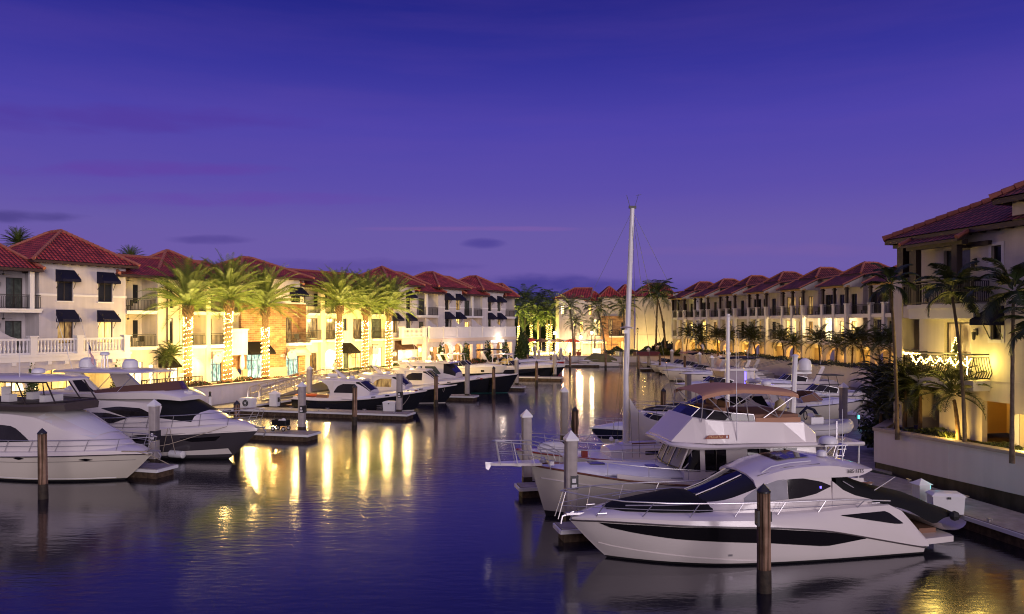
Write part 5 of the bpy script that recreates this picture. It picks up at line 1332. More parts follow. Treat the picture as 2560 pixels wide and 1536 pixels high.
# far restaurant terrace
P = thing('pergola', 'long white canopy strung with lights over the far terrace', 'canopy', (9.0, 138.0, 1.5))
part(P, 'canopy', canvas_white, lambda m: m.prism([(-1.5,2.45),(1.5,2.7),(1.5,2.78),(-1.5,2.55)], -2.5, 7.6, 0, 'x'))
part(P, 'fairy_lights', bulb, lambda m: [m.ball((-2.4 + .25*i, -1.55, 2.36 - .06*math.sin(i)), .045, 5) for i in range(40)])
for x in (-2.3, 2.5, 7.3): part(P, 'post', trim_white, lambda m, x=x: m.box(x-.09, x+.09, -1.4, -1.2, 0, 2.45))
def umbrella(label, x, d, h, closed, mt):
    T = thing('patio_umbrella', label, 'umbrella', (x, d, 1.5))
    part(T, 'pole', iron, lambda m: m.tube([(0,0,0),(0,0,h)], .03, 6))
    if closed: part(T, 'canopy', mt, lambda m: m.lathe([(.12,h*.38),(.26,h*.5),(.2,h*.8),(.03,h)], (0,0,0), 8))
    else: part(T, 'canopy', mt, lambda m: m.lathe([(1.5,h*.8),(1.48,h*.82),(.8,h*.93),(.02,h+.05)], (0,0,0), 8))
umbrella('closed dark red umbrella at the far restaurant', 2.65, 136, 3.6, True, umb_dark)
umbrella('closed umbrella beside the white balcony box of the cream building', *lp(18.2, .9)[:2], 2.9, True, canvas_white)
for k, (x, d, mt) in enumerate(((5.4, 138, umb_dark), (8.2, 137, umb_dark), (10.8, 136, umb_red), (3.6, 141, umb_red))):
    umbrella(('open dark umbrella left of the far street lamp', 'open dark umbrella under the far street lamp', 'open red umbrella below the far canopy', 'open red umbrella farthest back by the lit palms')[k], x, d, 3.0, False, mt)
q_ = random.Random(8)
for k in range(9):
    x, d = 3 + q_.random()*9, 133.5 + q_.random()*4
    T = thing('dining_table', 'small round dining table with chairs on the far terrace', 'table', (x, d, 1.5), k, 'dining tables on the far terrace')
    part(T, 'tabletop', canvas_white, lambda m: m.lathe([(.55,.72),(.55,.76)], (0,0,0), 12)); part(T, 'leg', iron, lambda m: m.lathe([(.3,0),(.04,.05),(.04,.719)], (0,0,0), 8))
for k, (px, d) in enumerate(((1447, 133.5), (1551, 133), (1545, 134))):
    T = thing('flower_pot', ('terracotta pot on the far quay beside the gangway', 'white planter glowing beside the far railing', 'low pot beside the far railing planter')[k], 'plant pot', ((px - CX)/F*d, d, 1.5))
    part(T, 'pot', terracotta if k == 0 else plastic_w, lambda m: m.lathe([(.32,0),(.48,.7),(.5,.75),(.42,.75)], (0,0,0), 12))
    part(T, 'plant', leaf_hedge, lambda m, k=k: [frond(m, (0,0,.7), a*1.05, R(60), .8, R(70), .25, 8, .02) for a in range(6)])
MN = thing('menu_kiosk', 'glowing white menu board stand on the far quay', 'sign', ((1492-CX)/F*133, 133, 1.5))
part(MN, 'board', mat('backlit_board', (.9,.85,.7), .5, emit=(1,.8,.45), estr=2.2), lambda m: m.box(-.7,.7,-.1,.1,.2,1.3)); part(MN, 'foot', iron, lambda m: m.box(-.6,.6,-.2,.2,0,.19))
MC = thing('far_canopy', 'maroon canopy frame beside the far right piles', 'canopy', (20.6, 116.5, .5), R(10))
part(MC, 'canopy', mat('maroon_canvas', (.10,.02,.03), .9), lambda m: m.box(-1.9, 1.9, -.8, .8, 1.75, 2.35)); part(MC, 'leg', iron, lambda m: [m.box(x-.03,x+.03,-.7,-.64,0,1.749) for x in (-1.8,1.8)])
# parked cars beyond the lit palms
def car(label, x, d, rz, z=1.5):
    T = thing('parked_car', label, 'car', (x, d, z), rz, 'cars parked beyond the lit palms')
    prof = [(-2.1,.45),(-2.15,.75),(-1.6,.95),(-1.1,1.42),(.55,1.45),(1.15,.98),(2.0,.85),(2.15,.5),(2.1,.35),(-2.1,.35)]
    part(T, 'body', car_paint, lambda m: m.prism(prof, -.85, .85))
    part(T, 'windscreen', glass_dark, lambda m: (m.prism([(-1.42,1.0),(-1.02,1.36),(.5,1.38),(.98,1.0)], -.86, .86)))
    for a in (-1.35, 1.35):
        for s in (-1, 1): part(T, 'wheel', blackrub, lambda m, a=a, s=s: m.rings([[(a+.33*math.cos(2*math.pi*k/12), s*.78+o_, .33+.33*math.sin(2*math.pi*k/12)) for k in range(12)] for o_ in (-.1,.1)], 0, True, True, False))
    return T
c0_ = car('dark parked car in the rows beyond the lit palms', 3, 172, .1)
for k in range(1, 9):
    dup(c0_, (1.5 + (k % 3)*3.1, 172 + (k // 3)*7, 1.5 + .5*(k // 3)), .1 + q_.uniform(-.1, .1))
# person on the terrace wall
X, d, _ = lp(la_px(838, 4.6), 4.6)
PS = thing('person', 'person in grey clothes standing by the wall at the glowing arch', 'person', (X, d, 1.5), R(160))
def skin_fig(name, js, es, mt, parent):
    me = bpy.data.meshes.new(name); me.from_pydata([j[0] for j in js], es, []); o = bpy.data.objects.new(name, me); COL.objects.link(o); o.parent = parent
    o.modifiers.new('skin', 'SKIN'); sb = o.modifiers.new('sub', 'SUBSURF'); sb.levels = sb.render_levels = 1
    for i, j in enumerate(js): me.skin_vertices[0].data[i].radius = (j[1], j[1]*j[2] if len(j) > 2 else j[1])
    me.skin_vertices[0].data[0].use_root = True; me.materials.append(mt)
    return o
J = [((0,0,.92),.15,.8),((0,0,1.15),.15,.7),((0,0,1.38),.17,.6),((0,0,1.5),.06),((0,.02,1.62),.09),((0,.02,1.74),.075),((.2,0,1.38),.06),((.27,.02,1.12),.045),((.24,.15,.9),.035),((.23,.2,.83),.03),((-.2,0,1.38),.06),((-.27,.02,1.12),.045),((-.24,.12,.9),.035),((-.23,.16,.83),.03),((.1,0,.86),.095),((.11,.02,.48),.06),((.11,-.02,.09),.045),((.11,.14,.04),.035),((-.1,0,.86),.095),((-.11,.04,.48),.06),((-.11,0,.09),.045),((-.11,.16,.04),.035)]
me_ = skin_fig('body', J, [(0,1),(1,2),(2,3),(3,4),(4,5),(2,6),(6,7),(7,8),(8,9),(2,10),(10,11),(11,12),(12,13),(0,14),(14,15),(15,16),(16,17),(0,18),(18,19),(19,20),(20,21)], mat('grey_clothes', (.16,.15,.15), .9), PS)
part(PS, 'hair', iron, lambda m: m.ball((0,0,1.74), .105, 10))
# ------------------------------------------------------------------ boats (local x forward, y to port, z up from the waterline)
PLAN = [(0,.93),(.3,1),(.55,.985),(.72,.85),(.85,.58),(.93,.33),(.975,.15),(1,0.0)]
PLANW = [(0,.95),(.3,1),(.5,.98),(.68,.87),(.82,.60),(.92,.30),(1,0)]
class Hull:
    def __init__(s, Lw, over, B, sheer, boot=.10, p=.6, fine=1.0, tw=.92):
        s.Lw, s.over, s.B, s.sh, s.boot, s.p, s.tw = Lw, over, B, sheer, boot, p, tw
        s.zb = sheer[-1][1]
    def zs(s, x): return spl(s.sh, x)
    def g(s, z): return max(0.0, min(1.0, z / s.zb)) ** .9
    def xl(s, z): return s.Lw + s.over * s.g(z)
    def y(s, x, z):
        t = max(0.0, min(1.0, x / s.xl(z))); zz = max(.05, s.zs(min(x, s.Lw + s.over)))
        a = s.B/2 * s.tw * spl(PLANW, t); b = s.B/2 * spl(PLAN, t)
        return lerp(a, b, max(0, min(1, z / zz)) ** s.p) if z >= 0 else a * (1 + z*.8)
    def ysheer(s, x): return s.y(x, s.zs(x))
    def build(s, T, mats, bands=(), name='hull', stripes=()):
        """mats: [topsides, bottom, deck, ...]; bands: (fraction of sheer height from, to, material index)"""
        m = MB(); ts = [i/16*.7 for i in range(16)] + [.7 + .3*(1-(1-i/16)**1.6) for i in range(17)]
        fr = sorted({0, *[b[0] for b in bands], *[b[1] for b in bands], .25, .5, .75, 1.0} - {0}) 
        levels = ['k', 'w', 'b'] + fr
        rows = {1: [], -1: []}
        def pt(t, lv, sg):
            zsh = s.zs(t * (s.Lw + s.over))
            z = -.55 if lv == 'k' else (-.02 if lv == 'w' else (s.boot if lv == 'b' else max(s.boot + .02, zsh * lv)))
            x = t * s.xl(z) if lv != 'k' else t * s.Lw * .97
            yy = s.y(x, z) if lv != 'k' else s.y(x, -.02)*.45
            return (x, sg * max(yy, .004), z)
        for sg in (1, -1):
            ids = [[m.av(pt(t, lv, sg)) for lv in levels] for t in ts]
            rows[sg] = ids
            for a, b in zip(ids, ids[1:]):
                for k in range(len(levels) - 1):
                    lv = levels[k + 1]; mi = 1 if k < 2 else 0
                    if k >= 2:
                        for b0, b1, bi in bands:
                            if isinstance(lv, float) and b0 < lv <= b1 + 1e-6: mi = bi
                    q = (a[k], b[k], b[k+1], a[k+1]) if sg < 0 else (a[k], a[k+1], b[k+1], b[k])
                    m.face(q, mi, None, True)
        a, b = rows[1][0], rows[-1][0]
        for k in range(len(levels) - 1): m.face((a[k], b[k], b[k+1], a[k+1]), 1 if k < 2 else 0)
        dk = [(rows[1][i][-1], rows[-1][i][-1]) for i in range(len(ts))]
        for (p0, q0), (p1, q1) in zip(dk, dk[1:]): m.face((p0, q0, q1, p1), 2)
        o = m.build(name, mats, T)
        for z0, z1, x0, x1, mt, rr in stripes: pass
        return o
    def edge(s, x0, x1, dz=0.0, k=1.0, sg=1, n=24, out=.0):
        return [(x, sg * (s.ysheer(x) * k + out), s.zs(x) + dz) for x in [lerp(x0, x1, i/n) for i in range(n + 1)]]
    def rub(s, T, mt, r=.035, dz=-.02, name='rub_rail'):
        m = MB(); xe = (s.Lw + s.over) * .995
        for sg in (1, -1): m.tube(s.edge(0, xe, dz, 1.0, sg, 40, .012), r, 6)
        return m.build(name, mt, T)

class Shell:
    """superstructure lofted through half sections [(x, [(y,z), ...])] (stations from aft to fore), mirrored"""
    def __init__(s, st, sub=1, smooth=True):
        s.st = sorted(st, key=lambda q: q[0])
        if sub > 1:
            out = []; S = s.st
            n = len(S[0][1])
            cols = [[( [(q[0], q[1][k][0]) for q in S] ), ([(q[0], q[1][k][1]) for q in S])] for k in range(n)]
            for (x0, _), (x1, _) in zip(S, S[1:]):
                for i in range(sub):
                    x = lerp(x0, x1, i/sub); out.append((x, [(spl(c[0], x), spl(c[1], x)) for c in cols]))
            out.append(S[-1]); s.st = out
    def sec(s, x):
        S = s.st
        if x <= S[0][0]: return S[0][1]
        for (x0, a), (x1, b) in zip(S, S[1:]):
            if x <= x1:
                t = (x - x0)/(x1 - x0); return [(lerp(p[0], q[0], t), lerp(p[1], q[1], t)) for p, q in zip(a, b)]
        return S[-1][1]
    def y(s, x, z):
        c = s.sec(x)
        for p, q in zip(c, c[1:]):
            lo, hi = min(p[1], q[1]), max(p[1], q[1])
            if lo <= z <= hi and hi > lo: return lerp(p[0], q[0], (z - p[1])/(q[1] - p[1]))
        return c[0][0] if z < c[0][1] else max(c[-2][0]*.6, .02)
    def build(s, T, name, mats, fm=None, sm=True, caps=True):
        m = MB(); S = s.st; n = len(S[0][1])
        L = [[m.av((x, y, z)) for y, z in c] for x, c in S]; Rr = [[m.av((x, -y, z)) if y > 1e-4 else L[i][k] for k, (y, z) in enumerate(c)] for i, (x, c) in enumerate(S)]
        for i in range(len(S) - 1):
            for k in range(n - 1):
                mi = fm((S[i][0] + S[i+1][0])/2, k, (S[i][1][k][1] + S[i+1][1][k+1][1])/2) if fm else 0
                m.face((L[i][k], L[i][k+1], L[i+1][k+1], L[i+1][k]), mi, None, sm); m.face((Rr[i][k], Rr[i+1][k], Rr[i+1][k+1], Rr[i][k+1]), mi, None, sm)
        if caps:
            for i in (0, len(S) - 1):
                ring = [L[i][k] for k in range(n)] + [Rr[i][k] for k in range(n - 1, -1, -1)]
                r2 = []
                for q in ring:
                    if q not in r2: r2.append(q)
                if len(r2) > 2: m.face(r2 if i else r2[::-1], 0)
        return m.build(name, mats, T)

def panel(T, name, mt, fy, top, bot, offs=.012, sides=(1, -1), nx=14, nz=3):
    """glazing following the surface fy(x, z); one part for each side of the boat"""
    x0, x1 = top[0][0], top[-1][0]
    for sg in sides:
        m = MB(); rows = []
        for i in range(nx + 1):
            x = lerp(x0, x1, i/nx); a, b = interp(bot, x), interp(top, x)
            rows.append([(x, sg*(fy(x, lerp(a, b, j/nz)) + offs), lerp(a, b, j/nz)) for j in range(nz + 1)])
        m.grid(rows if sg > 0 else rows[::-1], 0, True)
        o = m.build(name, mt, T)
    return o

def parts(T, name, mats, fn):
    """one part for each connected piece that fn draws"""
    m = MB(); fn(m); par = list(range(len(m.v)))
    def f(i):
        while par[i] != i: par[i] = par[par[i]]; i = par[i]
        return i
    for q in m.f:
        for k in q[1:]: par[f(k)] = f(q[0])
    g = {}
    for i, q in enumerate(m.f): g.setdefault(f(q[0]), []).append(i)
    for ids in g.values():
        n = MB(); mp = {}
        for i in ids:
            n.face([mp[k] if k in mp else mp.setdefault(k, n.av(m.v[k])) for k in m.f[i]], m.m[i], None, m.sm[i])
        o = n.build(name, mats, T)
    return o

def rail(T, pts_top, base_fn, every=1.3, r=.02, mid=True, name='guard_rail', mt=None, lean=.12):
    """stainless rail through pts_top (port side), mirrored; base_fn(x) gives the deck point below"""
    m = MB()
    for sg in (1, -1):
        P = [Vector((p[0], sg*p[1], p[2])) for p in pts_top]
        m.tube(P, r, 6)
        L_ = 0; nxt = .02
        mids = []
        for a, b in zip(P, P[1:]):
            d = (b - a).length; 
            while nxt <= L_ + d:
                q = a + (b - a)*((nxt - L_)/d); bx = q.x - lean; by, bz = base_fn(bx)
                base = Vector((bx, sg*by, bz)); m.tube([base, q], r*.8, 5, 0, False); mids.append(lerp(base, q, .5)); nxt += every
            L_ += d
        if mid and len(mids) > 1: m.tube(mids, r*.6, 5)
    a = pts_top[0]; 
    if a[1] > .05: m.tube([(a[0], a[1], a[2]), (a[0] + .12, 0, a[2] + .01), (a[0], -a[1], a[2])], r, 6)
    return m.build(name, mt or steel, T)

def radome(T, x, y, z, r=.3, h=.35, name='radar_dome'):
    return part(T, name, plastic_w, lambda m: m.lathe([(r*.8,z),(r,z+h*.12),(r,z+h*.45),(r*.8,z+h*.8),(r*.4,z+h*.96),(.01,z+h)], (x,y,0), 16))
def antenna(T, x, y, z, L_, lean=(0, 0), name='antenna'):
    return part(T, name, plastic_w, lambda m: m.tube([(x,y,z),(x+lean[0],y+lean[1],z+L_)], [.018,.008], 5))
def boat(name, label, O, ang, group=None): return thing(name, label, 'boat', (O[0], O[1], 0), R(ang), group)
def hatch(T, x, y, z, w=.5, l=.5, slope=0): return part(T, 'deck_hatch', boat_glass2, lambda m: m.box(x-l/2, x+l/2, y-w/2, y+w/2, z, z+.035))

# ================= hard top sport cruiser (front right; a sister farther back)
def sport_cruiser(T, tarp=True, k=1.0, screens=True):
    Hh = Hull(9.55, 1.2, 3.6, [(0,.24),(.73,.39),(1.83,.63),(2.9,.86),(3.6,.98),(5,1.12),(7,1.22),(8.8,1.28),(10,1.27),(10.75,1.2)], .07)
    h = Hh.build(T, [gel, bottom_black, gel_deck])
    Hh.rub(T, rubrail, .022)
    st = MB()
    for sg in (1, -1): st.tube([(x, sg*(Hh.y(x, z) + .004), z) for x, z in [(lerp(9.9, 5.2, i/16), lerp(.52, .12, (i/16)**.7)) for i in range(17)]], .018, 4)
    st.build('spray_rail', gel, T)
    top = [(-.2,.44),(.32,.98),(.69,1.36),(1.13,1.56),(2.5,1.55),(3.6,1.47),(5.4,1.46),(7.9,1.46),(9.4,1.46),(10.2,1.38),(10.7,1.26)]
    S = []
    for x in [-.15,.1,.32,.5,.69,.9,1.13,1.8,2.5,3.2,4,5,6,7,8,9,9.5,10.0,10.3,10.55,10.68]:
        b = Hh.ysheer(max(0, x)); zt = interp(top, x); zs_ = Hh.zs(max(0, x)) + .005; cz = zt + .10*min(1, b)
        S.append((x, [(b*.995, zs_), (b*.975, lerp(zs_, zt, .55)), (b*.90, zt - .03), (b*.84, zt), (b*.4, lerp(zt, cz, .7)), (0, cz)]))
    D = Shell(S); D.build(T, 'deck_moulding', [gel])
    panel(T, 'hull_window', boat_glass, Hh.y, [(2.08,.645),(3.0,.84),(3.6,.93),(5.2,1.085),(7,1.175),(8.7,1.22),(10.0,1.21)], [(2.08,.63),(3.4,.47),(5.2,.66),(8.04,.83),(9.02,.95),(9.8,1.09),(10.0,1.2)], .01, nx=26)
    panel(T, 'porthole', steel, Hh.y, [(6.3,.36),(6.42,.36)], [(6.3,.30),(6.42,.30)], .008, nx=2, nz=1)
    panel(T, 'quarter_window', boat_glass, D.y, [(.74,1.0),(1.28,1.38),(2.85,1.35)], [(.74,.985),(.98,.985),(2.85,1.33)], .012)
    cab = Shell([(2.95,[(1.42,1.45),(1.38,2.0),(1.34,2.5),(1.2,2.74),(.7,2.86),(0,2.9)]),(4,[(1.43,1.45),(1.38,2.0),(1.33,2.5),(1.16,2.72),(.7,2.83),(0,2.87)]),(5,[(1.42,1.45),(1.36,1.95),(1.29,2.30),(1.1,2.46),(.65,2.57),(0,2.61)]),(5.5,[(1.38,1.45),(1.3,1.82),(1.2,2.08),(1.0,2.24),(.6,2.35),(0,2.39)]),
                 (6.3,[(1.25,1.46),(1.18,1.64),(1.05,1.80),(.85,1.92),(.5,2.02),(0,2.06)]),(6.98,[(.95,1.48),(.85,1.58),(.7,1.68),(.55,1.76),(.3,1.82),(0,1.84)])], 3)
    cab.build(T, 'cabin', [gel, boat_glass], lambda x, k, z: 1 if x > 5.25 and k >= 2 and x < 6.9 else 0)
    ws = MB()
    for y0 in (-.42, .42): ws.tube([(x, y0*(1.2 if x < 6 else 1), cab_z) for x, cab_z in ((5.45, 2.42), (6.3, 2.05), (6.9, 1.85))], .018, 4)
    ws.build('windscreen_post', gel, T)
    panel(T, 'side_window', boat_glass2, cab.y, [(2.98,2.16),(3.32,2.3),(3.9,2.41),(4.4,2.41)], [(2.98,2.14),(3.5,1.94),(4.0,1.85),(4.4,1.82)], .012)
    panel(T, 'screen_panel', screen_grey if screens else boat_glass, cab.y, [(4.42,2.41),(4.7,2.38),(5.2,2.24),(5.75,1.87)], [(4.42,1.82),(5.0,1.79),(5.75,1.76)], .012)
    roof = Shell([(1.45,[(1.2,2.54),(1.18,2.58),(.7,2.62),(0,2.64)]),(2.0,[(1.36,2.42),(1.3,2.6),(.8,2.74),(0,2.78)]),(2.95,[(1.36,2.40),(1.26,2.74),(.8,2.87),(0,2.92)]),(4.4,[(1.35,2.40),(1.2,2.65),(.75,2.78),(0,2.82)]),(5.35,[(1.22,2.18),(1.08,2.36),(.65,2.47),(0,2.51)])], 3)
    roof.build(T, 'hard_top', [gel])
    part(T, 'roof_seam', rubrail, lambda m: [m.tube([(x, sg*y_, z) for x, y_, z in ((5.2, 1.0, 2.46), (4.3, 1.08, 2.71), (3.2, 1.14, 2.79))], .009, 4) for sg in (1, -1)])
    part(T, 'skylight', boat_glass2, lambda m: m.grid([[(x, y_, z + .015) for y_ in (-.6, -.3, 0, .3, .6)] for x, z in ((4.3, 2.83), (3.7, 2.885), (3.2, 2.912))]))
    parts(T, 'arch_leg', gel, lambda m: [m.prism([(2.96,1.45),(2.96,2.3),(2.6,2.02),(2.19,1.84),(1.64,1.70),(1.3,1.48)], *(1.26*sg, 1.42*sg) if sg > 0 else (-1.42, -1.26)) for sg in (1, -1)])
    part(T, 'sun_pad', canvas_black, lambda m: m.rings([[(x, w*math.cos(a), z + hh*math.sin(a)) for a in [math.pi*i/8 for i in range(9)]] for x, w, z, hh in ((9.65,.22,1.5,.05),(9.2,.6,1.5,.16),(8.2,.95,1.5,.28),(7.3,1.12,1.5,.42),(6.75,1.15,1.45,.40),(6.5,1.1,1.45,.2))], 0, False, False))
    parts(T, 'grab_rail', steel, lambda m: [m.tube([(9.2, sg*.62, 1.68), (8.2, sg*.98, 1.72), (6.9, sg*1.12, 1.74)], .018, 5) for sg in (1, -1)])
    if tarp:
        tp = Shell([(-1.75,[(.9,.92),(.87,.96),(.75,1.0),(.4,1.03),(0,1.04)]),(-1.2,[(1.05,.9),(1.02,1.02),(.92,1.12),(.5,1.2),(0,1.22)]),(-.5,[(1.42,.86),(1.38,1.15),(1.2,1.38),(.6,1.5),(0,1.54)]),(.4,[(1.5,1.3),(1.46,1.46),(1.28,1.62),(.7,1.72),(0,1.75)]),(1.3,[(1.48,1.56),(1.42,1.72),(1.2,1.88),(.7,1.99),(0,2.02)]),(2.2,[(1.3,1.78),(1.26,2.0),(1.15,2.2),(.7,2.35),(0,2.4)]),(2.7,[(1.22,2.1),(1.2,2.3),(1.1,2.5),(.7,2.6),(0,2.62)])], 3)
        tp.build(T, 'cockpit_cover', [canvas_black])
        part(T, 'sun_awning', canvas_black, lambda m: m.prism([(1.75,2.6),(.55,2.3),(.5,2.26),(1.75,2.52)], -1.05, 1.05))
        parts(T, 'awning_strut', steel, lambda m: [m.tube([(.52, sg*1.03, 2.27), (1.75, sg*1.2, 1.72)], .016, 5) or m.tube([(1.7, sg*1.2, 1.8), (2.5, sg*1.25, 2.25)], .016, 5) for sg in (1, -1)])
    else:
        part(T, 'cockpit_seat', canvas_white, lambda m: m.box(.3, 1.4, -1.2, 1.2, 1.1, 1.75))
        part(T, 'canvas_enclosure', canvas_black, lambda m: m.prism([(2.9,1.5),(2.9,2.45),(2.1,2.5),(1.5,1.6)], -1.25, 1.25))
    part(T, 'swim_platform', gel, lambda m: m.prism([(-1.2,-1.45),(-1.28,-1.2),(-1.28,1.2),(-1.2,1.45),(0.02,1.6),(.02,-1.6)], .27, .45, 0, 'z'))
    part(T, 'transom_seat', seat_tan, lambda m: m.box(-.95, -.35, -1.0, 1.0, .451, .6))
    bf = lambda x: (Hh.ysheer(max(.2, min(10.55, x)))*.9, interp(top, min(10.6, x)) - .02)
    rail(T, [(10.9,.12,2.05),(10.3,.6,1.99),(9.4,1.12,1.92),(8.2,1.42,1.88),(6.8,1.58,1.84),(4.6,1.64,1.80),(2.6,1.62,1.78),(1.1,1.55,1.66)], bf, 1.32, .02, True, lean=-.25)
    part(T, 'bow_roller', steel, lambda m: (m.box(10.3, 10.85, -.09, .09, 1.34, 1.40), m.tube([(10.6,0,1.42),(10.95,0,1.3),(11.0,0,1.08)], .03, 5)))
    part(T, 'deck_cleat', steel, lambda m: [m.tube([(x-.14, sg*bf(x)[0]*.98, bf(x)[1]+.08),(x+.14, sg*bf(x)[0]*.98, bf(x)[1]+.08)], .022, 5) for x in (9.9, 5.3, 1.6) for sg in (1,-1)])
    part(T, 'radar_mast', steel, lambda m: (m.tube([(2.1,.25,2.78),(1.85,.1,3.15)], .03, 5), m.tube([(2.1,-.25,2.78),(1.85,-.1,3.15)], .03, 5), m.tube([(1.85,0,2.75),(1.85,0,3.9)], .022, 5), m.box(1.6,2.4,-.2,.2,3.13,3.17)))
    radome(T, 2.15, 0, 3.18, .3, .26); radome(T, 2.75, .55, 2.9, .16, .2, 'gps_dome')
    part(T, 'grab_arch', plastic_w, lambda m: m.tube([(5.0,.9,2.54),(4.7,.95,2.72),(4.1,.98,2.82),(3.4,.98,2.85)], .018, 5))
    antenna(T, 2.3, .95, 2.8, 1.6)
    return Hh

S1 = boat('sport_cruiser', 'white hard top sport cruiser with long black hull window and black cockpit cover, front right', (12.24, 24.77), 191.3)
sport_cruiser(S1)
part(S1, 'model_lettering', rubrail, lambda m: text_polys(m, '385 HTS', .16, Matrix.Translation((2.15, 1.37, 2.56)) @ Matrix.Rotation(R(180), 4, 'Z') @ Matrix.Rotation(R(90), 4, 'X'), 0, .012))
part(S1, 'dash_light', blue_glow, lambda m: m.box(3.3, 3.36, 1.375, 1.385, 2.08, 2.16))
S2 = boat('sport_cruiser', 'white sport cruiser with dark arched windows seen under the tan bimini', (17.9, 50.7), 191.3)
sport_cruiser(S2, False, screens=False)

TD = thing('tender', 'small white tender under the black cover on the swim platform of the front cruiser', 'boat', (12.24 + 1.25*.98, 24.77 + 1.25*.2, .46), R(191.3))
part(TD, 'hull', gel, lambda m: m.rings([[(-.15 + w*math.cos(a), y, .34 - h_*math.sin(a)) for a in [math.pi*i/8 for i in range(9)]] for y, w, h_ in ((-1.45,.1,.1),(-1.1,.45,.24),(0,.58,.3),(1.0,.55,.3),(1.25,.45,.24))], 0, False, False))
part(TD, 'engine_cover', blackrub, lambda m: m.ball((-.3, 1.1, .5), .16, 8))

# ================= flybridge trawler
T = boat('trawler', 'white flybridge trawler with tan bimini, bow pulpit and red name board', (12.9, 29.6), 188.4)
Hh = Hull(11.78, .55, 3.9, [(0,1.2),(3,1.18),(5,1.2),(7,1.32),(9.2,1.5),(11,1.72),(12.33,1.86)], .2, .85)
Hh.build(T, [gel_cream, bottom_black, gel_deck], [(.82, 1.0, 0)])
Hh.rub(T, teak, .035, .02, 'cap_rail')
part(T, 'knuckle', gel, lambda m: [m.tube([(x, sg*(Hh.y(x, Hh.zs(x)*.78) + .008), Hh.zs(x)*.78) for x in [lerp(.2, 12.0, i/30) for i in range(31)]], .028, 5) for sg in (1, -1)])
parts(T, 'bulwark', gel, lambda m: [m.grid([[(x, sg*(Hh.ysheer(x)*.985), Hh.zs(x)+.02), (x, sg*(Hh.ysheer(x)*.97), Hh.zs(x)+.2), (x, sg*(Hh.ysheer(x)*.94), Hh.zs(x)+.2), (x, sg*(Hh.ysheer(x)*.93), Hh.zs(x)+.0)] for x in [lerp(.3, 9.5, i/24) for i in range(25)]]) for sg in (1, -1)])
trk = Shell([(6.6,[(1.32,1.2),(1.28,1.5),(1.14,1.62),(.6,1.73),(0,1.77)]),(9,[(1.15,1.32),(1.1,1.6),(.98,1.7),(.55,1.8),(0,1.83)]),(10.4,[(.85,1.5),(.8,1.72),(.7,1.8),(.4,1.86),(0,1.88)]),(10.9,[(.68,1.55),(.62,1.68),(.52,1.74),(.3,1.78),(0,1.8)])], 3)
trk.build(T, 'trunk_cabin', [gel_deck])
for x in (9.55, 8.35, 7.2): panel(T, 'portlight', screen_grey, trk.y, [(x-.26,1.50+.1*(x>9)),(x+.26,1.50+.1*(x>9))], [(x-.26,1.35+.1*(x>9)),(x+.26,1.35+.1*(x>9))], .012, nx=3, nz=1)
parts(T, 'side_handrail', steel, lambda m: [m.tube([(x, sg*(Hh.ysheer(x)*.93), Hh.zs(x)+.55) for x in [lerp(4, 12, i/16) for i in range(17)]], .018, 5) or [m.tube([(x, sg*(Hh.ysheer(x)*.93), Hh.zs(x)), (x, sg*(Hh.ysheer(x)*.93), Hh.zs(x)+.55)], .014, 5) for x in (4.2,5.6,7,8.4,9.8,11.1)] for sg in (1,-1)])
hatch(T, 9.9, 0, 1.86, .55, .55); hatch(T, 7.9, .45, 1.78, .5, .4)
hs = Shell([(2.0,[(1.52,1.15),(1.52,1.7),(1.5,2.2),(1.46,2.6),(0,2.62)]),(6.5,[(1.52,1.15),(1.52,1.7),(1.48,2.2),(1.44,2.6),(0,2.62)]),(6.72,[(1.5,1.15),(1.48,1.72),(1.40,2.2),(1.25,2.58),(0,2.6)]),(7.02,[(1.44,1.15),(1.4,1.70),(1.2,1.74),(.6,1.76),(0,1.78)])], 1)
hs.build(T, 'deckhouse', [gel])
for a, b, c in (((6.46,2.5),(6.7,2.5),(7.02,1.78)),):
    panel(T, 'side_window', boat_glass, hs.y, [(6.46,2.5),(6.68,2.5),(7.02,1.80)], [(6.46,1.75),(7.02,1.77)], .012)
for x0, x1 in ((5.47, 6.27), (3.78, 4.66), (2.75, 3.68)):
    for sg in (1, -1):
        w_ = panel(T, 'side_window', boat_glass, hs.y, [(x0,2.5),(x1,2.5)], [(x0,1.73),(x1,1.73)], .012, (sg,), nx=4)
        part(w_, 'frame', frame_m, lambda m, x0=x0, x1=x1: m.box((x0+x1)/2-.02, (x0+x1)/2+.02, *( (1.52, 1.545) if sg > 0 else (-1.545, -1.52)), 1.73, 2.5))
# raked windscreen: three panes with black frames
for y0, y1 in ((-1.16,-.42), (-.36,.36), (.42,1.16)):
    b0, b1, t0, t1 = 7.26 - .10*abs(y0)**2, 7.26 - .10*abs(y1)**2, 6.92 - .10*abs(y0)**2, 6.92 - .10*abs(y1)**2
    m = MB(); q = [Vector((b0,y0,1.82)), Vector((b1,y1,1.82)), Vector((t1,y1,2.5)), Vector((t0,y0,2.5))]
    n_ = (q[1]-q[0]).cross(q[3]-q[0]).normalized(); m.poly(q); m.poly([v - n_*.02 for v in q][::-1])
    f = MB()
    for i in range(4): f.tube([q[i] + n_*.004, q[(i+1) % 4] + n_*.004], .024, 4)
    fo = f.build('windscreen_frame', frame_m, T); m.build('pane', screen_grey, fo)
    wp = MB(); c = (q[2]+q[3])/2; wp.tube([c + n_*.04, (q[0]+q[1])/2*.6 + c*.4 + n_*.05], .012, 4); wp.build('wiper', iron, fo)
parts(T, 'windscreen_post', gel, lambda m: [m.tube([(7.26-.10*abs(y)**2, y, 1.76),(6.89-.10*abs(y)**2, y, 2.62)], .04, 5) for y in (-1.2,-.39,.39,1.2)])
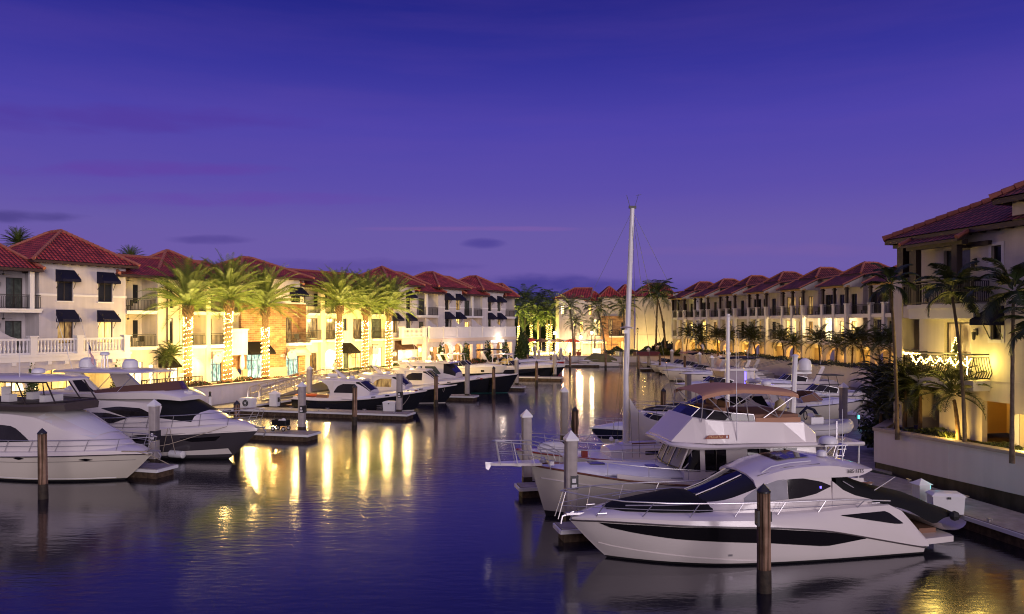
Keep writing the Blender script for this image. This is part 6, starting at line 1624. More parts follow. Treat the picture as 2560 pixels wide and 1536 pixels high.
fd = Shell([(.35,[(1.9,2.6),(1.95,2.66),(1.9,2.73),(0,2.74)]),(6.0,[(1.95,2.6),(2.0,2.66),(1.95,2.73),(0,2.75)]),(6.9,[(1.9,2.62),(1.95,2.70),(1.85,2.78),(0,2.80)]),(7.45,[(1.5,2.66),(1.53,2.72),(1.45,2.78),(0,2.82)]),(7.6,[(1.2,2.68),(1.22,2.73),(1.15,2.77),(0,2.81)])], 2)
fd.build(T, 'flybridge_deck', [gel])
fb_ = Shell([(2.05,[(1.6,2.73),(1.55,3.0),(1.5,3.05),(0,3.05)]),(2.5,[(1.65,2.73),(1.52,3.42),(1.46,3.46),(0,3.46)]),(3.3,[(1.68,2.73),(1.5,3.43),(1.44,3.47),(0,3.47)]),(5.6,[(1.7,2.75),(1.5,3.52),(1.42,3.56),(0,3.56)]),(6.25,[(1.66,2.76),(1.42,3.58),(1.34,3.61),(0,3.62)]),(6.65,[(1.55,2.78),(1.25,3.64),(1.15,3.67),(0,3.68)]),(7.45,[(1.3,2.80),(1.25,2.82),(1.15,2.83),(0,2.85)])], 1)
fb_.build(T, 'flybridge_coaming', [gel], sm=False)
def venturi(m):
    b = [(6.65,0,3.68),(6.6,1.0,3.66),(6.2,1.38,3.6),(5.5,1.45,3.55),(4.4,1.46,3.52)]; t = [(6.3,0,3.98),(6.25,.95,3.96),(5.85,1.3,3.9),(5.2,1.4,3.80),(4.4,1.42,3.74)]
    for sg in (1, -1):
        for i in range(4): m.poly([(b[i][0],sg*b[i][1],b[i][2]),(b[i+1][0],sg*b[i+1][1],b[i+1][2]),(t[i+1][0],sg*t[i+1][1],t[i+1][2]),(t[i][0],sg*t[i][1],t[i][2])])
part(T, 'flybridge_windscreen', boat_glass2, venturi)
part(T, 'windscreen_rail', steel, lambda m: [m.tube([(6.3,0,3.98),(6.25,sg*.95,3.96),(5.85,sg*1.3,3.9),(5.2,sg*1.4,3.80),(4.4,sg*1.42,3.74),(4.35,sg*1.44,3.5)], .02, 5) or m.tube([(6.25,sg*.95,3.96),(6.6,sg*1.0,3.66)], .018, 5) or m.tube([(5.85,sg*1.3,3.9),(6.2,sg*1.38,3.6)], .018, 5) for sg in (1, -1)])
parts(T, 'seat', seat_tan, lambda m: (m.box(5.2,5.7,.2,.9,3.57,3.95), m.box(5.1,5.25,.2,.9,3.95,4.15), m.box(5.2,5.7,-.9,-.2,3.57,3.95), m.box(5.1,5.25,-.9,-.2,3.95,4.15), m.box(2.6,4.3,-1.3,1.3,3.48,3.72)))
parts(T, 'side_cloth', canvas_tan, lambda m: [m.box(2.6, 4.35, *( (1.44,1.48) if sg > 0 else (-1.48,-1.44)), 3.44, 3.62) for sg in (1,-1)])
def bim(m):
    for z_, r in ((0, 1),):
        rows = []
        for x, e in ((6.35,.0),(6.2,.10),(5.6,.26),(4.8,.33),(3.8,.26),(2.8,.12),(2.65,.02)):
            rows.append([(x, 1.42*math.sin(a), 4.40 + e*.75 + .12*math.cos(a)) for a in [R(-90 + 18*i) for i in range(11)]])
        m.grid(rows)
        for sg in (1, -1):
            m.grid([[(x, sg*1.42, 4.40 + e*.75), (x, sg*1.44, 4.27 + e*.75)] for x, e in ((6.35,.0),(6.2,.10),(5.6,.26),(4.8,.33),(3.8,.26),(2.8,.12),(2.65,.02))])
        m.grid([[(2.65, 1.42*math.sin(a), 4.44 + .14*math.cos(a)), (2.63, 1.42*math.sin(a), 4.30 + .12*math.cos(a))] for a in [R(-90 + 18*i) for i in range(11)]])
part(T, 'bimini_top', canvas_tan, bim)
part(T, 'bimini_frame', steel, lambda m: [m.tube([(a, sg*1.4, 4.45), (b, sg*1.45, 3.5)], .018, 5) for sg in (1, -1) for a, b in ((6.2,5.2),(5.5,5.3),(4.7,4.6),(5.0,3.2),(3.9,3.4),(2.8,3.5),(2.7,4.2),(6.3,6.4))])
nb = part(T, 'name_board', mat('red_name_board', (.26,.05,.015), .4), lambda m: m.prism([(5.45,2.93),(6.36,2.93),(6.22,3.06),(5.45,3.06)], 1.668, 1.69))
part(nb, 'lettering', mat('gilt_lettering', (.75,.48,.22), .4), lambda m: text_polys(m, 'Mutual Fun', .115, Matrix.Translation((5.94, 1.697, 2.995)) @ Matrix.Rotation(R(180), 4, 'Z') @ Matrix.Rotation(R(90), 4, 'X'), 0, .01))
part(nb, 'emblem', plastic_w, lambda m: m.box(5.5, 5.57, 1.691, 1.696, 2.95, 3.04))
part(T, 'radar_mast', plastic_w, lambda m: (m.tube([(2.15,0,3.0),(2.0,0,5.75)], [.13,.10], 8), m.box(1.35,2.0,-.06,.06,5.1,5.18), m.box(2.0,3.3,-.05,.05,4.6,4.68), m.lathe([(.12,5.75),(.14,5.8),(.05,5.86)], (2.0,0,0), 8)))
radome(T, 1.6, 0, 5.19, .26, .52); radome(T, 3.2, 0, 4.69, .2, .16)
antenna(T, 5.15, 1.68, 2.85, 4.2, (.05, 0)); antenna(T, 1.6, 1.7, 2.6, 2.0)
parts(T, 'deck_post', plastic_w, lambda m: [m.tube([(x, sg*1.75, 1.2), (x, sg*1.8, 2.6)], .03, 6) for x in (.5, 1.8) for sg in (1,-1)])
part(T, 'ladder', steel, lambda m: [m.tube([(1.0+o_, 1.2, 1.2), (.6+o_, 1.2, 2.7)], .018, 5) for o_ in (0, .4)] and [m.tube([(.95-.4*i/5, 1.2, 1.4+1.2*i/5), (1.35-.4*i/5, 1.2, 1.4+1.2*i/5)], .018, 5) for i in range(5)])
part(T, 'pulpit', gel, lambda m: m.prism([(12.0,-.42),(13.7,-.16),(13.82,-.1),(13.82,.1),(13.7,.16),(12.0,.42)], 1.90, 1.99, 0, 'z'))
part(T, 'anchor', steel, lambda m: (m.tube([(12.7,0,1.83),(13.9,0,1.98),(14.0,0,1.9)], .035, 6), m.prism([(13.75,2.0),(14.02,2.02),(14.0,1.78),(13.9,1.72)], -.02, .02)))
rail(T, [(13.65,.14,2.78),(13.2,.24,2.74),(12.3,.55,2.68),(11.5,.95,2.42),(11.0,1.15,2.1)], lambda x: (min(.9, .15+(13.7-x)*.33), 1.93 if x > 12 else 1.8), .62, .022, True, 'bow_rail', lean=.15)
part(T, 'windlass', steel, lambda m: (m.lathe([(.1,1.95),(.12,2.05),(.06,2.15)], (11.9,0,0), 10), m.box(11.5,11.7,-.12,.12,1.85,2.0)))
parts(T, 'hawse_pipe', iron, lambda m: [m.ball((11.1, sg*(Hh.y(11.1, 1.4)+.0), 1.4), .09, 8, 0, .6) for sg in (1,-1)])
# grey inflatable dinghy on the after deck
DG = thing('inflatable_dinghy', 'grey inflatable dinghy with white console lying on the upper deck of the trawler', 'boat', (12.9 + 1.25*(-.9893) + -.4*.146, 29.6 - 1.0*.146 + .4*.9893 - .8, 2.76), R(8.4))
def tubes(m):
    pts = [(-1.25,.55,.28),(-.4,.58,.28),(.4,.56,.30),(1.0,.42,.34),(1.35,.0,.40),(1.0,-.42,.34),(.4,-.56,.30),(-.4,-.58,.28),(-1.25,-.55,.28)]
    sm_ = []
    for i in range(len(pts)-1): 
        for j in range(4): sm_.append(tuple(lerp(pts[i][k], pts[i+1][k], j/4) for k in range(3)))
    sm_.append(pts[-1]); m.tube(sm_, [.1]+[.22]*(len(sm_)-2)+[.1], 10)
part(DG, 'tube', rubber, tubes); part(DG, 'keel', plastic_w, lambda m: m.rings([[(x, w*math.cos(a), .22 - h_*math.sin(a)) for a in [math.pi*i/6 for i in range(7)]] for x, w, h_ in ((-1.2,.4,.22),(.3,.42,.22),(1.1,.1,.1))], 0, False, False))
parts(DG, 'seat', plastic_w, lambda m: m.rings([[(x, y_, z) for y_ in (-.22,.22)] for x, z in ((-.35,.4),(-.3,.75),(-.15,.85),(.1,.8),(.25,.4))], 0, False, False) or m.box(-.3,.2,-.22,.22,.3,.72))
parts(DG, 'outboard', blackrub, lambda m: (m.ball((-1.35,0,.62), .2, 10, 0, 1.2), m.box(-1.42,-1.3,-.05,.05,.1,.5))); part(DG, 'wheel', blackrub, lambda m: m.tube([(-.42+.02*math.cos(t), .16*math.cos(t), .78+.16*math.sin(t)) for t in [i*.6283 for i in range(11)]], .02, 5))
part(DG, 'canvas_hood', canvas_navy, lambda m: m.tube([(.4,.3,.5),(.1,.3,.95),(-.2,.28,1.05),(-.5,.25,.8)], .06, 6)); part(DG, 'stripe', rubrail, lambda m: [m.tube([(-1.2,s*.76,.3),(-.4,s*.795,.3),(.4,s*.775,.32)], .012, 4) for s in (1,-1)])
part(DG, 'engine_cover', mat('tan_cover', (.42,.34,.2), .8), lambda m: m.lathe([(.2,.4),(.26,.8),(.2,1.25),(.03,1.4)], (-1.25,.35,0), 10))

# ================= ketch behind the trawler
K = boat('sailing_ketch', 'ketch with tall white mast, furled sail and red trim moored behind the trawler', (11.5, 35.9), 191.4)
Hh = Hull(10.8, .8, 3.2, [(0,1.05),(3,.95),(6,1.0),(9,1.25),(11.6,1.5)], .12, .8); Hh.build(K, [gel_cream, bottom_black, gel_deck]); Hh.rub(K, red_trim, .04)
kc = Shell([(2.0,[(1.05,1.0),(1.0,1.5),(.5,1.62),(0,1.65)]),(6.5,[(1.05,1.0),(.98,1.5),(.5,1.62),(0,1.65)]),(7.4,[(.8,1.1),(.7,1.4),(.3,1.45),(0,1.46)])], 2); kc.build(K, 'coachroof', [gel])
for x in (3.2, 4.4, 5.6): panel(K, 'portlight', boat_glass, kc.y, [(x-.3,1.38),(x+.3,1.38)], [(x-.3,1.22),(x+.3,1.22)], .01, nx=2, nz=1)
parts(K, 'hand_rail', teak, lambda m: [m.tube([(2.4,s*.7,1.68),(6.4,s*.7,1.68)], .03, 5) for s in (1,-1)])
MX = 6.45
part(K, 'main_mast', alu, lambda m: m.tube([(MX,0,.9),(MX-.02,0,5),(MX-.32,0,12.3)], [.14,.135,.10], 12))
part(K, 'mast_head', iron, lambda m: (m.box(MX-.5,MX-.16,-.05,.05,12.3,12.42), m.tube([(MX-.2,0,12.4),(MX-.05,0,12.9)], .012, 5), m.tube([(MX-.45,0,12.4),(MX-.62,0,12.95)], .01, 5), m.tube([(MX-.75,0,12.95),(MX-.5,0,12.9)], .012, 4)))
part(K, 'spreader', alu, lambda m: (m.tube([(MX-.05,-.8,6.85),(MX,0,6.9),(MX-.05,.8,6.85)], .035, 6), m.box(MX-.12,MX+.12,-.12,.12,6.6,6.75)))
part(K, 'stay', iron, lambda m: ([m.tube([(MX-.32,0,12.2), q], .009, 4) for q in ((11.5,0,1.6),(MX-.1,1.5,1.2),(MX-.1,-1.5,1.2),(.2,0,1.2),(MX-2.3,1.45,1.1),(MX-2.3,-1.45,1.1))], m.tube([(MX,0,6.9),(MX+.2,1.45,1.2)], .008, 4), m.tube([(MX,0,6.9),(MX+.2,-1.45,1.2)], .008, 4)))
part(K, 'boom', alu, lambda m: m.tube([(MX-.1,0,1.95),(1.9,0,2.05)], .07, 8))
sc_ = Shell([(1.9,[(.02,2.0),(.10,2.1),(.08,2.25),(0,2.32)]),(3.5,[(.02,1.85),(.2,2.0),(.16,2.25),(0,2.38)]),(5.0,[(.02,1.7),(.26,1.9),(.18,2.3),(0,2.6)]),(5.8,[(.02,1.7),(.22,2.0),(.16,2.6),(0,3.0)]),(6.28,[(.02,1.7),(.14,2.0),(.1,3.1),(0,3.7)])], 3); sc_.build(K, 'sail_cover', [canvas_white])
part(K, 'mizzen_mast', alu, lambda m: (m.tube([(1.45,0,1.0),(1.4,0,7.5)], [.11,.09], 10), m.box(1.3,1.5,-.08,.08,5.6,5.7), m.tube([(1.4,-.3,7.4),(1.4,.3,7.4)], .02, 5)))
part(K, 'rolled_sail', canvas_white, lambda m: m.rings([[(x, r*math.cos(2*math.pi*k/12), 1.5 + r*.85*math.sin(2*math.pi*k/12)) for k in range(12)] for x, r in ((9.3,.12),(9.45,.28),(9.9,.33),(10.3,.30),(10.55,.14))]))
rail(K, [(11.4,.12,2.15),(10.8,.5,2.1),(9.6,1.05,1.95),(7,1.45,1.75),(3,1.5,1.65),(.3,1.35,1.75)], lambda x: (Hh.ysheer(max(0,min(11.3,x)))*.95, Hh.zs(x)), 1.5, .013, True)
parts(K, 'vent_cowl', plastic_w, lambda m: [m.ball((x, y, 1.75), .11, 8) for x, y in ((7.0,.4),(5.2,.75),(7.0,-.4))]); parts(K, 'fuel_can', red_trim, lambda m: [m.box(x, x+.25, .95, 1.15, 1.2, 1.55) for x in (8.6, 4.2, 3.6)])

# ================= express boats
def express(T, Lw, over, B, zb, za, hull_m, bot_m, canvas=None, arch=True, ws_x=.5, deck_m=None, boot=.1, glass=None, hardtop=False, band=None):
    Hh = Hull(Lw, over, B, [(0,za),(Lw*.3,za*1.0),(Lw*.6,lerp(za,zb,.35)),(Lw*.85,lerp(za,zb,.75)),(Lw+over,zb)], boot)
    Hh.build(T, [hull_m, bot_m, deck_m or gel_deck, gel], band or ()); Hh.rub(T, rubrail if hull_m in (gel, gel_cream) else plastic_w, .03)
    L_ = Lw + over; b = B/2
    dk = []
    for f in (.48,.55,.65,.75,.85,.92,.97):
        x = L_*f; y = Hh.ysheer(x); z = Hh.zs(x); hh = .30*min(1, (1-f)*4)
        dk.append((x, [(y*.93, z+.005), (y*.78, z+hh*.75), (y*.4, z+hh), (0, z+hh*1.08)]))
    Shell(dk).build(T, 'foredeck', [deck_m or gel_deck])
    x0 = L_*ws_x; z0 = Hh.zs(x0) + .28; yb = b*.80
    wsm = MB(); fr_ = MB()
    base = [(x0+.9,0,z0+.03),(x0+.75,yb*.55,z0),(x0+.1,yb,z0-.05),(x0-1.3,yb*1.04,z0-.1)]; top = [(x0+.1,0,z0+.62),(x0-.0,yb*.5,z0+.6),(x0-.5,yb*.88,z0+.52),(x0-1.5,yb*.98,z0+.30)]
    for sg in (1,-1):
        B_ = [(p[0], sg*p[1], p[2]) for p in base]; T_ = [(p[0], sg*p[1], p[2]) for p in top]
        for i in range(3): wsm.poly([B_[i], B_[i+1], T_[i+1], T_[i]])
        fr_.tube(T_, .025, 5); [fr_.tube([B_[i], T_[i]], .022, 5) for i in range(4)]; fr_.tube(B_, .02, 4)
    fo = fr_.build('windscreen_frame', steel, T); wsm.build('pane', glass or boat_glass2, fo)
    parts(T, 'cockpit_coaming', gel, lambda m: [m.prism([(.1,Hh.zs(0)),(x0+.2,Hh.zs(x0)),(x0+.1,z0-.04),(x0-1.4,z0-.1),(1.2,Hh.zs(0)+.3),(.4,Hh.zs(0)+.22)], *((yb*.96, yb*1.06) if sg > 0 else (-yb*1.06, -yb*.96))) for sg in (1,-1)])
    parts(T, 'seat', canvas_white, lambda m: (m.box(x0-1.8,x0-1.2,-yb*.7,-.1,Hh.zs(0),z0+.15), m.box(x0-1.8,x0-1.2,.1,yb*.7,Hh.zs(0),z0+.15), m.box(.5,1.1,-yb*.8,yb*.8,Hh.zs(0)-.1,Hh.zs(0)+.35)))
    if arch:
        ax = L_*.27
        part(T, 'radar_arch', gel, lambda m: [m.prism([(ax-.2,za+.2),(ax+.35,za+.2),(ax-.55,za+1.75),(ax-.95,za+1.75)], *((yb*.9,yb*1.04) if sg > 0 else (-yb*1.04,-yb*.9))) for sg in (1,-1)] and m.box(ax-.95, ax-.5, -yb*.9, yb*.9, za+1.66, za+1.8))
        radome(T, ax-.7, 0, za+1.81, .26, .22); antenna(T, ax-.6, yb*.8, za+1.8, 2.2, (-.3, 0))
    if canvas:
        zt = za + 1.95
        def cv(m):
            m.grid([[(x, yb*1.02*math.sin(a), zt + e + .13*math.cos(a)) for a in [R(-90+22.5*i) for i in range(9)]] for x, e in ((L_*.10,-.25),(L_*.14,-.04),(L_*.3,.06),(x0-.9,-.02),(x0-.55,-.2))])
        part(T, 'bimini_top', canvas, cv)
        part(T, 'bimini_frame', steel, lambda m: [m.tube([(a, s*yb, zt-.1), (c, s*yb*1.02, za+.2)], .018, 5) for s in (1,-1) for a, c in ((L_*.14, L_*.25), (x0-.8, L_*.28), (L_*.28, L_*.18))])
    if hardtop:
        part(T, 'hard_top', gel, lambda m: m.grid([[(x, yb*1.04*math.sin(a), za+1.75+e+.12*math.cos(a)) for a in [R(-100+25*i) for i in range(9)]] for x, e in ((L_*.2,-.08),(L_*.22,0),(x0-.6,.05),(x0-.2,-.05))]))
        parts(T, 'roof_post', steel, lambda m: [m.tube([(x, s*yb*.98, za+.3),(x-.2, s*yb*.98, za+1.72)], .03, 5) for s in (1,-1) for x in (L_*.24, x0-.5)])
    bf = lambda x: (Hh.ysheer(max(.2,min(L_*.985,x)))*.93, Hh.zs(x)+.02)
    xs = [L_*f for f in (.985,.93,.85,.75,.62,.5)]
    rail(T, [(x, bf(x)[0]*.98+.03, Hh.zs(x)+.55-.05*i) for i, x in enumerate(xs)], bf, 1.2, .016, False, lean=.1)
    part(T, 'swim_platform', gel, lambda m: m.box(-.8, .0, -b*.8, b*.8, .22, .34))
    panel(T, 'porthole', boat_glass, Hh.y, [(L_*.72,lerp(za,zb,.5)*.82),(L_*.72+.4,lerp(za,zb,.5)*.82)], [(L_*.72,lerp(za,zb,.5)*.68),(L_*.72+.4,lerp(za,zb,.5)*.68)], .01, nx=3, nz=1)
    hatch(T, L_*.7, 0, Hh.zs(L_*.7)+.31, .5, .5)
    return Hh
N_ = boat('runabout', 'navy hulled runabout with cream bottom and dark windscreen beyond the ketch', (12.6, 45.7), 191.5)
express(N_, 7.3, 1.0, 2.5, 1.05, .8, hull_navy, gel_cream, None, False, .55, boot=.38, glass=boat_glass)
C6 = boat('express_cruiser', 'cream express cruiser berthed bow to the walkway with brown windscreen cover', (15.4, 54.1), 11.5)
express(C6, 9.6, 1.3, 3.4, 1.45, 1.15, gel_cream, bottom_black, None, True, .58, glass=seat_tan)
GR = 'small white cruisers along the far right fingers'
for k, (px, py, zb, Lw, cv, lab, arch, ang) in enumerate(((1655, 926, 1.35, 8.6, None, 'white cruiser with cream flare and bow rail, bow nearest the open water', True, 191.5), (1697, 934, 1.35, 9.2, canvas_navy, 'white cruiser with navy bimini and white arch behind the mizzen mast', True, 191.5),
        (1730, 930, 1.3, 9.0, canvas_grey, 'white cruiser with wide grey bimini and pale arch below the third house', True, 191.5), (1622, 912, 1.2, 8.2, canvas_tan, 'small cruiser with brown canvas by the flat topped maroon canopy', False, 191.5),
        (1640, 916, 1.2, 8.0, canvas_black, 'small cruiser with dark low canvas before the end house', False, 191.5), (1600, 908, 1.0, 6.5, None, 'low white boat at the outermost far right finger', False, 191.5), (1860, 955, 1.3, 8.8, canvas_black, 'white cruiser with black canvas right of the dome mast', True, 191.5))):
    X, d = at(px, py, zb)
    hd = (math.cos(R(ang)), math.sin(R(ang))); O = (X - hd[0]*(Lw+1.1), d - hd[1]*(Lw+1.1))
    Bt = boat('express_cruiser', lab, O, ang, GR)
    express(Bt, Lw, 1.1, 3.0, zb, zb*.8, gel, bottom_black, cv, arch, .52)
# fishing boat with lilac curtains
FBt = boat('fishing_boat', 'white fishing boat with lilac curtains round its wheelhouse and blue cabin light', (24.9, 72.6), 191.5)
express(FBt, 9.0, 1.1, 3.4, 1.5, 1.0, gel, bottom_black, None, False, .62)
part(FBt, 'wheelhouse', canvas_lilac, lambda m: m.box(3.6, 5.6, -1.2, 1.2, 1.0, 2.7)); parts(FBt, 'cabin_side', gel, lambda m: [m.prism([(1.2,1.1),(3.4,1.1),(3.4,2.65),(2.6,2.6)], *((1.1,1.22) if s > 0 else (-1.22,-1.1))) for s in (1,-1)])
part(FBt, 'blue_lit_door', blue_glow, lambda m: m.box(3.42, 3.58, .6, 1.21, 1.1, 2.6)); part(FBt, 'hard_top', gel, lambda m: m.prism([(2.3,2.72),(6.2,2.72),(6.1,2.9),(2.6,2.95)], -1.45, 1.45))  # door slab glows to stand for blue light inside the cabin
parts(FBt, 'rod_holder', iron, lambda m: [m.tube([(2.2, y, 2.9), (-1.2, y*1.3, 3.6)], .02, 4) for y in (-.8,-.3,.3,.8)]); antenna(FBt, 4, .9, 2.9, 3.5); antenna(FBt, 4, -.9, 2.9, 4.0)
CC = boat('centre_console', 'open boat with black outboards and rod rack beside the walkway', (30.5, 66.5), 191.5)
express(CC, 7.0, .9, 2.6, 1.1, .9, gel, bottom_black, None, False, .55)
parts(CC, 'outboard', blackrub, lambda m: [m.ball((-.5, y, 1.1), .3, 8, 0, 1.4) for y in (-.4,.4)]); part(CC, 'tower', iron, lambda m: [m.tube([(2.4,s*.7,.9),(2.8,s*.6,2.6)], .03, 5) for s in (1,-1)] and m.box(2.2,3.8,-.8,.8,2.6,2.68))
CV = boat('covered_boat', 'small boat under an olive cover at the far seawall', (17.6, 126.6), 180.0)
express(CV, 6.0, .7, 2.4, 1.0, .8, gel, bottom_black, None, False, .55)
part(CV, 'boat_cover', mat('olive_cover', (.16,.15,.06), .9, noise=.3, nscale=2), lambda m: m.rings([[(x, w*math.cos(a), .8 + hh*math.sin(a)) for a in [math.pi*i/8 for i in range(9)]] for x, w, hh in ((.2,.9,.5),(2,1.2,1.3),(4,1.15,1.5),(5.6,.6,.5))], 0, False, False))

# ================= black hulled picnic boats on the left
def picnic(T, Lw=10.3, amber=False, raft=False, sh=None, B=3.3, teal=False):
    over = 1.15; L_ = Lw + over
    Hh = Hull(Lw, over, B, sh or [(0,.85),(3,.78),(6,.92),(9,1.25),(L_,1.62)], .06, .7)
    Hh.build(T, [hull_black, bottom_teal if teal else gel, gel_deck]); Hh.rub(T, gel, .05, .02, 'sheer_strake')
    dk = [(L_*f, [(Hh.ysheer(L_*f)*.9, Hh.zs(L_*f)), (Hh.ysheer(L_*f)*.75, Hh.zs(L_*f)+.24*min(1,(1-f)*5)), (0, Hh.zs(L_*f)+.34*min(1,(1-f)*5))]) for f in (.5,.6,.7,.8,.88,.95)]
    trunk = Shell(dk); trunk.build(T, 'trunk_cabin', [gel_deck])
    for f in (.62, .72): panel(T, 'portlight', boat_glass, trunk.y, [(L_*f,Hh.zs(L_*f)+.16),(L_*f+.35,Hh.zs(L_*f)+.18)], [(L_*f,Hh.zs(L_*f)+.07),(L_*f+.35,Hh.zs(L_*f)+.09)], .012, nx=2, nz=1)
    z0 = .85
    cab = Shell([(3.6,[(1.25,z0),(1.22,1.5),(1.18,2.2),(1.1,2.42),(0,2.55)]),(5.6,[(1.28,z0+.1),(1.22,1.6),(1.1,2.2),(1.0,2.38),(0,2.5)]),(6.15,[(1.2,z0+.1),(1.12,1.55),(.98,1.95),(.85,2.1),(0,2.2)]),(6.75,[(1.05,z0+.2),(.98,1.4),(.85,1.52),(.7,1.6),(0,1.66)])], 2)
    cab.build(T, 'wheelhouse', [gel, boat_glass2], lambda x, k, z: 1 if 5.7 < x < 6.65 and k >= 2 else 0)
    panel(T, 'side_window', lit_dim if amber else boat_glass2, cab.y, [(3.7,1.5),(4.0,1.95),(4.5,2.15),(5.55,2.15)], [(3.7,1.42),(5.55,1.42)], .012)
    parts(T, 'windscreen_post', gel, lambda m: [m.tube([(6.72, y*.8, 1.6),(5.72, y, 2.42)], .03, 4) for y in (-.95,-.3,.3,.95)])
    rf = Shell([(2.2,[(1.15,2.36),(1.12,2.42),(.8,2.5),(0,2.55)]),(3.4,[(1.24,2.34),(1.2,2.44),(.8,2.56),(0,2.62)]),(5.9,[(1.12,2.32),(1.05,2.40),(.7,2.5),(0,2.55)])], 2); rf.build(T, 'roof', [gel])
    parts(T, 'roof_strut', gel, lambda m: [m.prism([(3.7,.9),(3.7,2.4),(2.5,2.4),(3.1,2.0),(3.35,1.5),(3.2,.9)], *((1.12,1.24) if s > 0 else (-1.24,-1.12))) for s in (1,-1)])
    parts(T, 'cockpit_coaming', gel, lambda m: [m.grid([[(x, s*Hh.ysheer(x)*.96, Hh.zs(x)),(x, s*Hh.ysheer(x)*.93, Hh.zs(x)+.22),(x, s*Hh.ysheer(x)*.86, Hh.zs(x)+.22),(x, s*Hh.ysheer(x)*.84, Hh.zs(x)-.1)] for x in [lerp(.1,4.5,i/10) for i in range(11)]]) for s in (1,-1)])
    part(T, 'cockpit_seat', seat_tan, lambda m: (m.box(.3,.9,-1.1,1.1,.75,1.15), m.box(2.0,3.0,-1.0,-.4,.75,1.2)))
    part(T, 'roof_mast', gel, lambda m: m.prism([(3.9,2.5),(4.4,2.5),(3.3,3.25),(3.1,3.25)], -.09, .09)); radome(T, 4.7, 0, 2.56, .25, .2)
    if raft: part(T, 'life_raft', plastic_w, lambda m: m.rings([[(x, r*math.cos(a), 2.76 + r*.75*math.sin(a)) for a in [2*math.pi*i/12 for i in range(12)]] for x, r in ((2.55,.1),(2.6,.22),(3.35,.22),(3.4,.1))]))
    parts(T, 'hand_rail', steel, lambda m: [m.tube([(6.9,s*.8,1.45),(8.6,s*.62,1.62),(9.6,s*.4,1.72)], .016, 5) for s in (1,-1)])
    part(T, 'swim_platform', teak, lambda m: m.box(-.7, 0, -1.2, 1.2, .25, .32))
    return Hh
GP = 'black hulled picnic boats along the left docks'
P1 = boat('picnic_boat', 'first black hulled picnic boat with orange kayak aft and white life raft on its roof', (-17.9, 64.4), -14, GP); picnic(P1, 10.2, raft=True)
part(P1, 'bow_bollard', teak, lambda m: m.box(10.3,10.5,-.1,.1,1.5,1.7))
P2 = boat('picnic_boat', 'second black hulled picnic boat with amber lit side window', (-15.9, 70.5), -14, GP); picnic(P2, 10.2, amber=True)
P3 = boat('picnic_boat', 'third black hulled picnic boat half hidden behind the second, dark side windows', (-14.1, 78.6), -14, GP); picnic(P3, 10.2)
part(P3, 'anchor', red_trim, lambda m: m.box(10.9, 11.5, -.12, .12, 1.55, 1.66))
oz = thing('kayak', 'orange kayak lying on the stern of the nearest picnic boat', 'kayak', (-17.0, 63.6, 1.12), R(-14))
part(oz, 'hull', orange_k, lambda m: m.rings([[(x, w*math.cos(2*math.pi*k/10), .0 + h_*math.sin(2*math.pi*k/10)) for k in range(10)] for x, w, h_ in ((-1.3,.03,.02),(-.9,.24,.1),(0,.34,.13),(.9,.24,.1),(1.3,.03,.02))]))
part(oz, 'cockpit', blackrub, lambda m: m.lathe([(.2,.125),(.17,.14)], (0,0,0), 10))
P4 = boat('cabin_cruiser', 'largest black hulled cruiser with long white hard top and teal waterline', (-13.1, 81.2), -14)
Hh = picnic(P4, 13.0, sh=[(0,1.1),(4,1.05),(8,1.2),(11,1.55),(14.2,1.95)], B=4.2, teal=True)
part(P4, 'hard_top', gel, lambda m: m.prism([(1.0,3.02),(7.4,3.0),(7.2,3.14),(1.0,3.16)], -1.7, 1.7)); c4 = Shell([(1.8,[(1.6,1.0),(1.55,2.0),(1.5,3.0),(0,3.02)]),(6.6,[(1.6,1.0),(1.5,2.0),(1.4,3.0),(0,3.02)]),(7.8,[(1.4,1.2),(1.2,1.7),(1.0,2.0),(0,2.05)])], 2)
c4.build(P4, 'pilothouse', [gel, boat_glass2], lambda x, k, z: 1 if x > 6.7 and k >= 1 else 0)
panel(P4, 'side_window', glass_curtain, c4.y, [(2.3,2.4),(2.7,2.7),(4.3,2.7)], [(2.3,1.9),(4.3,1.9)], .012); panel(P4, 'side_window', glass_curtain, c4.y, [(4.6,2.7),(5.7,2.7),(6.3,2.0)], [(4.6,1.9),(6.3,1.9)], .012)
antenna(P4, 3.0, .8, 3.16, 3.6, (-1.2, 0)); antenna(P4, 4.4, .8, 3.16, 3.6, (-1.2, 0)); radome(P4, 2.6, 0, 3.4, .3, .2)
P5 = boat('express_cruiser', 'far black hulled express boat with white topsides and yellow reflecting side glass', (-5.0, 101.5), -14)
express(P5, 11.0, 1.4, 3.6, 1.9, 1.3, hull_black, gel, None, False, .45, hardtop=True, band=[(.8, 1.0, 3)])
part(P5, 'side_window', lit_dim, lambda m: [m.prism([(3.6,1.9),(5.2,1.9),(5.0,2.5),(4.4,2.6)], *((1.4,1.43) if s > 0 else (-1.43,-1.4))) for s in (1,-1)])  # yellow reflection put into the glass as its own glow
P6 = boat('sport_fisher', 'white sport fisher with tall topsides moored behind the far express boat', (-6.5, 107.5), -14)
express(P6, 11.5, 1.4, 3.8, 2.1, 1.5, gel, bottom_black, canvas_navy, True, .5)
P7 = boat('open_boat', 'red hulled open boat with white bow, farthest on the left bank', (-2.2, 115.4), -14)
express(P7, 9.3, 1.2, 3.0, 1.6, 1.2, hull_red, gel, None, False, .5)
P8 = boat('flybridge_boat', 'white boat with a pale hard top and black hull before the sign arches', (-11.0, 97.0), -14)
express(P8, 9.5, 1.2, 3.4, 1.9, 1.5, hull_black, gel, None, True, .5, hardtop=True, band=[(.55, 1.0, 3)])

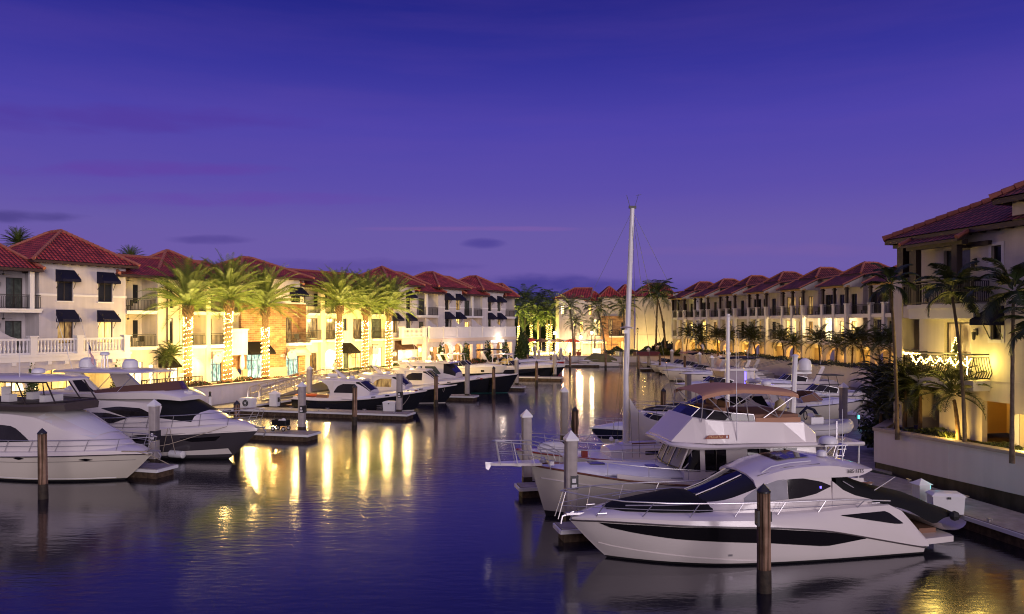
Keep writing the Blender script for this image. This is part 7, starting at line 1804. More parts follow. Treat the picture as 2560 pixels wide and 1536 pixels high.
# ================= near left flybridge cruiser
L1 = boat('flybridge_cruiser', 'cream flybridge cruiser with black framed upper enclosure, cut by the left edge', (-28, 37.7), -18)
Hh = Hull(11.05, 1.6, 4.0, [(0,1.0),(3,1.02),(5.8,1.1),(9,1.24),(11.5,1.3),(12.65,1.27)], .10)
Hh.build(L1, [gel_cream, bottom_black, gel_deck]); Hh.rub(L1, rubrail, .028)
part(L1, 'boot_stripe', plastic_w, lambda m: [m.tube([(x, sg*(Hh.y(x,.16)+.006), .16) for x in [lerp(.1, 10.9, i/30) for i in range(31)]], .018, 4) for sg in (1,-1)])
part(L1, 'knuckle', rubrail, lambda m: [m.tube([(x, sg*(Hh.y(x, Hh.zs(x)*.78)+.004), Hh.zs(x)*.78) for x in [lerp(.1, 12.0, i/30) for i in range(31)]], .012, 4) for sg in (1,-1)])
for x in (10.2, 7.1): panel(L1, 'porthole', boat_glass, Hh.y, [(x-.28,1.08),(x,1.13),(x+.28,1.08)], [(x-.28,1.06),(x,1.0),(x+.28,1.06)], .012, nx=6, nz=1)
dm = []
for x in (0,2,4,6,8,9.5,10.5,11.3,12,12.5):
    y = Hh.ysheer(x); z = Hh.zs(x); hh = .2*min(1, (12.65-x)*.8); dm.append((x, [(y*.99, z+.004), (y*.96, z+hh*.8), (y*.86, z+hh), (y*.4, z+hh*1.6), (0, z+hh*1.8)]))
Shell(dm).build(L1, 'deck_moulding', [gel])
cb = Shell([(.8,[(1.7,1.1),(1.62,2.0),(1.5,2.95),(.9,3.1),(0,3.15)]),(5,[(1.75,1.1),(1.66,2.0),(1.5,2.95),(.9,3.1),(0,3.15)]),(7.3,[(1.72,1.15),(1.6,1.95),(1.44,2.85),(.9,3.05),(0,3.12)]),(8.1,[(1.66,1.2),(1.5,1.85),(1.34,2.6),(.85,2.82),(0,2.92)]),(9.2,[(1.5,1.3),(1.36,1.75),(1.15,2.2),(.75,2.4),(0,2.48)]),(10.4,[(1.15,1.4),(1.05,1.6),(.85,1.85),(.55,1.98),(0,2.03)]),(11.3,[(.6,1.45),(.55,1.52),(.42,1.6),(.25,1.66),(0,1.68)])], 2)
cb.build(L1, 'cabin', [gel])
panel(L1, 'side_window', boat_glass2, cb.y, [(3.2,2.45),(5.5,2.46),(6.3,2.42),(6.9,2.1),(7.35,1.80)], [(3.2,1.68),(5.6,1.68),(7.35,1.78)], .012)
part(L1, 'windscreen_cover', canvas_white, lambda m: m.grid([[(x, y, z + .03) for y, z in ((-w,z0),(-w*.6,z1),(0,z2),(w*.6,z1),(w,z0))] for x, w, z0, z1, z2 in ((7.5,1.36,2.82,3.0,3.08),(8.1,1.28,2.6,2.82,2.92),(9.2,1.08,2.2,2.4,2.48),(10.2,.85,1.92,2.05,2.1))]))
fbx = Shell([(1.2,[(1.5,3.1),(1.55,3.3),(1.5,3.38),(0,3.4)]),(6.5,[(1.5,3.1),(1.55,3.3),(1.5,3.38),(0,3.4)]),(7.9,[(1.35,3.1),(1.4,3.35),(1.32,3.45),(0,3.46)]),(8.6,[(.9,3.1),(.95,3.38),(.85,3.46),(0,3.48)])], 2); fbx.build(L1, 'flybridge_coaming', [mat('dark_brown_band', (.06,.045,.04), .5)])
en = Shell([(3.0,[(1.45,3.4),(1.35,4.4),(0,4.42)]),(7.0,[(1.45,3.4),(1.3,4.4),(0,4.42)]),(8.3,[(1.1,3.46),(.95,4.4),(0,4.42)])], 1)
part(L1, 'enclosure_frame', frame_m, lambda m: [m.tube([(8.25,s*1.1,3.46),(7.6,s*1.0,4.4)], .035, 5) or m.tube([(6.9,s*1.45,3.42),(6.2,s*1.32,4.4)], .035, 5) or m.tube([(4.6,s*1.45,3.42),(4.6,s*1.33,4.4)], .03, 5) or m.tube([(2.4,s*1.45,3.42),(2.6,s*1.33,4.4)], .03, 5) or m.tube([(2.4,s*1.45,3.46),(6.9,s*1.45,3.46),(8.25,s*1.1,3.5)], .03, 5) or m.tube([(2.6,s*1.33,4.38),(6.2,s*1.32,4.38),(7.6,s*1.0,4.38)], .035, 5) for s in (1,-1)] and m.tube([(8.25,-1.1,3.5),(8.4,0,3.5),(8.25,1.1,3.5)], .03, 5))
parts(L1, 'helm_seat', canvas_white, lambda m: (m.box(4.7,5.1,-.8,-.4,3.4,3.75), m.box(4.6,4.7,-.8,-.4,3.4,4.1), m.box(4.7,5.1,.4,.8,3.4,3.75), m.box(6.6,6.9,-.5,.5,3.4,3.72)))
ht = Shell([(1.0,[(1.4,4.42),(1.42,4.5),(1.3,4.56),(0,4.66)]),(6.5,[(1.45,4.42),(1.47,4.5),(1.35,4.58),(0,4.68)]),(7.8,[(1.15,4.42),(1.17,4.48),(1.05,4.53),(0,4.6)]),(8.1,[(.8,4.42),(.82,4.45),(.7,4.5),(0,4.54)])], 2); ht.build(L1, 'hard_top', [gel])
radome(L1, 5.6, .3, 4.68, .3, .25); antenna(L1, 6.0, -1.0, 4.6, 1.2)
bf = lambda x: (Hh.ysheer(max(.2,min(12.4,x)))*.92, Hh.zs(x)+.15)
rail(L1, [(12.75,.1,2.02),(12.2,.5,2.0),(11.2,1.0,1.96),(9.5,1.45,1.9),(7.5,1.75,1.84),(5,1.85,1.78),(2,1.85,1.75)], bf, 1.35, .02, True, lean=.2)
part(L1, 'anchor', steel, lambda m: (m.box(12.3,13.0,-.1,.1,1.36,1.42), m.tube([(12.9,0,1.4),(13.1,0,1.2),(13.0,0,1.02)], .035, 5))); hatch(L1, 10.8, 0, 1.66, .5, .5)
part(L1, 'mooring_rope', rope_m, lambda m: (m.tube([(12.3,-.5,1.42),(12.8,-.2,1.2),(13.0,.6,.7)], .022, 5), m.tube([(12.4,.2,1.46),(12.6,-.3,1.4),(11.7,-.8,1.44)], .03, 5)))

# ================= grey hulled flybridge yacht
L2 = boat('motor_yacht', 'grey hulled flybridge yacht with black windscreen cover, two domes and hard top', (-28.5, 45.2), -22)
Hh = Hull(14.8, 1.95, 4.4, [(0,1.1),(4,1.05),(8.4,1.16),(12,1.36),(15.3,1.55),(16.75,1.62)], .1, .62)
Hh.build(L2, [hull_grey, bottom_black, gel_deck, gel], [(.0, .25, 0)])
part(L2, 'spray_rail', gel, lambda m: [m.grid([[(x, sg*(Hh.y(x, z0)+.02), z0), (x, sg*(Hh.y(x, z1)+.03), z1)] for x, z0, z1 in [(lerp(8, 15.1, i/20), lerp(.1,.3,i/20), lerp(.14,.62,i/20)) for i in range(21)]]) for sg in (1,-1)])
dm = []
for x in (0,3,6,8,10,12,13.5,14.8,15.8,16.4,16.68):
    y = Hh.ysheer(x); z = Hh.zs(x); hh = .36*min(1, (16.78-x)*.7+.25); dm.append((x, [(y*1.005, z-.06), (y*1.0, z+hh*.75), (y*.9, z+hh), (y*.4, z+hh*1.25), (0, z+hh*1.35)]))
Dk = Shell(dm); Dk.build(L2, 'deck_moulding', [gel])
panel(L2, 'hull_window', boat_glass, Hh.y, [(13.0,1.16),(15.0,1.3)], [(13.0,1.14),(13.5,.98),(14.7,1.05),(15.0,1.28)], .012); panel(L2, 'hull_window', boat_glass, Hh.y, [(6.0,.95),(11.2,1.08)], [(6.0,.9),(8,.75),(11.2,1.04)], .012)
cb = Shell([(1.5,[(1.8,1.4),(1.72,2.2),(1.6,2.85),(.9,3.02),(0,3.05)]),(5,[(1.85,1.45),(1.76,2.2),(1.62,2.9),(.9,3.1),(0,3.15)]),(9,[(1.82,1.6),(1.74,2.25),(1.6,2.92),(.9,3.15),(0,3.22)]),(11,[(1.75,1.68),(1.64,2.2),(1.48,2.85),(.9,3.14),(0,3.24)]),(12.3,[(1.62,1.72),(1.48,2.1),(1.26,2.6),(.8,2.86),(0,2.96)]),(13.5,[(1.38,1.8),(1.25,2.0),(1.05,2.25),(.65,2.42),(0,2.5)]),(14.6,[(.9,1.9),(.85,1.96),(.72,2.05),(.45,2.12),(0,2.15)]),(15.6,[(.4,1.95),(.38,1.98),(.3,2.0),(.2,2.03),(0,2.04)])], 2)
cb.build(L2, 'cabin', [gel, canvas_black], lambda x, k, z: 1 if 10.8 < x < 13.6 and k >= 2 else (1 if 11.6 < x < 13.4 and k == 1 else 0))
panel(L2, 'side_window', boat_glass2, cb.y, [(7.7,2.52),(8.9,2.66),(10.4,2.62),(11.4,2.26)], [(7.7,2.5),(9.6,2.12),(11.4,2.18)], .014)
panel(L2, 'side_window', boat_glass2, cb.y, [(5.3,1.95),(6.6,2.26),(8.2,2.3),(9.6,2.1)], [(5.3,1.92),(6.7,1.62),(8.6,1.76),(9.6,2.07)], .014)
fbx = Shell([(2.0,[(1.65,2.95),(1.78,3.15),(1.7,3.2),(0,3.2)]),(7,[(1.65,3.0),(1.75,3.25),(1.65,3.32),(0,3.32)]),(9.5,[(1.55,3.05),(1.62,3.38),(1.5,3.46),(0,3.46)]),(11.2,[(1.3,3.1),(1.34,3.42),(1.2,3.5),(0,3.54)]),(12.4,[(.85,3.0),(.85,3.15),(.7,3.2),(0,3.25)])], 2); fbx.build(L2, 'flybridge_coaming', [gel])
def scr(m):
    for sg in (1,-1): m.grid([[(x, sg*y, z0), (x-.25, sg*y*.95, z1)] for x, y, z0, z1 in ((7.2,1.68,3.3,3.45),(9.4,1.52,3.44,3.75),(10.8,1.22,3.48,3.88),(11.4,.7,3.5,3.95),(11.6,0,3.52,3.98))])
part(L2, 'flybridge_windscreen', mat('amber_screen', (.10,.045,.03), .1, .6), scr)
parts(L2, 'arch_leg', gel, lambda m: [m.prism([(5.4,3.15),(7.5,3.2),(5.75,4.36),(4.6,4.3)], *((1.28,1.48) if s > 0 else (-1.48,-1.28))) for s in (1,-1)])
parts(L2, 'arch_window', boat_glass, lambda m: [m.prism([(5.75,3.32),(6.95,3.36),(5.6,4.16),(5.2,3.95)], *((1.48,1.492) if s > 0 else (-1.492,-1.48))) for s in (1,-1)])
ht = Shell([(3.4,[(1.25,4.30),(1.3,4.36),(1.2,4.42),(0,4.46)]),(4.6,[(1.5,4.34),(1.54,4.42),(1.4,4.5),(0,4.56)]),(8.8,[(1.45,4.38),(1.5,4.46),(1.35,4.54),(0,4.6)]),(10.1,[(1.1,4.42),(1.12,4.46),(1.0,4.5),(0,4.54)])], 2); ht.build(L2, 'hard_top', [gel])
parts(L2, 'hard_top_strut', steel, lambda m: [m.tube([(9.6,s*1.2,4.44),(8.7,s*1.55,3.42)], .028, 5) or m.tube([(8.2,s*1.4,4.4),(7.0,s*1.62,3.3)], .02, 5) for s in (1,-1)])
radome(L2, 4.2, .3, 4.5, .48, .62, 'satellite_dome'); radome(L2, 8.1, -.2, 4.58, .42, .55, 'satellite_dome')
part(L2, 'radar_mast', steel, lambda m: [m.tube([(5.9+o_, y, 4.5), (5.9+o_*.6, y*.8, 5.25)], .03, 6) for o_ in (-.12,.12) for y in (-.12,.12)]); radome(L2, 5.9, 0, 5.26, .26, .2, 'radar_dome')
antenna(L2, 4.6, -1.0, 4.5, 3.0, (-1.3, 0)); antenna(L2, 3.9, 1.0, 4.5, 3.0, (-1.3, 0)); part(L2, 'mast_light', plastic_w, lambda m: (m.ball((10.6,.6,3.62), .12, 8), m.box(11.9,12.2,-.15,.15,3.3,3.45)))
bf = lambda x: (Hh.ysheer(max(.2,min(16.4,x)))*.93, Hh.zs(x)+.32)
rail(L2, [(17.0,.14,2.72),(16.4,.62,2.68),(15.2,1.2,2.55),(13.5,1.7,2.4),(11.5,2.0,2.28),(9,2.1,2.1),(6.5,2.12,1.95),(5.2,2.1,1.6)], bf, 1.5, .022, True, lean=.35)
part(L2, 'fender', plastic_w, lambda m: m.rings([[(x, -(Hh.y(12.75, .4) + .2) + r*math.cos(2*math.pi*k/12), .34 + r*math.sin(2*math.pi*k/12)) for k in range(12)] for x, r in ((12.25,.05),(12.33,.19),(13.17,.19),(13.25,.05))]))
parts(L2, 'fender_line', rope_m, lambda m: (m.tube([(12.35,-2.0,.45),(12.7,-2.0,1.75)], .014, 4), m.tube([(13.15,-1.95,.45),(12.8,-1.98,1.75)], .014, 4)))
part(L2, 'mooring_rope', rope_m, lambda m: m.tube([(15.6,-1.0,1.85),(13.4,-2.6,1.05),(10.6,-4.4,.55)], .016, 5))
part(L2, 'anchor', steel, lambda m: (m.box(16.4,17.1,-.1,.1,1.72,1.8), m.tube([(17.0,0,1.76),(17.2,0,1.55),(17.05,0,1.3)], .04, 5))); hatch(L2, 14.9, .2, 2.12, .5, .5)
# flag on the yacht mast
FX = L2.matrix_basis
fw = (math.cos(R(-22)), math.sin(R(-22)))
def lpt(x, y, z): return (-28.5 + x*fw[0] - y*fw[1], 45.2 + x*fw[1] + y*fw[0], z)
FG = thing('flag', 'striped red and white flag with blue corner hanging above the grey yacht', 'flag', lpt(4.9, -.2, 4.5), R(-22))
part(FG, 'flagstaff', plastic_w, lambda m: (m.tube([(0,0,0),(-.05,0,1.45)], .014, 5), m.ball((-.05,0,1.47), .04, 6)))
def flg(m):
    n, k = 10, 13
    for j in range(k):
        for i in range(n):
            def P(a, b): u = a/n; v = b/k; return (u*.34 + .0, .05*math.sin(u*7), 1.38 - v*.48 - u*.75 - .05*u*math.sin(u*5))
            canton = i < 4 and j < 7
            m.face([m.av(P(i, j)), m.av(P(i+1, j)), m.av(P(i+1, j+1)), m.av(P(i, j+1))], 2 if canton else (0 if j % 2 == 0 else 1))
part(FG, 'cloth', [mat('flag_red', (.42,.03,.04), .8), mat('flag_white', (.7,.68,.68), .8), mat('flag_blue', (.02,.03,.12), .8)], flg)
# ------------------------------------------------------------------ mooring lines and balcony furniture
def line(label, p, q, sag=.5, r=.016):
    p, q = Vector(p), Vector(q); T = thing('mooring_line', label, 'rope', tuple(p), 0, 'mooring lines')
    part(T, 'rope', rope_m, lambda m: m.tube([lerp(p, q, i/10) - p - Vector((0,0,sag*4*(i/10)*(1-i/10))) for i in range(11)], r, 5))
line('mooring line from the front sport cruiser bow to the nearest white pile', (2.0, 22.9, 1.42), (1.89, 24.6, 1.3), .15)
line('mooring line from the front sport cruiser stern to the walkway', (12.6, 26.2, .9), (15.2, 27.6, .55), .15)
line('mooring line from the trawler bow to the pile at its pulpit', (1.0, 28.4, 1.8), (.7, 31.0, 1.6), .3)
line('mooring line from the cream flybridge cruiser bow to the pile', (-16.6, 34.4, 1.3), (-16.6, 35.1, 1.6), .1)
line('mooring line from the grey yacht bow to the wagon dock pile', (-14.2, 39.9, 1.8), (-13.0, 46.0, 1.2), .6)
line('mooring line from the first picnic boat bow to its finger dock', (-8.2, 61.6, 1.4), (-9.0, 57.4, .5), .3)
line('mooring line from the second picnic boat bow to the timber pile', (-6.0, 67.6, 1.4), (-5.9, 64.6, 1.5), .3)
line('mooring line from the navy runabout to the timber pile', (4.6, 44.0, .9), (3.3, 38.7, 1.4), .5)
line('mooring line from the largest black cruiser to its dock', (-.6, 78.3, 1.9), (.4, 80.6, .6), .3)
chair = None
def put_chair(loc, rz, label, group):
    global chair
    if chair is None:
        T = thing('patio_chair', label, 'chair', loc, rz, group)
        part(T, 'seat', iron, lambda m: m.box(-.25,.25,-.25,.25,.40,.45)); part(T, 'backrest', iron, lambda m: (m.box(-.25,.25,.2,.24,.46,.95)))
        for a in (-.22,.22):
            for b in (-.22,.22): part(T, 'leg', iron, lambda m, a=a, b=b: m.box(a-.02,a+.02,b-.02,b+.02,0,.40))
        chair = T
    else: dup(chair, loc, rz, label, group)
for k in range(1, 7):
    a0 = -4 + 8.4*k
    for z, fl in ((5.0, 'lower'), (8.2, 'upper')):
        for i, x in enumerate((1.2, 2.7)):
            X, Y, _ = rp(a0 + x, -1.25); put_chair((X, Y, z), ROT_R + (1.2 if i else -1.2) + k*.3, 'black iron chair on a balcony of the terraced row, behind the railing', 'chairs on the balconies of the terraced row')
for a, z in ((7.6, 5.07), (8.7, 5.07), (7.7, 8.22), (-3.0, 8.22), (-1.6, 8.22), (13.6, 5.07), (12.9, 5.07), (25.0, 5.07), (26.4, 5.07)):
    X, Y, _ = lp(a, -.75); put_chair((X, Y, z), ROT_L + a*1.3, 'black iron chair on a balcony of the long resort row', 'chairs on the balconies of the resort row')
for k in (2, 3, 4, 5):
    X, Y, _ = rp(-4 + 8.4*k + 5.0, -.7)
    bush('balcony_plant', 'potted plant on the upper balcony of a terraced house, ' + ('near the mizzen mast', 'left of the warm lit house', 'above the warm lit doors', 'above the brightest balcony')[k-2], (X, Y, 8.2), .35, .35, 1.1, 160, leaf_dark, .3, None, 'plant', k)
# ------------------------------------------------------------------ lamps, sky, camera
def point(name, loc, power, col, r=.25):
    l = bpy.data.lights.new(name, 'POINT'); l.energy = power; l.color = col; l.shadow_soft_size = r
    o = bpy.data.objects.new(name, l); COL.objects.link(o); o.location = loc; return o
def spot(name, loc, tgt, power, col, ang=70, r=.12):
    l = bpy.data.lights.new(name, 'SPOT'); l.energy = power; l.color = col; l.spot_size = R(ang); l.spot_blend = .8; l.shadow_soft_size = r
    o = bpy.data.objects.new(name, l); COL.objects.link(o); o.location = loc
    o.rotation_euler = (Vector(tgt) - Vector(loc)).to_track_quat('-Z', 'Y').to_euler(); return o
YEL = (1, .70, .22); WRM = (1, .62, .25); ORG = (1, .42, .10)
for l in LAMPS: point('lamp_light', *l)
# uplights in the planter at the palms
for i, (x, y, h) in enumerate(palm_pos):
    for s in (-1, 1):
        spot('palm_uplight', (x + .9*s + .5, y - 1.3, 1.75), (x, y, 1.55 + h + .8), 3000, (1, .86, .26), 66)
    point('string_glow', (x + .55, y - .45, 3.6), 60, YEL, .4)
# unseen warm points added in mid-air to light the cream walls
for a, p in ((8.3, 130), (11.0, 150), (13.6, 170), (16.2, 150), (19.0, 120), (22.5, 150), (26.0, 120), (28.6, 150), (31.2, 170), (34.6, 150), (38.2, 150), (42.5, 80)):
    point('wall_wash', lp(a, 4.6, 4.4), p*9.5, (1, .66, .18), .3)
for a in (9.0, 12.5, 15.5, 20.5, 24.5, 29.8, 33.5, 37.0): point('facade_fill', lp(a, 6.0, 7.6), 520, (1, .68, .22), .3)  # second unseen row, added to keep the upper facade bright
for a, p in ((7.8, 200), (13.4, 330), (30.9, 420)): point('arcade_lamp', lp(a, -1.3, 3.3), p, (1, .8, .42), .3)
for a in (16.3, 25.6): spot('awning_lamp', lp(a, .9, 5.6), lp(a, .1, 4.2), 260, (1, .75, .5), 110); 
for a in (-7.5, -3.5, .2, 3.6): point('arcade_lamp', lp(a, -.4, 3.2), 260, (1, .68, .2), .3)
for a in (47, 49.5, 52, 54.5, 57, 59.8, 62, 64.6): point('arcade_lamp', lp(a, .6, 3.6), 200, (1, .6, .25), .3)
for a in (42.5, 44.3): point('arcade_lamp', lp(a, .6, 3.3), 200, (1, .6, .25), .3)
point('sign_wash', lp(61.6, 3.0, 4.9), 150, (1, .8, .6), .3); point('band_wash', lp(50, 3.2, 3.6), 250, (1, .7, .5), .4)
# far end
for px, d, p, z in ((1340, 148, 700, 2.2), (1300, 150, 400, 2.2), (1376, 152, 500, 2.2), (1330, 156, 500, 2.2)): point('palm_flood', ((px-CX)/F*d, d - 4, z), p*12, (1, .85, .18), .3)
for px, d, p in ((1610, 136.5, 520), (1650, 137, 620), (1560, 139.5, 200), (1520, 139.5, 260), (1480, 140.5, 260), (1430, 140.5, 220)): point('wall_wash', ((px-CX)/F*d, d + (1.5 if px > 1580 else 1.2), 2.0), p*2.2, (1, .72, .2) if px > 1580 or px < 1500 else (1, .55, .15), .4)
for x in (5, 9, 12): point('terrace_lamp', (x, 137.5, 3.4), 700, (1, .5, .25), .3)
# terraced houses
for k in range(7):
    a0 = -4 + 8.4*k
    if k: point('garage_lamp', rp(a0 + 2.0, -.1, 3.6), 150 if k < 4 else 80, (1, .58, .12), .2)
    point('passage_lamp', rp(a0 + 6.2, -1.0, 3.4), 170 if k < 5 else 90, (1, .5, .12), .2)
    point('planter_lamp', rp(a0 + 6.0, 2.2, 2.6), 34 if k < 4 else 18, ORG, .2)
for k, p in ((1, 22), (2, 7), (3, 12), (4, 40), (5, 150)):
    a0 = -4 + 8.4*k; point('balcony_lamp', rp(a0 + 2, -1.2, 7.2), p*3.5, (1, .75, .35), .2); point('balcony_lamp', rp(a0 + 6.6, -1.0, 7.2), p*1.2, (1, .7, .3), .2)
# villa
point('carport_lamp', vp(5.0, -1.6, 4.1), 80, (1, .62, .12), .2); point('carport_lamp', vp(7.0, -1.0, 3.9), 200, (1, .74, .2), .2); point('carport_lamp', vp(1.5, -1.4, 4.0), 110, (1, .55, .1), .2)
point('fairy_glow', vp(2.2, 1.1, 5.7), 110, (1, .72, .15), .3); point('fairy_glow', vp(3.9, .4, 5.5), 80, (1, .72, .15), .2); point('bed_lamp', vp(3.0, 1.0, 2.4), 110, (1, .6, .12), .1); point('bed_lamp', vp(6.4, .9, 2.4), 80, (1, .7, .15), .1)
for loc in ((15.45, 27.6, 1.3), (21.7, 47.2, 1.4), (-14.9, 70.0, 1.6)): point('pedestal_lamp', loc, 7, (.1, 1, .95), .05)
point('cabin_lamp', (24.9, 71.2, 2.0), 60, (.3, .2, 1), .1)

# dusk sky: deep blue overhead, violet towards the horizon, brighter afterglow behind the camera
w = bpy.data.worlds.new('World'); scene.world = w; w.use_nodes = True
nt = w.node_tree; N = nt.nodes; L = nt.links
for n in list(N): N.remove(n)
out = N.new('ShaderNodeOutputWorld'); bg = N.new('ShaderNodeBackground'); bg.inputs['Strength'].default_value = 1.0
tc = N.new('ShaderNodeTexCoord'); sep = N.new('ShaderNodeSeparateXYZ'); L.new(tc.outputs['Generated'], sep.inputs[0])
rp_ = N.new('ShaderNodeValToRGB'); cr_ = rp_.color_ramp
def lin(r, g, b): return tuple(((c/255)/12.92 if c/255 <= .04045 else ((c/255 + .055)/1.055)**2.4) for c in (r, g, b)) + (1,)
stops = [(0.0, lin(90,80,156)), (.033, lin(97,84,160)), (.07, lin(109,92,168)), (.12, lin(104,90,168)), (.17, lin(90,77,170)), (.25, lin(73,64,168)), (.32, lin(50,48,152)), (.39, lin(30,33,132)), (.62, lin(60,55,150)), (1.0, lin(130,120,190))]
while len(cr_.elements) < len(stops): cr_.elements.new(.5)
for e, (p, c) in zip(cr_.elements, stops): e.position = p; e.color = c
L.new(sep.outputs[2], rp_.inputs['Fac'])
# streaks of cloud
mp = N.new('ShaderNodeMapping'); mp.inputs['Scale'].default_value = (1.6, 1.6, 16); L.new(tc.outputs['Generated'], mp.inputs['Vector'])
nz = N.new('ShaderNodeTexNoise'); nz.inputs['Scale'].default_value = 1.6; nz.inputs['Detail'].default_value = 6; nz.inputs['Roughness'].default_value = .55; L.new(mp.outputs[0], nz.inputs['Vector'])
r2 = N.new('ShaderNodeValToRGB'); r2.color_ramp.elements[0].position = .42; r2.color_ramp.elements[1].position = .72; L.new(nz.outputs['Fac'], r2.inputs['Fac'])
mx = N.new('ShaderNodeMix'); mx.data_type = 'RGBA'; mx.blend_type = 'MIX'; mx.inputs[7].default_value = lin(124, 84, 168)
ml = N.new('ShaderNodeMath'); ml.operation = 'MULTIPLY'; ml.inputs[1].default_value = .10; L.new(r2.outputs['Color'], ml.inputs[0]); L.new(ml.outputs[0], mx.inputs[0]); L.new(rp_.outputs['Color'], mx.inputs[6])
# low dark cloud bank
mr = N.new('ShaderNodeMapRange'); mr.inputs[1].default_value = .06; mr.inputs[2].default_value = .035; L.new(sep.outputs[2], mr.inputs[0])
n4 = N.new('ShaderNodeTexNoise'); n4.inputs['Scale'].default_value = 2.2; n4.inputs['Detail'].default_value = 4; m4 = N.new('ShaderNodeMapping'); m4.inputs['Scale'].default_value = (1, 1, 9); L.new(tc.outputs['Generated'], m4.inputs['Vector']); L.new(m4.outputs[0], n4.inputs['Vector'])
r4 = N.new('ShaderNodeValToRGB'); r4.color_ramp.elements[0].position = .45; r4.color_ramp.elements[1].position = .6; L.new(n4.outputs['Fac'], r4.inputs['Fac'])
m5 = N.new('ShaderNodeMath'); m5.operation = 'MULTIPLY'; L.new(mr.outputs[0], m5.inputs[0]); L.new(r4.outputs['Color'], m5.inputs[1])
mx2 = N.new('ShaderNodeMix'); mx2.data_type = 'RGBA'; mx2.inputs[7].default_value = lin(58, 52, 128); m6 = N.new('ShaderNodeMath'); m6.operation = 'MULTIPLY'; m6.inputs[1].default_value = .75
L.new(m5.outputs[0], m6.inputs[0]); L.new(m6.outputs[0], mx2.inputs[0]); L.new(mx.outputs[2], mx2.inputs[6])
# afterglow in the half of the sky behind the camera
gl = N.new('ShaderNodeMapRange'); gl.inputs[1].default_value = .25; gl.inputs[2].default_value = -.9; gl.inputs[3].default_value = 0; gl.inputs[4].default_value = 1; L.new(sep.outputs[1], gl.inputs[0])
mx3 = N.new('ShaderNodeMix'); mx3.data_type = 'RGBA'; mx3.inputs[7].default_value = (.26, .20, .24, 1); L.new(gl.outputs[0], mx3.inputs[0]); L.new(mx2.outputs[2], mx3.inputs[6])
# a trace of the physical twilight sky
sk = N.new('ShaderNodeTexSky'); sk.sky_type = 'NISHITA'; sk.sun_disc = False; sk.sun_elevation = R(-2.5); sk.sun_rotation = R(200)
ms = N.new('ShaderNodeVectorMath'); ms.operation = 'SCALE'; ms.inputs['Scale'].default_value = .05; L.new(sk.outputs[0], ms.inputs[0])
def mth(op, a, b=None):
    n = N.new('ShaderNodeMath'); n.operation = op
    for i, q in enumerate((a, b)):
        if q is None: continue
        if isinstance(q, (int, float)): n.inputs[i].default_value = q
        else: L.new(q, n.inputs[i])
    return n.outputs[0]
cu_, cv_ = mth('DIVIDE', sep.outputs[0], sep.outputs[1]), mth('DIVIDE', sep.outputs[2], sep.outputs[1])
n7 = N.new('ShaderNodeTexNoise'); n7.inputs['Scale'].default_value = 14; n7.inputs['Detail'].default_value = 5; m7 = N.new('ShaderNodeMapping'); m7.inputs['Scale'].default_value = (1, 1, 4); L.new(tc.outputs['Generated'], m7.inputs['Vector']); L.new(m7.outputs[0], n7.inputs['Vector'])
wob = mth('MULTIPLY', mth('SUBTRACT', n7.outputs['Fac'], .5), 2.6)
cur = mx3.outputs[2]
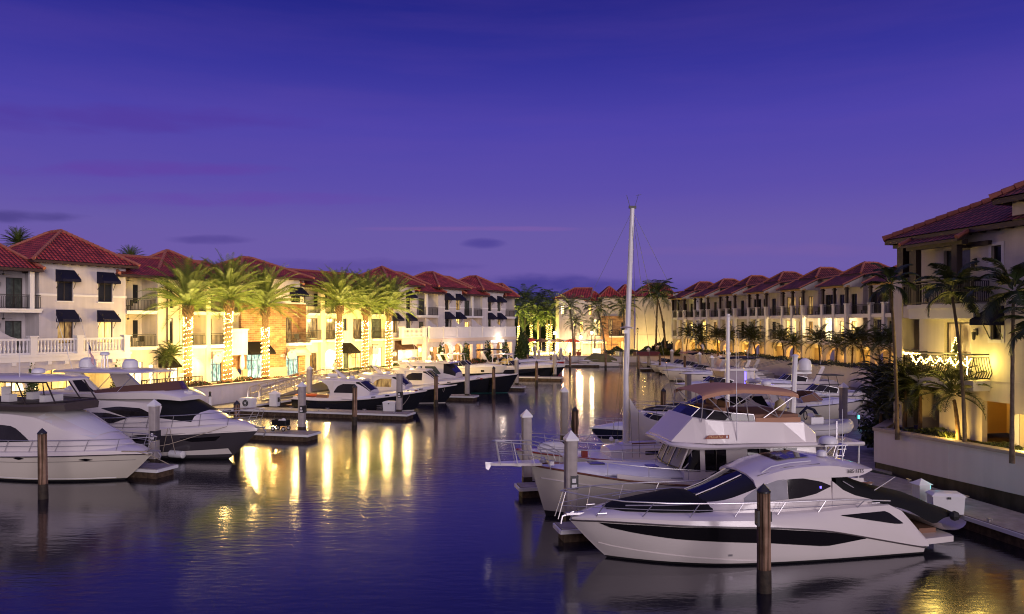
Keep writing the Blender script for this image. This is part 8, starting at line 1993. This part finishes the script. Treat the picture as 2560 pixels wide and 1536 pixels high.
# separate small clouds: (direction x, height, half width, half height, colour, strength)
for u0, v0, a_, b_, c_, k_ in ((-.645, .142, .075, .010, (52,45,115), .6), (-.04, .107, .030, .008, (66,58,145), .65), (-.39, .112, .055, .007, (74,62,140), .6), (-.02, .126, .16, .0035, (128,94,168), .5), (-.50, .205, .22, .012, (96,62,162), .6), (-.36, .165, .28, .010, (100,68,166), .5), (.02, .045, .23, .021, (64,58,140), .85), (.33, .098, .18, .010, (118,94,166), .5), (-.55, .27, .3, .02, (78,50,152), .5), (-.25, .075, .2, .012, (84,70,150), .6)):
    du, dv = mth('DIVIDE', mth('SUBTRACT', cu_, u0), a_), mth('DIVIDE', mth('SUBTRACT', cv_, v0), b_)
    dd = mth('ADD', mth('ADD', mth('MULTIPLY', du, du), mth('MULTIPLY', dv, dv)), wob)
    mk = N.new('ShaderNodeMapRange'); mk.interpolation_type = 'SMOOTHSTEP'; mk.inputs[1].default_value = 1.3; mk.inputs[2].default_value = -.2; mk.inputs[3].default_value = 0; mk.inputs[4].default_value = k_; L.new(dd, mk.inputs[0])
    fw_ = mth('MULTIPLY', mk.outputs[0], mth('GREATER_THAN', sep.outputs[1], 0.05))
    mm_ = N.new('ShaderNodeMix'); mm_.data_type = 'RGBA'; mm_.inputs[7].default_value = lin(*c_); L.new(fw_, mm_.inputs[0]); L.new(cur, mm_.inputs[6]); cur = mm_.outputs[2]
ad = N.new('ShaderNodeVectorMath'); ad.operation = 'ADD'; L.new(cur, ad.inputs[0]); L.new(ms.outputs[0], ad.inputs[1])
L.new(ad.outputs[0], bg.inputs['Color']); L.new(bg.outputs[0], out.inputs['Surface'])
sl = bpy.data.lights.new('sun', 'SUN'); sl.energy = 1.75; sl.angle = R(28); sl.color = (1, .86, .93)
so = bpy.data.objects.new('sun', sl); COL.objects.link(so)
so.rotation_euler = Vector((-.42, .9, -.13)).to_track_quat('-Z', 'Y').to_euler()

cam = bpy.data.cameras.new('camera'); co = bpy.data.objects.new('camera', cam); COL.objects.link(co)
co.location = (0, 0, H); co.rotation_euler = (R(90), 0, 0); cam.sensor_width = 36; cam.lens = 36*F/2560; cam.shift_y = (YH - 768)/2560; cam.clip_end = 3000; cam.clip_start = .1
scene.camera = co
scene.render.engine = 'CYCLES'; scene.cycles.pixel_filter_type = 'BLACKMAN_HARRIS'; scene.cycles.filter_width = 1.1
cy = scene.cycles; cy.use_denoising = True; cy.max_bounces = 6; cy.diffuse_bounces = 3; cy.glossy_bounces = 3; cy.transmission_bounces = 2; cy.sample_clamp_indirect = 4; cy.sample_clamp_direct = 0; cy.caustics_reflective = False; cy.caustics_refractive = False
cy.use_light_tree = True
try: cy.denoiser = 'OPENIMAGEDENOISE'; cy.denoising_input_passes = 'RGB_ALBEDO_NORMAL'
except Exception: pass
vs = scene.view_settings; vs.view_transform = 'Standard'; vs.look = 'None'; vs.exposure = 0; vs.gamma = 1; vs.use_curve_mapping = False
